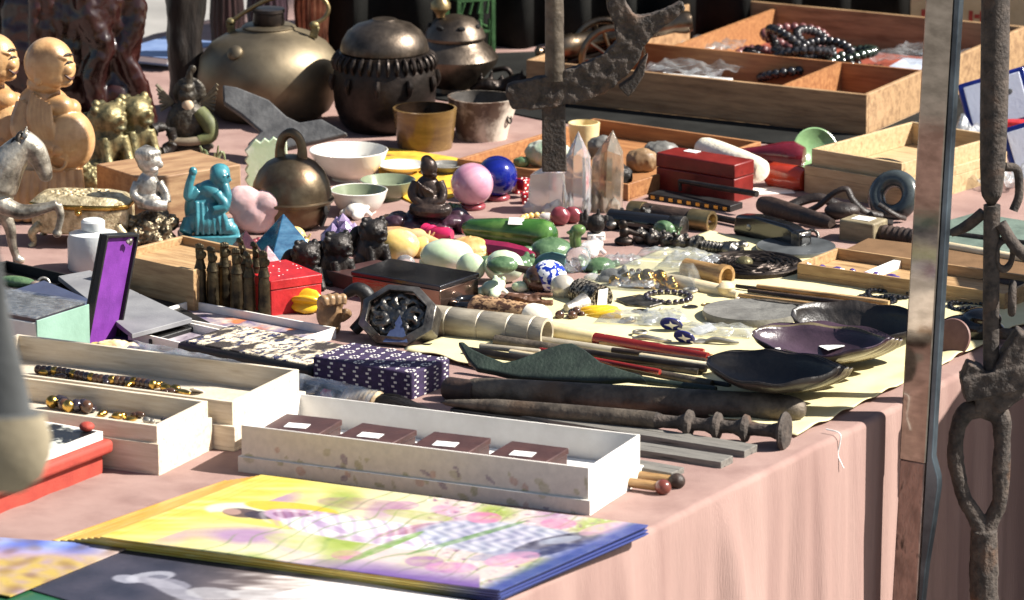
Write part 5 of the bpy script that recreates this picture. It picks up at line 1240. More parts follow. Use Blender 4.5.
# ================================================================ the yellow sheet's far side: blades, discs, bowls, boxes
t = RT('black_cylinder', 'short black cylinder with a pitted end lying before the red lacquer box', 'cylinder', (609, 218), (684, 227), .013)
t.put('body', rodp(t, [(8, 0), (10, .02), (10, .8), (9, .82)], 20), BLKG); t.put('pitted_end', t.mb().lathe([(0, t.L * .83), (10.5, t.L * .83), (11, t.L), (6, t.L + 2), (0, t.L + 2)], axis='x', seg=20), PEWT)
t = RT('brass_cylinder', 'brass and dark banded cylinder lying behind the black one', 'cylinder', (634, 211), (712, 222), .013)
t.put('body', rodp(t, [(9, 0), (10, .03), (10, .7)], 20), LEAB); t.put('brass_end', t.mb().lathe([(0, t.L * .74), (11, t.L * .74), (11, t.L), (8, t.L), (7, t.L - 6), (0, t.L - 6)], axis='x', seg=22), BRASS)
t.put('brass_base', t.mb().lathe([(0, -4), (10, -4), (11, 12), (10.5, 12)], axis='x', seg=22), BRASS)
# ornate dagger
t = RT('ornate_dagger', 'dark ornate dagger with knobbed silver hilt lying across the yellow paper', 'dagger', (634, 236), (742, 252), .010)
L = t.L
m = t.mb().lathe([(0, 0), (6, 2)] + [(7 + 2.4 * math.sin(k * 1.4), 4 + L * .55 * k / 20) for k in range(21)] + [(7, L * .58), (0, L * .6)], axis='x', seg=18)
for k in range(22): m.ell((8 + k * L * .025, 7 * math.sin(k * 2.4), 5 + 3 * math.cos(k * 2.4)), 2.6, seg=10, rings=6)
t.put('scabbard', m, M('black_silver', (110, 104, 98), (30, 28, 27), rough=.38, metal=.8, sc=90, bump=.7, bsc=260))
m = t.mb().lathe([(0, L * .6), (10, L * .6), (10, L * .62), (5, L * .63)] + [(5.4 + 1.4 * (k % 2), L * (.64 + k * .016)) for k in range(14)] + [(8, L * .88), (8.5, L * .92), (4, L * .96), (5, L), (0, L)], axis='x', seg=18)
t.put('hilt', m, PEWT)
t = T('seal_figure', 'small black crested seal figure on a white base by the green pestle', 'figurine', 596, 240)
m = t.mb().ell((0, 0, 16), (9, 7, 10)).ell((-10, 2, 16), (8, 6, 7))
for k in range(7): m.curve([(-14 + k * 4, 0, 20), (-15 + k * 4.3, 0, 28 + 4 * math.sin(k * 2))], [3, 1.4], 8, 3)
t.put('figure', m, BLACKM, vox=1, sm=1); t.put('base', t.mb().box((0, 0, 3), (18, 14, 8)), WHITE, bevel=1)
t = T('seal_figure', 'tiny dark bronze seal figure with handle beside the dagger tip', 'figurine', 624, 246)
t.solo(t.mb().ell((0, 0, 5), (10, 8, 5)).ell((0, 0, 14), (5, 5, 6)).ell((-1, 0, 22), (4.6, 4, 5)).curve([(2, 0, 16), (14, 0, 12), (24, 0, 9)], [3.4, 2.6, 3], 8, 5).ell((24, 0, 7), (5, 4, 6)), BRONZE, vox=.9, sm=1)
t = T('coral_bit', 'grey ridged shell fragment on the edge of the yellow paper', 'shell', 730, 250, rot=10); t.solo(t.mb().ell((0, 0, 5), (12, 6, 4)).ell((12, 0, 4), (7, 6, 5)).ell((-10, 0, 4), (7, 4, 3)), PEWT, vox=.9, disp=(2, .004))
# red lacquer box, rods
t = BX('lacquer_box', 'dark red lacquer box with white sticker and a seam below its lid', 'box', (656, 191), (734, 204), (754, 190)); t.D *= .52
t.put('box_body', t.mb().b2(0, t.L, 0, t.D, 0, 25), REDL, bevel=1); t.put('lid', t.mb().b2(-.5, t.L + .5, -.5, t.D + .5, 25.4, 40), REDL, bevel=1.4)
sticker(t, 26, t.D - 8, 40.3, 15, 10)
m = t.mb()
for k in range(9): m.box((6 + k * t.L / 9, -3.4, 2.4), (5, 1.4, 2.4))
LB = t
t = BX('low_stand', 'low dark stand with gold squares carrying nothing beneath the lacquer box front', 'stand', (648, 200), (730, 213), (737, 208))
t.put('bar', t.mb().b2(0, t.L, 0, t.D, 0, 7), BLK, bevel=.6)
m = t.mb()
for k in range(9): m.box((6 + k * (t.L - 12) / 8, -.2, 3.6), (5, .6, 3.4))
t.put('gold_inlay', m, GOLD)
t = RT('thin_hook_rod', 'thin dark bent rod leaning in front of the red lacquer box', 'rod', (680, 181), (757, 194), .024, .03)
t.solo(t.mb().curve([(0, 0, -10), (0, 0, -2), (4, 0, 0), (t.L * .5, 0, 0), (t.L, 0, 0)], [2, 2, 2.2, 2.8, 3.2], 10, 6), BLACKM)
# bone roll, maroon bottle, orange-red piece, green dish
t = RT('bone_roller', 'creamy white carved bone roller behind the red lacquer box', 'roller', (700, 147), (764, 172), .042, .03)
t.solo(rodp(t, [(9, 0), (13, .06), (13.5, .4), (13, .94), (10, .985)], 26), M('ivory_bone', (234, 226, 206), (216, 202, 172), rough=.45, sc=40, bump=.4), sub=1)
t = RT('maroon_vase', 'glossy maroon bottle vase lying on its side near the big tray', 'vase', (728, 152), (806, 157), .018)
t.solo(t.mb().lathe([(0, 0), (4, 0), (5, t.L * .2), (8, t.L * .4), (14, t.L * .7), (15, t.L * .85), (10, t.L * .98), (0, t.L)], axis='x', seg=30), MAROON)
t = RT('red_bottle', 'red orange lacquered bottle stub beside the light wooden box', 'bottle', (770, 174), (806, 180), .016)
t.solo(rodp(t, [(11, 0), (13, .1), (13, .8), (11, 1)], 26), M('red_orange', (196, 60, 30), (150, 30, 22), rough=.2, coat=.4, sc=14))
t = T('green_dish', 'curled apple green glazed dish tipped up beside the maroon vase', 'dish', 812, 168, eul=(R(62), R(10), R(10)))
t.solo(t.mb().lathe([(0, 0), (8, .6), (17, 4), (22, 9), (23.5, 11), (22, 11.4), (16, 7), (7, 3.6), (0, 3)], (0, 16, 0), a0=0, a1=360, seg=44), GREENG)
t = T('tray_card', 'pale plastic card lying by the red orange bottle', 'card', 770, 192, rot=12); t.solo(t.mb().box((0, 0, 1), (44, 30, 1.6)), WHITE, bevel=.4)
# light wooden box with lid beneath
t = BX('wooden_box', 'light wooden box holding a white tag, standing in its lid by the stone ring', 'box', (804, 193), (902, 210), (976, 174))
L, D = t.L, t.D
t.put('lid', tray(t.mb(), L, D, 29, 4, fl=19.5), WOODM, bevel=.6)
t.put('box_body', tray(t.mb(), L - 10, D - 10, 26, 4, fl=3, x0=5, y0=5, z0=20), WOODM, bevel=.6)
q = T('price_tag', 'white tag lying in the light wooden box near the stone ring', 'tag', loc=in_frame(t, 50, 40, 24), u=t.u, eul=(R(20), 0, t.eul[2])); q.solo(q.mb().box((0, 0, 4), (18, 14, .6)), PAPER)
q = T('dark_trinket', 'flat dark trinket lying in the light wooden box', 'trinket', loc=in_frame(t, 62, 56, 23.2), u=t.u, eul=t.eul); q.solo(q.mb().ell((0, 0, 6), (24, 10, 6)).ell((-24, 3, 5), (12, 5, 4)), PEWT, vox=1.2)
# stone ring leaning
t = T('stone_ring', 'thick dark grey stone ring leaning on the light wooden box', 'ring', 889, 219, eul=(R(64), 0, R(-28)))
t.solo(t.mb().ring((0, 24, 0), 18, 9, seg=48, ts=20), RINGS)
# tangle of leather straps
STR = M('dark_strap', (54, 42, 36), (26, 21, 19), rough=.5, sc=50, bump=.4, bsc=300)
for lab, px, py, pts, r in (('dark leather strap looping up in an arch beside the stone ring', 838, 222, [(-40, 6, 5), (-20, 2, 16), (-4, 0, 30), (8, -2, 34), (14, -6, 24), (26, -4, 12), (44, 0, 6)], 4.4),
                       ('dark leather strap twisting low toward the stamp block', 830, 226, [(-46, -4, 6), (-24, 0, 10), (-4, 4, 7), (20, -2, 12), (40, -8, 8), (62, -10, 5)], 5), ('thick dark strap coil in front of the light wooden box', 812, 214, [(-26, 0, 6), (-10, 6, 12), (8, 4, 16), (24, -2, 10), (36, 2, 5)], 6.5),
                       ('thin dark strap hanging over the hole of the stone ring', 886, 222, [(-8, -8, 20), (2, -12, 14), (12, -10, 8), (18, -4, 5)], 3.4)):
    t = T('leather_strap', lab, 'strap', px, py); t.solo(t.mb().curve(pts, r, 10, 6, .7), STR)
t = RT('dark_club', 'dark brown tapering wooden grip beside the folding knife', 'grip', (762, 204), (832, 224), .020)
t.solo(rodp(t, [(8, 0), (10, .1), (9, .5), (7, .9), (5, 1)], 16), LEAB)
t = T('coin_purse', 'round dark purse with pale clasp among the leather straps', 'purse', 842, 218, .012); t.solo(t.mb().ell((0, 0, 8), (18, 12, 8)), STR)
# folding knife
t = RT('folding_knife', 'stout black folding knife with steel bolster on the yellow paper', 'knife', (738, 222), (806, 240), .017)
L = t.L
t.put('handle', t.mb().prism([(0, -8), (6, -13), (L * .5, -15), (L * .9, -12), (L, -6), (L, 6), (L * .8, 12), (L * .3, 13), (4, 9)], -8, 8), BLKG, bevel=3, bseg=3)
t.put('bolster', t.mb().box((L * .93, 0, -1), (12, 18, 18)), PEWT, bevel=2); t.put('rivet', t.mb().ell((L * .25, -8, 0), (3.4, 1.4, 3.4)), SILV)
t = T('metal_bits', 'small silver clasp at the end of the folding knife', 'clasp', 800, 240); t.solo(t.mb().ell((0, 0, 4), (8, 6, 4)).ring((12, 0, 4), 6, 1.8, (60, 0, 0)).ell((-9, 2, 3), (5, 4, 3)), PEWT)
sk('dark_pick', 'dark thin pick lying between brass cylinder and folding knife', 'pick', (700, 214), (748, 224), 3.4, .007, BLACKM)
# stamp block with dark grip
t = RT('seal_stamp', 'wooden stamp block with white tag and a cord wrapped dark grip', 'stamp', (846, 228), (916, 238), .012)
L = t.L
t.put('block', t.mb().b2(0, L * .5, -15, 15, -11, 12), M('aged_wood', (150, 136, 104), (110, 96, 70), rough=.6, sc=20, st=(1, 6, 6), bump=.3), bevel=2)
t.put('price_tag', t.mb().box((L * .25, 0, 12.4), (20, 16, .5)), PAPER)
t.put('cord_grip', t.mb().lathe([(0, L * .5), (8, L * .5)] + [(8 + (k % 2) * 1.2, L * (.52 + .04 * k)) for k in range(12)] + [(8, L), (0, L)], axis='x', seg=18), LEAB)
# discs
def disc(name, lab, cat, px, py, rx, th, mat, h=0.0, rot=0, sq=1, knob=None):
    t = T(name, lab, cat, px, py, h + .0045, rot=rot); pr = [(0, 0), (rx - 1, 0), (rx, th * .5), (rx - .8, th), (rx * .9, th * .9), (0, th * .85)]
    t.put('disc', t.mb().lathe(pr, seg=56, sq=(1, sq)), mat)
    if knob: knob(t)
    return t
q = disc('bronze_mirror', 'plain grey metal disc mirror with a chip between the ornate disc and stamp', 'mirror', 796, 250, 40, 5, M('grey_mirror', (118, 122, 124), (86, 90, 92), rough=.35, metal=.5, sc=20))
def orn(t):
    t.put('knob', t.mb().ell((-8, 0, 6), (9, 9, 6)), BRASSG); m = t.mb()
    rn = random.Random(3)
    for k in range(90):
        r_ = rn.uniform(14, 45); a = rn.uniform(0, 6.283); da = rn.uniform(6, 12) / r_; b_ = rn.uniform(-4, 4)
        m.curve([(r_ * math.cos(a), r_ * math.sin(a), 4.6), ((r_ + b_) * math.cos(a + da), (r_ + b_) * math.sin(a + da), 5.2), ((r_ - b_) * math.cos(a + 2 * da), (r_ - b_) * math.sin(a + 2 * da), 4.6)], [1.2, 1.7, .8], 6, 4)
    m.ring((0, 0, 4.6), 49, 2.2, ts=8, seg=56); t.put('relief', m, BRONZE)
q = disc('ornate_mirror', 'ornate dark bronze disc with relief rings and round centre knob', 'mirror', 752, 268, 51, 5, BRONZE, knob=orn)
disc('stone_slab', 'grey oval stone slab with rounded rim beside the purple shell bowl', 'slab', 751, 318, 49, 9, STONEG, sq=.92)
# felt board and narrow box
flat('felt_board', 'flat brown felt board lying behind the narrow purple jewelry box', 'board', [(836, 254), (868, 238), (1040, 258), (1030, 284), (1004, 285)], .010, .006, FELT, bevel=.5)
t = BX('narrow_box', 'long narrow tan wooden box of purple stones under the felt board', 'box', (797, 283), (1004, 314), (1040, 297))
L, D = t.L, t.D
t.put('box_body', tray(t.mb(), L, D, 21, 3.5, fl=10), WOODT, bevel=.6); t.put('divider', t.mb().b2(70, 78, 4, D - 4, 10.2, 18), WHITE)
PUR = M('purple_gem', (92, 70, 150), (60, 40, 104), rough=.25, coat=.5)
for k in range(11):
    x = 12 + k * 8.6 + (10 if k > 5 else 0); q = T('purple_stone', 'small purple stones jumbled inside the long narrow tan wooden box', 'stone', loc=in_frame(t, x, 8 + (k * 7) % 13, 10.5), u=t.u, eul=(0, 0, k), group='purple stones in the narrow box')
    q.solo(q.mb().ell((0, 0, 4.4), (random.uniform(4, 6.5), 4, 4.2)), PUR if k % 4 else PAPER, disp=(2, .006))
q = T('white_crumb', 'white paper crumbs at the near corner of the narrow box', 'paper', loc=in_frame(t, 8, 12, 11), u=t.u); q.solo(q.mb().box((0, 0, 4), (9, 7, 5), (20, 30, 10)), PAPER)
# thin rod bundle
for k in range(9):
    y = 286 + (k % 5) * 4.6; x = 736 + (k * 13) % 22; n_ = ['first', 'second', 'third', 'fourth', 'fifth', 'sixth', 'seventh', 'eighth', 'ninth'][k]
    t = RT('chopstick', ['dark', 'pale bamboo', 'grey', 'brown', 'black', 'tan', 'dark brown', 'bamboo', 'grey brown'][k] + ' thin chopstick in the bundle before the narrow tan box', 'chopstick', (x, y), (x + 132, y + 17), .0085 + .005 * (k // 5), group='chopsticks before the narrow box')
    t.solo(rodp(t, [(2, 0), (2.6, .3), (3.2, .97), (2.6, 1)], 8), [BLACKM, BAMB, STONEG, LEAB, BLK, WOODT, LEAB, BAMB, RUSTL][k])
# black bead bracelets
for lab, px, py, r, n_ in (('black faceted bead bracelet lying before the narrow tan box', 889, 300, 21, 22), ('black bead bracelet lying by the steel post', 968, 312, 18, 20), ('black bead bracelet half under the first one', 876, 306, 18, 20)):
    t = T('bead_bracelet', lab, 'bracelet', px, py)
    m = t.mb()
    for k in range(n_): a = 6.283 * k / n_; m.ell((r * math.cos(a), r * .8 * math.sin(a), 5 + 1.5 * math.sin(3 * a)), 3.9, seg=8, rings=6)
    t.solo(m, BLKG, smooth=30)
    m = None
# leaf shaped shell and horn bowls
def leafbowl(t, L_, w, d, mat, mat2, thick=2.2):
    def surf(off):
        vs_ = []
        for i in range(33):
            s_ = i / 32; x = (s_ - .5) * L_; ww = w * (math.sin(math.pi * min(1, s_ * 1.02 + .01)) ** .62) * (1 - .25 * s_) + .6
            for j in range(17):
                q = j / 8 - 1
                z = d * (1 - (1 - q * q) ** .8 * (math.sin(math.pi * s_) ** .55 if 0 < s_ < 1 else 0)) + d * .22 * abs(s_ - .5) ** 2 * 4 - off * (1 if 0 < j < 16 and 0 < i < 32 else .2) + 1.4 * math.sin(i * .6) * abs(q) ** 4
                vs_.append((x, q * ww, z))
        return vs_
    for nm, off, mt in (('inner_face', 0, mat), ('outer_shell', thick, mat2)):
        m = t.mb(); vs_ = surf(off); fs_ = [(i * 17 + j, (i + 1) * 17 + j, (i + 1) * 17 + j + 1, i * 17 + j + 1) for i in range(32) for j in range(16)]
        m.add(vs_, fs_); o = t.put(nm, m, mt)
        so_ = o.modifiers.new('s', 'SOLIDIFY'); so_.thickness = thick * .45 * t.u; so_.offset = -1 if nm == 'outer_shell' else 0
for k in range(4):
    t = T('shell_bowl', ['bottom leaf shaped shell bowl of the purple pile', 'second leaf shaped bowl in the purple shell pile', 'third leaf shaped bowl just below the glossy purple topmost one', 'glossy purple leaf shaped shell bowl with white tag, topmost of its pile'][k], 'bowl', 830 - k * 3, 357, .013 + .0085 * k, eul=(R(13), 0, R(-13 + k * 2)), rot=0, group='leaf shaped shell bowls')
    leafbowl(t, 146 - k * 3, 41 - k, 20, SHELL, HORNB)
    if k == 3: sticker(t, -46, -14, 9.5, 17, 18, (10, 4, 20)); sticker(t, 10, 14, 5.4, 20, 17, (-10, 2, 35))
t = T('shell_bowl', 'black leaf shaped shell bowl lying behind the purple pile', 'bowl', 862, 349, .018, eul=(R(16), 0, R(-10)), rot=0, group='leaf shaped shell bowls'); leafbowl(t, 140, 44, 32, HORN, HORN)
for k in range(4):
    t = T('horn_bowl', ['bottom black horn bowl with pale outer side near the club', 'second black horn bowl in the pile near the club', 'third black horn bowl in the pile near the club', 'topmost black horn bowl with hammered inside near the club'][k], 'bowl', 783 - k * 3, 386, .013 + .0085 * k, eul=(R(13), 0, R(-15 + k * 1.5)), rot=0, group='black horn bowls')
    leafbowl(t, 142 - k * 3, 42 - k, 21, HORN, HORNB if k < 2 else HORN)
t = T('dark_box', 'glossy black purse like object standing right beside the steel post', 'purse', 972, 340, rot=-20); t.solo(t.mb().ell((0, 0, 12), (34, 18, 14)).ell((10, 0, 24), (20, 14, 10)), BLKG, vox=1.4, sm=3)
t = T('pink_disc', 'small dull pink disc leaning near the steel post', 'disc', 950, 356, eul=(R(70), 0, R(-30))); t.solo(t.mb().lathe([(0, 0), (19, 0), (20, 2), (19, 4), (0, 4)], (0, 18, 0), seg=36), M('dull_pink', (130, 92, 84), (104, 72, 66), rough=.6))
for k, (p, q_, r, mat, lab) in enumerate((((930, 268), (1040, 290), 5, LEAB, 'dark brown rolled stick beyond the steel post'), ((930, 232), (1040, 246), 4, BLACKM, 'black thin rod lying beyond the post near the green cloth'), ((930, 243), (1040, 262), 4.5, BONE, 'cream tipped stick beyond the post'), ((940, 330), (1040, 336), 6, RUST, 'rough brown rod lying beyond the post'))):
    sk('long_rod', lab, 'rod', p, q_, r, .012, mat)
flat('green_cloth', 'grey green folded cloth lying beyond the steel post', 'cloth', [(925, 226), (975, 212), (1060, 226), (1060, 262), (1000, 254), (930, 244)], .012, .011, M('green_cloth', (98, 116, 104), (76, 92, 82), rough=.9, bump=.4), bevel=2)
t = T('light_cloth', 'loose white thread hanging over the cloth edge by the club', 'thread', 826, 432)
p0, p1 = at(826, 431, .004), at(826, 431, .004) - EV * .016
t.loc = p0; d = (p1 - p0) / t.u
t.solo(t.mb().curve([(0, 0, 2), (d.x, d.y, 0), (d.x + 1, d.y, -10), (d.x - 1, d.y, -22), (d.x + 3, d.y - 1, -32), (d.x + 5, d.y - 1, -36)], .7, 6, 6), PAPER)
# ================================================================ far rows
# tan laughing monks
def monk(px, py, lab, k=1.0, rot=0):
    t = T('laughing_monk', lab, 'statuette', px, py, rot=rot, group='tan laughing monk figures')
    m = t.mb()
    m.ell((0, 2, 40), (31, 27, 44)).ell((-4, 2, 92), (30, 25, 38)).ell((17, -7, 78), (27, 27, 31)).ell((10, -10, 112), (15, 13, 11)).ell((20, -4, 108), (11, 11, 10)).ell((-10, 2, 118), (20, 19, 13), (0, -18, 0))
    m.ell((1, -3, 152), (24, 22, 25)).ell((-4, 0, 132), (17, 17, 12))
    m.ell((6, -6, 141), (17, 16, 12)).ell((14, -6, 147), (13, 13, 13)).ell((8, -6, 137), (14, 13, 8)).ell((24, -7, 151), (3, 4, 3.2)).ell((19, -9, 142), (6, 9, 5)).ell((16, -8, 135), (8, 9, 5))
    m.ell((19, -15, 148), (6.5, 5, 5.5)).ell((18, -14, 158), (5, 3, 1.6), (0, 20, 0)).ell((-8, -19, 148), (4, 4, 10)).ell((-8, -19, 138), (3.6, 3.6, 5))
    m.curve([(-20, -6, 112), (-26, -14, 92), (-14, -24, 78), (6, -28, 74)], [12, 11, 9, 7], 12, 6).ell((10, -29, 73), (8, 6, 6))
    for j in range(4): m.curve([(12, -30, 76 - j * 3), (18, -31, 74 - j * 3), (20, -29, 71 - j * 3)], [2.4, 2.2, 1.8], 8, 4)
    for j in range(5): m.curve([(-24 + j * 3, -12 - j, 118 - j * 2), (-20 + j * 5, -21, 96), (-12 + j * 4, -26, 84)], [3, 3.4, 2.6], 8, 5)
    for j in range(8): m.curve([(-28 + j * 8, -20 - 4 * math.sin(j * .45), 52), (-30 + j * 8.6, -25 - 4 * math.sin(j * .45), 26), (-30 + j * 8.8, -24, 3)], [5, 5.4, 5], 10, 5)
    m.ell((2, -2, 4), (36, 30, 6))
    for q in range(3): m.ell((23 - q, -10 - q * 1.5, 143), (1.2, 1.2, .8))
    for j in range(6): m.curve([(-14 + j * 3.4, -15 - j * 1.6, 126 - j * 2), (-17 + j * 4.4, -24 - j * .9, 104 - j * 2), (-8 + j * 3.6, -29, 80 - j * 2)], [2.2, 2.8, 2], 8, 6)
    m.curve([(20, -18, 159), (12, -20, 161), (4, -19, 158)], [1.4, 1.8, 1], 8, 5).ring((10, -31, 62), 8, 2, (80, 0, 0), 20, 8)
    b = t.put('body', m, BOX, vox=.85 * k, sm=1)
    t.put('mouth', t.mb().curve([(25.2, -9, 140), (22.6, -15.5, 139), (17.6, -19, 143.5)], [1, 1.7, .8], 8, 5), M('dark_mouth', (70, 32, 22), rough=.5)); t.put('eye', t.mb().curve([(24.6, -9, 154), (21.5, -15, 155.4), (17, -18.6, 153)], [.7, 1.3, .6], 8, 5), DKWOOD)
    t.put('eyebrow', t.mb().curve([(24.6, -8, 161), (20, -15.5, 163), (13, -20.4, 159)], [.8, 1.2, .6], 8, 5), DKWOOD)
    t.root.scale = (k,) * 3
    return t
monk(52, 218, 'tan carved laughing monk with bare belly, closer to the foo dogs', 1.04)
monk(-3, 207, 'tan carved laughing monk half cut off by the picture edge', 1.0)
# brass foo dogs
for px, py, r, lab in ((104, 166, 30, 'brass foo dog sitting beside the tan monk'), (130, 160, 34, 'brass foo dog with greenish patina, next to the warrior figure')):
    t = T('foo_dog', lab, 'statuette', px, py, rot=r, group='brass foo dogs'); lion(t, BRASSG, k=1.42)
    t.put('plinth', t.mb().box((2, -2, 1), (42, 40, 6)), BRASSG, bevel=1)
t = T('bead_cluster', 'knobbly brass ornament between casket and foo dogs', 'ornament', 89, 192); t.solo(t.mb().ell((0, 0, 14), (14, 12, 14)).ell((7, -6, 9), (9, 8, 8)).ell((-4, -3, 26), (8, 7, 7)), BRASSG, vox=1.1, disp=(4, .006))
# lacquered dark carving behind the monks
t = T('lacquered_carving', 'tall dark red lacquered wood carving behind the tan monks', 'carving', 88, 132)
m = t.mb()
m.ell((-34, 10, 90), (56, 30, 92)).ell((26, -2, 40), (26, 20, 46)).ell((30, 0, 110), (26, 20, 46), (0, -14, 0)).curve([(44, -6, 150), (50, -10, 112), (38, -16, 84), (52, -14, 50), (58, -8, 8)], [13, 12, 10, 11, 12], 14, 6)
m.curve([(0, -20, 150), (10, -26, 112), (18, -24, 90), (8, -26, 60), (16, -20, 20)], [16, 13, 12, 12, 10], 14, 6).ell((34, -12, 74), (13, 9, 20), (0, 20, 0)).ell((24, -16, 132), (16, 12, 22)).ell((30, -18, 38), (17, 10, 16))
for j in range(6): m.curve([(-50 + j * 14, -18, 170), (-46 + j * 13, -24, 120), (-52 + j * 14, -20, 60)], [7, 8, 6], 10, 5)
t.solo(m, LACQ, vox=2.2, sm=4, disp=(8, .03))
t = T('carved_screen', 'dark carved wooden panel standing behind the half hidden tan monk', 'panel', 0, 130)
m = t.mb().box((-10, 30, 90), (110, 14, 180))
for k in range(16): m.ell((-50 + (k % 5) * 22, 22, 60 + (k // 5) * 34), (10, 6, 16), (0, 30 * math.sin(k), 0))
t.solo(m, DKWOOD, vox=2.4, sm=2, disp=(5, .02))
# carved trunk
t = T('carved_pillar_figure', 'dark carved wooden trunk rising behind the warrior figure', 'carving', 186, 110)
t.solo(t.mb().lathe([(0, 0), (20, 0), (18, 30), (19, 60), (17, 88), (22, 112), (20, 140), (18, 170), (0, 170)], seg=28, wob=.3), DKWOOD, disp=(7, .018), sub=1)
for px, py, r, hh, mat, lab in ((228, 70, 17, 90, M('plum_wood', (58, 34, 34), (30, 20, 20), rough=.45, sc=30, st=(5, 5, .4), bump=.6), 'dark plum ribbed wooden column behind the brass kettle'), (268, 62, 20, 90, M('mauve_wood', (74, 52, 62), (40, 30, 36), rough=.4, sc=30, st=(5, 5, .4), bump=.6), 'mauve brown ribbed column behind the kettle lid'),
                              (312, 60, 17, 90, M('copper', (176, 112, 84), (104, 60, 48), rough=.3, metal=.85), 'copper coloured column behind the kettle handle')):
    t = T('ribbed_column', lab, 'column', px, py); t.solo(t.mb().lathe([(0, 0), (r, 0), (r * .9, hh * .3), (r, hh * .6), (r * .85, hh), (0, hh)], seg=72, lobes=(18, .05)), mat)
# books
for k, (mat, lab) in enumerate(((NAVY, 'dark blue book at the bottom of the pile behind the carved trunk'), (M('book_blue', (110, 132, 172), (90, 112, 156), rough=.5), 'pale blue book on top of the pile behind the carved trunk'))):
    t = BX('book', lab, 'book', (112, 62 - k * 2), (168, 68 - k * 2), (196, 48 - k), h=.012 * k, group='books behind the carved trunk')
    t.put('pages', t.mb().b2(1, t.L - 1, 1, t.D - 1, 1.2, 6.6), PAPER); t.put('cover', t.mb().b2(0, t.L, 0, t.D, 0, 1).b2(0, t.L, 0, t.D, 6.8, 7.8), mat)
# warrior figure
WAR = M('warrior', (84, 76, 62), (36, 33, 30), rough=.5, metal=.4, sc=50, bump=.5, bsc=250)
t = T('warrior_figure', 'dark winged warrior figure with tall plumed helmet and green sleeve', 'statuette', 188, 152)
m = t.mb().ell((0, 0, 26), (22, 16, 27)).ell((-1, 0, 48), (9, 8, 8)).ell((0, -1, 58), (9, 9, 8)).ell((2, 8, 58), (17, 5, 17)).ell((1, -2, 66), (7, 7, 5))
m.curve([(2, -2, 68), (3, -2, 80), (6, -2, 86)], [4, 3.4, 2.6], 10, 5).ell((6, -2, 85), (4, 3, 4)).ell((0, 0, 6), (26, 18, 7))
t.put('body', m, WAR, vox=1, sm=1, disp=(1.6, .005))
t.put('face', t.mb().ell((1, -7, 48), (6, 4.4, 7)), M('pale_face', (206, 182, 150), (176, 150, 120), rough=.5))
t.put('sleeve', t.mb().curve([(12, -6, 42), (22, -12, 32), (24, -16, 20), (12, -20, 16)], [8, 8.5, 7, 5], 12, 6), M('green_sleeve', (104, 108, 62), (70, 76, 44), rough=.6))
t.put('arm', t.mb().curve([(14, -20, 16), (0, -22, 15), (-16, -22, 16)], [4.6, 4.2, 4], 10, 5), M('pale_arm', (132, 118, 96), (96, 84, 68), rough=.5))
FAN = M('fan_wing', (132, 120, 92), (80, 72, 56), rough=.5, sc=50)
for s_ in (-1, 1):
    m = t.mb()
    for k in range(7): m.curve([(s_ * 14, 3, 50), (s_ * (27 + k * .6), 2, 42 + k * 4.4)], [1.4, 1.8], 6, 3)
    t.put('wing', m, FAN)
t = T('dragon_ring', 'dark coiled dragon ring ornament standing before the warrior figure', 'ornament', 162, 158, eul=(R(80), 0, R(20)))
t.solo(t.mb().ring((0, 18, 0), 13, 5, seg=30, ts=10, wob=.8), BLACKM, disp=(3, .006))
# slate axe
P0 = at(275, 158, .01)
t = T('iron_axe_head', 'flat dark grey iron axe head with notched end leaning behind the bell', 'axe head', loc=P0, eul=(R(-46), 0, R(-6)), u=mpp(P0))
out = [(213, 88), (228, 90), (262, 102), (282, 118), (296, 124), (318, 120), (346, 134), (300, 146), (284, 150), (276, 160), (252, 160), (246, 146), (258, 134), (236, 118), (216, 106)]
t.solo(t.mb().prism([(x - 275, (158 - y) * 1.22) for x, y in out], -4, 4), SLATE, bevel=2, bseg=2)
# kettle
t = T('brass_kettle', 'big squat brass kettle with dark lid and thin swing handle', 'kettle', 270, 116)
t.put('kettle_body', t.mb().lathe([(0, 0), (48, 0), (60, 8), (69, 24), (72, 42), (69, 60), (58, 74), (42, 84), (28, 88), (26, 90), (0, 90)], seg=64), KETTLE)
t.put('collar', t.mb().lathe([(26, 89), (27, 91), (24, 93), (0, 93)], seg=40), KETTLE)
t.put('lid', t.mb().lathe([(0, 93.2), (15.5, 93.2), (16, 95), (15, 105), (16.5, 106), (16, 109), (0, 110)], seg=36), BRONZE)
t.put('spout_boss', t.mb().lathe([(8, 0), (8, 4), (5, 7), (0, 8)], (-30, -48, 72), seg=20, rot=(50, 0, -30)), KETTLE)
for x, y in ((-38, 4), (46, -14)): t.put('lug', t.mb().box((x, y, 88), (8, 5, 12), (0, x * .3, 0)).ell((x, y, 95), (5, 4, 4)), BRASSG, bevel=1)
t.put('handle', t.mb().curve([(-38, 4, 95), (-22, 2, 106), (0, -2, 118), (30, -6, 126), (52, -10, 122), (60, -12, 112), (56, -13, 102), (46, -14, 96)], 2.2, 10, 8), BRASS)
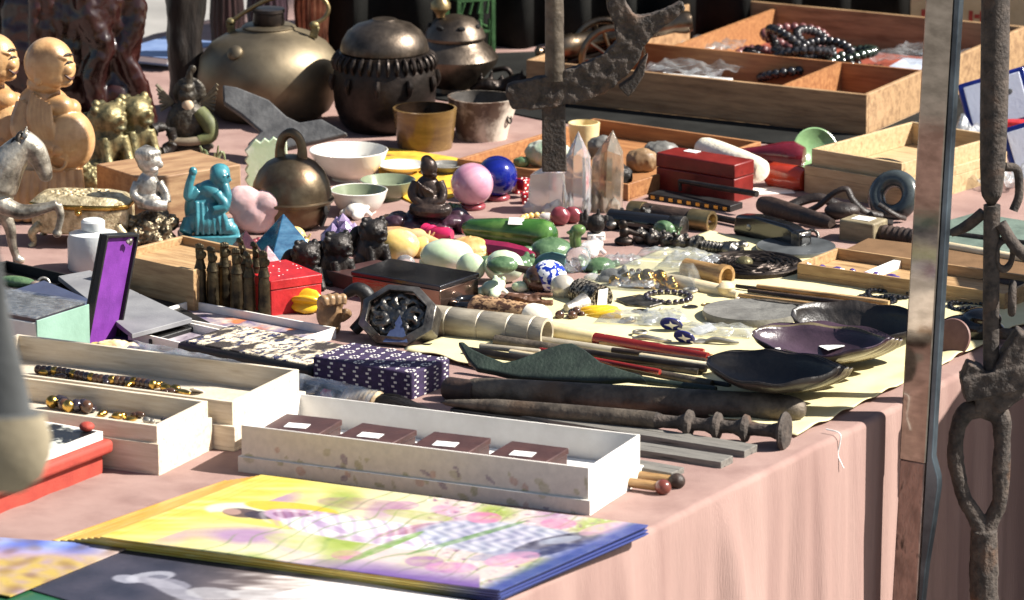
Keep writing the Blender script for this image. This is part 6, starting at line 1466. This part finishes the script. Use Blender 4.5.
# bronze jar with ridged collar
t = T('lidded_jar', 'dark bronze lidded jar ringed by rope like knobs', 'jar', 385, 129)
t.put('jar_body', t.mb().lathe([(0, 0), (36, 0), (44, 8), (50, 24), (52, 46), (50, 64), (46, 72), (46, 78), (40, 80), (0, 80)], seg=56), BRONZE)
m = t.mb()
for k in range(34):
    a = 6.283 * k / 34; c_, s_ = math.cos(a), math.sin(a); m.curve([(45 * c_, 45 * s_, 78), (49 * c_, 49 * s_, 75), (51.5 * c_, 51.5 * s_, 69), (50 * c_, 50 * s_, 63)], [1.8, 2.2, 2.2, 1.6], 8, 4)
t.put('rope_rim', m, BRONZE)
for k in range(10): a = 6.283 * k / 10 + .2; c_, s_ = math.cos(a), math.sin(a); t.put('stud', t.mb().curve([(52 * c_, 52 * s_, 58), (54 * c_, 54 * s_, 50), (52.5 * c_, 52.5 * s_, 42)], [3, 3.4, 1.4], 8, 4), BRONZE)
t.put('lid', t.mb().lathe([(44, 80.2), (44, 83), (42.5, 90), (37, 99), (28, 106), (14, 110), (12, 112), (0, 112)], seg=56), BRONZEL)
# incense burner
t = T('incense_burner', 'bronze incense burner with pierced dome lid behind the jar', 'burner', 455, 92)
t.put('bowl', t.mb().lathe([(0, 0), (24, 0), (22, 6), (30, 16), (42, 30), (43.5, 36), (38, 44), (30, 50), (28, 54), (0, 54)], seg=52), BRONZEL)
t.put('lid', t.mb().lathe([(30, 54.2), (31, 57), (28, 64), (20, 74), (8, 78), (0, 79)], seg=48), BRONZEL)
m = t.mb()
for k in range(7): a = 6.283 * k / 7 + .5; m.ell((25 * math.cos(a), 25 * math.sin(a), 68), (4.4, 2.2, 2.6), (0, 0, math.degrees(a) + 90))
t.put('pierced_holes', m, M('hole_dark', (12, 11, 10), rough=.9)); t.put('knob', t.mb().lathe([(0, 78), (4, 79), (5, 83), (10, 88), (10, 93), (6, 98), (0, 99)], (-14, -6, -2), seg=24), BRASS)
t.put('side_handle', t.mb().curve([(38, -10, 24), (52, -14, 26), (58, -14, 14), (52, -12, 2)], [2.6, 2.6, 2.4, 2], 10, 6), BRONZE)
# green lattice
t = T('green_lantern', 'green painted metal lantern with lattice sides behind the burner', 'lantern', 470, 62, rot=20)
m = t.mb()
for x in (-18, 18):
    for y in (-18, 18): m.box((x, y, 50), (4, 4, 100))
for z in (2, 34, 66, 98): m.box((0, -18, z), (36, 3, 3)).box((0, 18, z), (36, 3, 3)).box((-18, 0, z), (3, 36, 3)).box((18, 0, z), (3, 36, 3))
for k in range(8): m.curve([(-16 + (k % 4) * 9, -18, 4 + (k // 4) * 48), (-10 + (k % 4) * 8, -18, 26 + (k // 4) * 48), (-16 + (k % 4) * 10, -18, 46 + (k // 4) * 48)], 1.6, 6, 4)
t.put('lattice_frame', m, GREENM); t.put('roof', t.mb().box((0, 0, 106), (46, 46, 10), (0, 0, 0), .4), GREENM)
# cups
t = bowl('cup', 'brown glazed cup with dark inside standing before the bronze jar', 'cup', 425, 148, 27, 32, 41, CERB, tall=True, w=2.6, inner=M('dark_glaze', (44, 30, 20), (26, 18, 13), rough=.2, coat=.5))
t = bowl('cup', 'uneven grey brown stoneware cup with a stamped mark', 'cup', 482, 138, 25, 34, 42, STONEW, tall=True, w=2.4, wob=.12, rot=40, inner=M('grey_glaze', (84, 78, 72), (50, 46, 42), rough=.5))
t.put('stamp_mark', t.mb().ring((13, -27, 22), 4.4, .9, (78, 0, 26), 20, 6).curve([(10.5, -29.6, 24), (13, -28.8, 22), (15.5, -27.6, 20)], .8, 6, 4), DKWOOD)
# dragon ornament and cannon model
t = T('dragon_ornament', 'dark twisted dragon ornament between incense burner and cannon', 'ornament', 506, 98)
m = t.mb().curve([(-34, 0, 6), (-20, -4, 14), (-4, 0, 10), (12, -4, 18), (28, 0, 12), (40, 2, 22)], [5, 7, 8, 8, 6, 3], 10, 6)
for k in range(7): m.curve([(-26 + k * 10, 0, 16), (-24 + k * 10, 0, 26 + 3 * math.sin(k * 2))], [3.4, 1], 8, 3)
m.ell((36, -4, 18), (8, 6, 6)).curve([(34, -4, 10), (44, -2, 2)], 3, 8, 3).curve([(-20, -2, 10), (-26, -4, 1)], 3, 8, 3); t.solo(m, BRONZE, vox=1.2, sm=1, disp=(2, .006))
CAN = M('cannon_brass', (140, 120, 96), (84, 70, 58), rough=.3, metal=.95, sc=20)
t = T('model_cannon', 'model brass cannon on spoked wheels behind the hanging rusty tool', 'cannon', 604, 88, rot=10)
m = t.mb(); m.X = Matrix.Translation((-56, 0, 40)) @ Matrix.Rotation(R(-10), 4, 'Y')
m.lathe([(0, -14), (4, -14), (7, -10), (4, -6), (3, -2), (9, 0), (12, 6), (12.5, 26), (11, 28), (11, 34), (10.4, 36), (10, 70), (11.5, 72), (11.5, 76), (9.6, 78), (8.4, 128), (10, 132), (12, 140), (10, 146), (5, 146), (5, 120), (0, 120)], axis='x', seg=32)
t.put('barrel', m, CAN)
for y in (-22, 22):
    w_ = t.mb().ring((4, y, 34), 31, 3.6, (90, 0, 0), 44, 10); t.put('wheel', w_, CAN)
    m = t.mb().lathe([(0, -5), (6, -5), (6, 5), (0, 5)], (4, y, 34), 18, (90, 0, 0))
    for k in range(10): a = 6.283 * k / 10; m.curve([(4, y, 34), (4 + 15 * math.cos(a), y, 34 + 15 * math.sin(a)), (4 + 29 * math.cos(a), y, 34 + 29 * math.sin(a))], [2.6, 2, 2.2], 8, 3)
    t.put('spokes', m, CAN)
t.put('carriage', t.mb().box((-14, -8, 30), (70, 5, 12), (0, -14, 0)).box((-14, 8, 30), (70, 5, 12), (0, -14, 0)).box((-58, 0, 8), (60, 12, 7), (0, -16, 0)), BRONZE, bevel=1)
# big compartment tray
t = BX('compartment_tray', 'large wooden tray divided into compartments with bracelets and bags', 'tray', (526, 101.5), (866, 138), (932, 104))
L, D = t.L, t.D; D = 425; 
t.put('tray', tray(t.mb(), L, D, 44, 5, fl=3), WOODTRAY, bevel=.8); BT = t
m = t.mb(); m.b2(5.2, L - 5.2, D * .4, D * .4 + 4, 3, 38); t.put('divider', m, WOODO)
m = t.mb(); m.b2(L * .72, L * .72 + 4, 5.2, D * .4 - .2, 3, 38); t.put('divider', m, WOODO)
m = t.mb(); m.b2(L * .22, L * .22 + 4, D * .4 + 4.2, D - 5.2, 3, 38); t.put('divider', m, WOODO)
RED_LIN = M('red_lining', (150, 62, 38), (120, 46, 28), rough=.8)
m = t.mb(); m.b2(6, L - 6, 6, D - 6, 3.2, 4); t.put('floor_lining', m, RED_LIN)
BR = M('dark_bracelet', (46, 42, 44), (22, 22, 24), rough=.25, coat=.5, sc=60); BRR = M('rose_bracelet', (128, 76, 74), (84, 46, 48), rough=.3, coat=.4, sc=60)
labs = ['dark rose bead bracelet lying highest in the large wooden tray', 'pinkish bead bracelet in the big tray nearest the cannon', 'black bead bracelet in the heap, next to the pink one', 'black bead bracelet slumped over the tray divider', 'greenish black bead bracelet at the post end of the heap', 'black bead bracelet at the bottom of the tray heap', 'dark bead bracelet lying flat by the plastic bags', 'black bead bracelet leaning on its neighbours in the tray', 'black bead bracelet standing highest in the tray heap', 'black bead bracelet tilted away at the bag side of the heap', 'wide black bead bracelet lying before the heap', 'black bead bracelet tipped toward the pinkish one']
for k, (x, y, z, r, rx, mat) in enumerate(((165, D * .72, 26, 34, 12, BRR), (150, D * .6, 12, 30, 6, BRR), (200, D * .55, 20, 28, 20, BR), (222, D * .47, 26, 30, 30, BR), (262, D * .56, 24, 30, 18, M('green_bracelet', (50, 62, 50), (24, 30, 26), rough=.25, coat=.4)), (230, D * .62, 8, 30, 4, BR), (285, D * .52, 10, 26, 8, BR), (205, D * .62, 30, 26, 40, BR), (190, D * .52, 34, 30, 50, BR), (245, D * .5, 30, 28, -30, BR), (215, D * .45, 14, 34, 10, BR), (175, D * .5, 18, 28, -20, BR))):
    q = T('bead_bracelet', labs[k], 'bracelet', loc=in_frame(t, x, y, z), u=t.u, eul=(R(rx), R(rx * .5), k), group='bracelets in the big tray')
    m = q.mb()
    for j in range(24): a = 6.283 * j / 24; m.ell((r * math.cos(a), r * .85 * math.sin(a), 6 + 2 * math.sin(2 * a)), 5.4, seg=8, rings=6)
    q.solo(m, mat)
for k, (x, y, w_, d_, lab) in enumerate(((130, D * .3, 90, 70, 'clear plastic bag of papers in the cannon end of the big tray'), (320, D * .74, 100, 100, 'crumpled clear plastic bag in the post end of the big tray'), (90, D * .6, 60, 60, 'clear plastic bag lying behind the tray divider'))):
    q = T('plastic_bag', lab, 'bag', loc=in_frame(t, x, y, 20), u=t.u, eul=t.eul); m = q.mb(); vs_, fs_ = [], []
    for i in range(25):
        for j in range(15): a_, b_ = i / 24 - .5, j / 14 - .5; vs_.append((a_ * w_, b_ * d_, 6 + 9 * mnoise.noise(Vector((i * .28 + k * 9, j * .3, 2)))))
    for i in range(24):
        for j in range(14): fs_.append((i * 15 + j, (i + 1) * 15 + j, (i + 1) * 15 + j + 1, i * 15 + j + 1))
    m.add(vs_, fs_); q.solo(m, FILM)
    q = T('card', ['pale paper card under the plastic bag near the cannon', 'pale blue paper card under the crumpled plastic bag', 'white paper card behind the tray divider'][k], 'card', loc=in_frame(t, x, y, 8), u=t.u, eul=(t.eul[0], t.eul[1], t.eul[2] + .1)); q.solo(q.mb().box((0, 0, 4), (w_ * .8, d_ * .7, 2)), (PAPER, PALEB, WHITE)[k])
# cardboard box
t = T('cardboard_box', 'pale cardboard box with red print standing behind the big tray', 'box', 968, 50, rot=-6)
t.put('box_body', t.mb().b2(-58, 70, -20, 50, 0, 62), M('carton', (196, 172, 132), (182, 158, 118), rough=.8), bevel=1)
t.put('red_print', t.mb().box((-44, -20.3, 38), (6, .4, 12)).box((-40, -20.3, 42), (5, .4, 4), (0, 30, 0)).box((2, -20.3, 38), (4, .4, 11)).box((8, -20.3, 38), (5, .4, 4)).box((13, -20.3, 38), (4, .4, 11)), M('red_ink', (186, 60, 48), rough=.7))
t.put('flap', t.mb().box((6, 10, 64), (120, 52, 1.4), (4, 0, 0)), WHITE)
# blue cases
def bluecase(lab, px, py, h, w_, hh, lean, rz):
    t = T('blue_case', lab, 'case', px, py, h, eul=(R(lean), R(-18), R(rz)))
    t.put('case_shell', t.mb().box((0, 4, hh / 2), (w_, 8, hh)), BLUEP, bevel=2.5, bseg=3); t.put('lining', t.mb().box((0, -.4, hh / 2), (w_ - 12, 1.6, hh - 10)), PALEB, bevel=.6)
    return t
t = bluecase('blue case with pale lining leaning open beyond the steel post', 1004, 128, .01, 70, 56, -22, -8); t.put('mark', t.mb().ell((14, -1.4, 34), (4, .5, 3)), SLATE)
bluecase('second blue case with white lining at the picture edge', 1046, 172, .01, 66, 54, -16, -4)
for k, (px, py, w_, lab) in enumerate(((950, 140, 70, 'crumpled clear plastic bag between the big tray and blue case'), (1000, 180, 60, 'clear plastic bag under the blue case'))):
    t = T('plastic_bag', lab, 'bag', px, py, .004, rot=-20); m = t.mb(); vs_, fs_ = [], []
    for i in range(25):
        for j in range(15): a_, b_ = i / 24 - .5, j / 14 - .5; vs_.append((a_ * w_, b_ * 90, 9 + 14 * mnoise.noise(Vector((i * .28 + k * 5, j * .3, 7)))))
    for i in range(24):
        for j in range(14): fs_.append((i * 15 + j, (i + 1) * 15 + j, (i + 1) * 15 + j + 1, i * 15 + j + 1))
    m.add(vs_, fs_); t.solo(m, FILM2)
t = T('red_trinket', 'small red and gold trinket box by the second blue case', 'box', 1016, 132, .02); t.solo(t.mb().box((0, 0, 6), (24, 16, 12)), REDB, bevel=1.5)
flat('paper_sheet', 'pale papers lying between the big tray and the light wooden box', 'paper', [(880, 136), (916, 122), (1010, 150), (960, 166)], .004, .003, PALEB)

# dark fabric backdrop hung behind the far items
a_, b_ = at(318, 56), at(1075, 26)
m = MB(1); vs_, fs_ = [], []; d = b_ - a_; n_ = Vector((-d.y, d.x, 0)).normalized()
for i in range(161):
    for j in range(9):
        s_ = i / 160; z = j / 8 * 1.0; w_ = .018 * math.sin(s_ * 90 + 2 * mnoise.noise(Vector((s_ * 8, 0, 0)))) * (1 - .5 * z) + .01 * mnoise.noise(Vector((s_ * 20, z, 0)))
        p = a_ + d * s_ + n_ * w_; vs_.append((p.x, p.y, z + .002))
for i in range(160):
    for j in range(8): fs_.append((i * 9 + j, (i + 1) * 9 + j, (i + 1) * 9 + j + 1, i * 9 + j + 1))
m.add(vs_, fs_); o = link('hanging_cloth', m, DARKC); o.modifiers.new('s', 'SOLIDIFY').thickness = .003
tag(o, 'charcoal cloth hung as a backdrop behind the tray and cannon', 'cloth')

# thin flat sheet that darkens the table under the far items
P = [at(x, y, .003) for x, y in ((330, 74), (405, 93), (470, 104), (545, 120), (640, 130), (760, 142), (865, 152), (960, 134), (1090, 122), (1090, 30), (318, 60))]
c = sum(P, Vector()) / len(P); t = T('dark_sheet', 'charcoal sheet lying under the big compartment tray and the cannon', 'cloth', loc=Vector((c.x, c.y, .0012)), u=1)
t.solo(t.mb().slab([(p.x - c.x, p.y - c.y) for p in P], 0, .0022), DARKC)
# ================================================================ stall posts and hanging iron
def WY(px, py, y): return at_y(px, py, y)
# square steel post
YP = at_off(927, 380, -.055).y
P = WY(927, 300, YP); u = mpp(P)
g0 = P.z
t = T('steel_post', 'square polished steel stall post with pitted lower end, beside the table', 'post', loc=Vector((P.x - (P.z + .75) * math.tan(R(2)), P.y, -.75)), eul=((Matrix.Rotation(R(2), 3, 'Y') @ Matrix.Rotation(R(-28), 3, 'Z')).to_euler()), u=u)
zt = (.75 + 1.6) / u; z1 = (WY(915, 458, YP).z + .75) / u
w_ = 29
t.put('upper_sleeve', t.mb().b2(-w_ / 2, w_ / 2, -w_ / 2, w_ / 2, z1, zt), STEEL, bevel=1.4, bseg=3)
t.put('lower_tube', t.mb().b2(-w_ / 2 + 1, w_ / 2 - 1, -w_ / 2 + 1, w_ / 2 - 1, 6, z1 - .2), STEELD, bevel=1.2, bseg=2)
t.put('foot', t.mb().b2(-40, 40, -40, 40, 0, 5.8), STEELD, bevel=1)
t = T('blade_strip', 'blue grey steel strip with curved lower edge strapped along the post', 'strip', loc=t.loc, eul=t.eul, u=u)
x0 = w_ / 2 + 1.6
out = [(x0, 10), (x0 + 7, 10)]
zb = (WY(930, 560, YP).z + .75) / u; zc = (WY(935, 470, YP).z + .75) / u
out = [(0, zb - 90), (3, zb - 70), (6, zb), (11, (zb + zc) / 2), (14, zc - 10), (13, zc), (6, zc + 20), (6, zt), (0, zt)]
m = t.mb(); m.prism(out, -w_ / 2 + 2, -w_ / 2 + 14, Matrix.Translation((x0 - 1.4, 0, 0))); t.solo(m, STEELB, bevel=1)
# rust rod with clasp and hook
YR = at_off(990, 380, -.085).y
P = WY(993, 300, YR); u = mpp(P)
def px2(px, py): q = WY(px, py, YR); return ((q.x - P.x) / u, (q.z - P.z) / u)
t = T('hook_rod', 'thick rusty iron rod with clasp and looped hook hanging past the cloth', 'hook', loc=P, u=u)
def path(pts): return [(px2(x, y)[0], dy, px2(x, y)[1]) for x, y, dy in pts]
m = t.mb().tube(path([(1002, -700, 0), (996, 0, 0), (994, 120, 0), (991, 214, 0)]), [14, 14.4, 14.6, 13], 18); t.put('thick_sleeve', m, RUST, sub=1, disp=(1.6, .01))
t.put('thin_rod', t.mb().tube(path([(992, 205, 0), (991, 300, 0), (991, 372, 0)]), [8.5, 8.5, 8], 14), RUST, disp=(1, .01))
m = t.mb().curve(path([(1006, 168, 6), (1018, 172, 8), (1020, 196, 8), (1014, 212, 6)]), 4.5, 10, 6)
m.curve(path([(984, 214, 6), (968, 228, 10), (952, 236, 12)]), [6, 6, 4], 10, 5).curve(path([(1000, 222, -6), (1014, 244, -8), (1034, 262, -8)]), [6, 6.5, 6], 10, 5); t.put('side_arm', m, RUST)
for c0, c1 in ((1004, 254), (1012, 298)):
    x, z = px2(c0, c1); t.put('chain_link', t.mb().ring((x, -2, z), 15, 4, (90, 0, 20 if c0 < 1008 else 80), 26, 10, (.62, 1)), RUST, disp=(.8, .01))
m = t.mb()
x, z = px2(994, 380); m.box((x, 0, z), (66, 36, 24), (0, -12, 0)); x, z = px2(1014, 360); m.box((x, 0, z), (30, 30, 60), (0, 30, 0)); x, z = px2(1006, 392); m.box((x, 0, z), (34, 28, 24), (0, -40, 0)); x, z = px2(986, 398); m.box((x, 0, z), (24, 22, 26))
x, z = px2(972, 372); m.box((x, 0, z), (18, 26, 18), (0, 20, 0)); t.put('clasp', m, RUST, vox=1.6, sm=3, disp=(3, .012))
m = t.mb().curve(path([(984, 408, 0), (966, 412, 0), (957, 432, 0), (956, 462, 0), (963, 494, 0), (975, 516, 0), (984, 535, 0)]), [11, 9.6, 8, 8.4, 7.6, 8.6, 10], 12, 6)
m.curve(path([(984, 408, 0), (1000, 416, 0), (1002, 440, 0), (1001, 470, 0), (1000, 500, 0), (992, 520, 0), (984, 535, 0)]), [11, 11, 8.6, 9.8, 8, 8.6, 10], 12, 6)
m.curve(path([(984, 530, 0), (984, 570, 0), (985, 640, 0), (984, 720, 0)]), [14, 15, 14, 11], 12, 6); t.put('loop_hook', m, RUST, vox=1.2, sm=1, disp=(3, .012))
# hanging hammered tool over the crystals
YA = at(553, 215).y - .1
P = WY(555, 100, YA); u = mpp(P)
def px3(px, py): q = WY(px, py, YA); return ((q.x - P.x) / u, (q.z - P.z) / u)
t = T('iron_tool', 'hammered rusty iron anchor like tool hanging from a rod above the quartz', 'iron tool', loc=P, u=u)
out = [(512, 108), (505, 96), (508, 84), (528, 79), (548, 75), (578, 66), (604, 53), (617, 40), (614, 24), (608, 10), (604, -14), (622, -18), (625, 2), (634, 15), (650, 14), (670, 6), (682, 1), (685, 8), (672, 21), (654, 34), (643, 46), (640, 58), (628, 74), (606, 92), (584, 100), (556, 106), (530, 109)]
t.put('blade', t.mb().prism([px3(x, y) for x, y in out], -6, 6), RUST, vox=1.5, sm=3, disp=(5, .014))
t.put('barb', t.mb().prism([px3(x, y) for x, y in [(618, 86), (632, 76), (640, 62), (648, 53), (644, 74), (634, 90), (628, 96)]], -7, 7), RUST, bevel=1.5)
m = t.mb(); a1, b1_ = px3(555, 104), px3(553, 171); m.box(((a1[0] + b1_[0]) / 2, 0, (a1[1] + b1_[1]) / 2), (25, 11, a1[1] - b1_[1]), (0, -1, 0), .93); t.put('stem', m, RUST, bevel=1.6, disp=(1.5, .012))
t.put('rod', t.mb().tube([(px3(555, 80)[0], 0, px3(555, 80)[1]), (px3(554, -30)[0], 0, px3(554, -30)[1]), (px3(553, -800)[0], 0, px3(553, -800)[1])], [10, 9, 9], 16), RUSTL)

# tall slatted crate, added out of view only to shade the end of the cloth
cq = at_off(946, 480, -.02); cx = cq.x + .42; cr = at(955, 368); ZT = .75 + (cx - cr.x) / .74 * .669 - .03
t = T('shade_crate', 'tall slatted crate added out of view to shade the end of the cloth', 'crate', loc=Vector((cx, cq.y - .05, -.75)), u=1)
t.put('frame', t.mb().b2(0, .04, 0, .04, 0, ZT).b2(.46, .5, 0, .04, 0, ZT).b2(0, .04, .46, .5, 0, ZT).b2(.46, .5, .46, .5, 0, ZT).b2(.04, .46, .04, .46, .02, .04), WOODB)
m = t.mb()
for k in range(10):
    z = .01 + k * (ZT - .012) / 10; m.b2(-.015, -.001, -.01, .51, z, z + ZT / 10 - .004).b2(.501, .515, -.01, .51, z, z + ZT / 10 - .004).b2(-.01, .51, -.015, -.001, z + .001, z + ZT / 10 - .005).b2(-.01, .51, .501, .515, z + .001, z + ZT / 10 - .005)
t.put('slat_boarding', m, WOODB)
# ================================================================ small clutter on the yellow sheet
rnd = random.Random(5)
for lab, px, py, r, mat in (('worn silver coin lying close to the lower enamel earring', 700, 342, 9, SILV), ('dark coin beside the black engraved plate', 640, 312, 8, BRONZE), ('pale coin between the bamboo tube and chopsticks', 742, 300, 7, SILV), ('brass coin lying by the cream turned knob', 708, 306, 7, BRASS), ('dull grey coin near the stone slab rim', 690, 308, 8, PEWT)):
    t = T('coin', lab, 'coin', px, py, .005); t.solo(t.mb().lathe([(0, 0), (r, 0), (r, 1.6), (r * .85, 1.6), (r * .8, 1.1), (0, 1.1)], seg=28), mat)
for lab, px, py, rz, mat in (('thin silver ring lying beside the red handle', 640, 334, 0, SILV), ('small brass ring lying by the yellow chillies', 628, 322, 40, BRASS), ('silver ring standing near the cream bone stick', 690, 292, 60, SILV)):
    t = T('finger_ring', lab, 'ring', px, py, .006, rot=rz); t.solo(t.mb().ring((0, 0, 2), 6.5, 1.5, seg=24, ts=8), mat)
for lab, px, py, a, l, mat in (('short silver hairpin between earrings and red handle', 652, 340, -14, 40, SILV), ('dark hairpin beside the grey stone slab', 676, 350, -10, 46, BLACKM), ('bone toggle lying by the blister pack', 716, 318, 20, 22, BONE), ('grey white pebble bead strand by the slab', 722, 342, -8, 34, STONEG)):
    t = T('hairpin', lab, 'pin', px, py, .008, rot=a); t.solo(t.mb().curve([(-l / 2, 0, 0), (-l * .2, 1, 2), (l * .2, -1, 1), (l / 2, 0, 0)], [2, 3, 2.4, 1], 10, 5), mat)
t = T('folded_card', 'small white paper slip beside the enamel earrings', 'paper', 704, 332, .005, rot=20); t.solo(t.mb().box((0, 0, 3), (22, 18, .6), (8, -10, 0)), PAPER)
for lab, px, py, r, mat in (('small milky pebble by the glass duck', 592, 284, 7, MILK), ('pale jade pebble beside the porcelain ball', 520, 292, 7, JADEP), ('little honey pebble in front of the jade egg', 432, 286, 8, CALC), ('tiny clear pebble below the honey calcite', 390, 280, 8, MILK), ('moss green pebble behind the jade egg', 486, 268, 8, JADED), ('white pebble beside the rose red stones', 546, 222, 6, MILK), ('pale peach pebble beside the pink twists', 408, 244, 8, PEACH), ('violet pebble by the monk rock', 400, 228, 8, AMETH)):
    t = T('pebble', lab, 'pebble', px, py); t.solo(t.mb().ell((0, 0, r * .8), (r * 1.2, r, r * .8)), mat, disp=(2, .012))

# more carvings and stones filling the rows between the bell and the yellow sheet
CARV = [('knob', JADEP), ('knob', PEACH), ('snail', JADED), ('snail', CALC), ('knob', MILK)]
spots = [(372, 256, 'pale jade snail shaped carving behind the black lions', JADEP, 0), (416, 246, 'peach snail carving between stone horn and pink twists', PEACH, 1), (520, 272, 'moss green carved frog beside the teal turtle', JADED, 2), (536, 244, 'honey coloured carved snail near the green pestle', CALC, 1), (614, 228, 'grey carved animal beside the smoky quartz foot', PEWT, 2), (590, 256, 'milky carved frog behind the small green turtle', MILK, 2),
         (640, 222, 'dark carved frog before the black cylinder', BLACKM, 2), (380, 296, 'brown carved frog by the dark tin edge', LEAB, 2), (492, 296, 'pale green carved frog beside the black ring dish', JADEP, 2), (320, 262, 'rose coloured carved snail in front of the amethyst', ROSER, 1), (356, 218, 'white carved frog in front of the small bowl', CERW, 2), (296, 244, 'small honey snail carving beneath the bell slot', CALC, 1), (612, 284, 'grey stone frog by the gold lumps', STONEG, 2), (664, 238, 'moss green snail carving behind the ornate dagger', JADED, 1)]
for px, py, lab, mat, kd in spots:
    t = T('stone_carving', lab, 'carving', px, py, .001, rot=rnd.uniform(-60, 60)); m = t.mb()
    if kd < 2: m.ell((0, 0, 9), (12, 8, 9)).ring((0, -5, 10), 5, 2.6, (80, 0, 0)).ell((11, 0, 5), (7, 5, 4)).curve([(15, -2, 7), (19, -4, 13)], [1.6, 1], 6, 3).curve([(15, 2, 7), (18, 4, 13)], [1.6, 1], 6, 3)
    else: m.ell((0, 0, 8), (12, 10, 8)).ell((10, 0, 11), (7, 8, 6)).ell((12, -5, 16), 2.6).ell((12, 5, 16), 2.6).ell((-6, -8, 5), (8, 5, 5)).ell((-6, 8, 5), (8, 5, 5)).curve([(7, -7, 7), (11, -11, 2)], [3, 2.4], 6, 3).curve([(7, 7, 7), (11, 11, 2)], [3, 2.4], 6, 3)
    t.solo(m, mat, vox=.8, sm=1)
for px, py, r, n_, mat, lab in ((276, 246, 15, 20, ROSER, 'rose bead bracelet lying between the pyramids and the bell'), (440, 212, 13, 18, JADED, 'green bead bracelet behind the monk rock'), (636, 280, 16, 22, BEADB, 'brown bead bracelet beside the gold lumps'), (540, 222, 12, 18, CALC, 'honey bead bracelet by the green pestle end'), (668, 300, 15, 20, BEADD, 'dark bead bracelet on the yellow sheet by the engraved plate')):
    t = T('bead_bracelet', lab, 'bracelet', px, py, .005 if px > 600 else .001); m = t.mb()
    for k in range(n_): a = 6.283 * k / n_; m.ell((r * 1.5 * math.cos(a), r * 1.5 * math.sin(a), 3), 3.2, seg=10, rings=7)
    t.solo(m, mat)
for lab, px, py, w, d, rz in (('clear plastic bag over the brown bead bracelet', 636, 282, 50, 46, -8), ('crinkled clear bag beside the dark bead bracelet', 664, 318, 46, 40, 6), ('flat clear packet near the ornate dagger hilt', 690, 262, 54, 60, -16)):
    t = T('plastic_bag', lab, 'bag', px, py, .009, rot=rz); m = t.mb(); vs_, fs_ = [], []
    for i in range(27):
        for j in range(15):
            x, y = -w / 2 + w * i / 26, -d / 2 + d * j / 14; e = min(1, (1 - abs(x) / (w / 2)) * 3, (1 - abs(y) / (d / 2)) * 2.5)
            vs_.append((x, y, .5 + 6 * max(0, e) ** .6 + 4 * e * mnoise.noise(Vector((i * .35 + px, j * .4, 1)))))
    for i in range(26):
        for j in range(14): fs_.append((i * 15 + j, (i + 1) * 15 + j, (i + 1) * 15 + j + 1, i * 15 + j + 1))
    m.add(vs_, fs_); t.solo(m, FILM2)
for k, (p, q_, r, mat, lab) in enumerate((((470, 362), (560, 376), 4, BAMB, 'bamboo stick crossing beneath the green sheath'), ((540, 350), (660, 372), 3, REDO, 'dark red lacquer stick above the green sheath'), ((640, 356), (712, 366), 3.5, BONE, 'bone stick with pointed end before the horn bowls'), ((612, 350), (706, 361), 3, LEAB, 'brown leather wrapped stick under the red handle'), ((480, 346), (540, 352), 3.2, BONEG, 'short grey bone stick beside the pipe mouth'))):
    sk('brush_stick', lab, 'stick', p, q_, r, .014, mat, None, 'sticks and brushes between the fish shaped sheath and red handle')
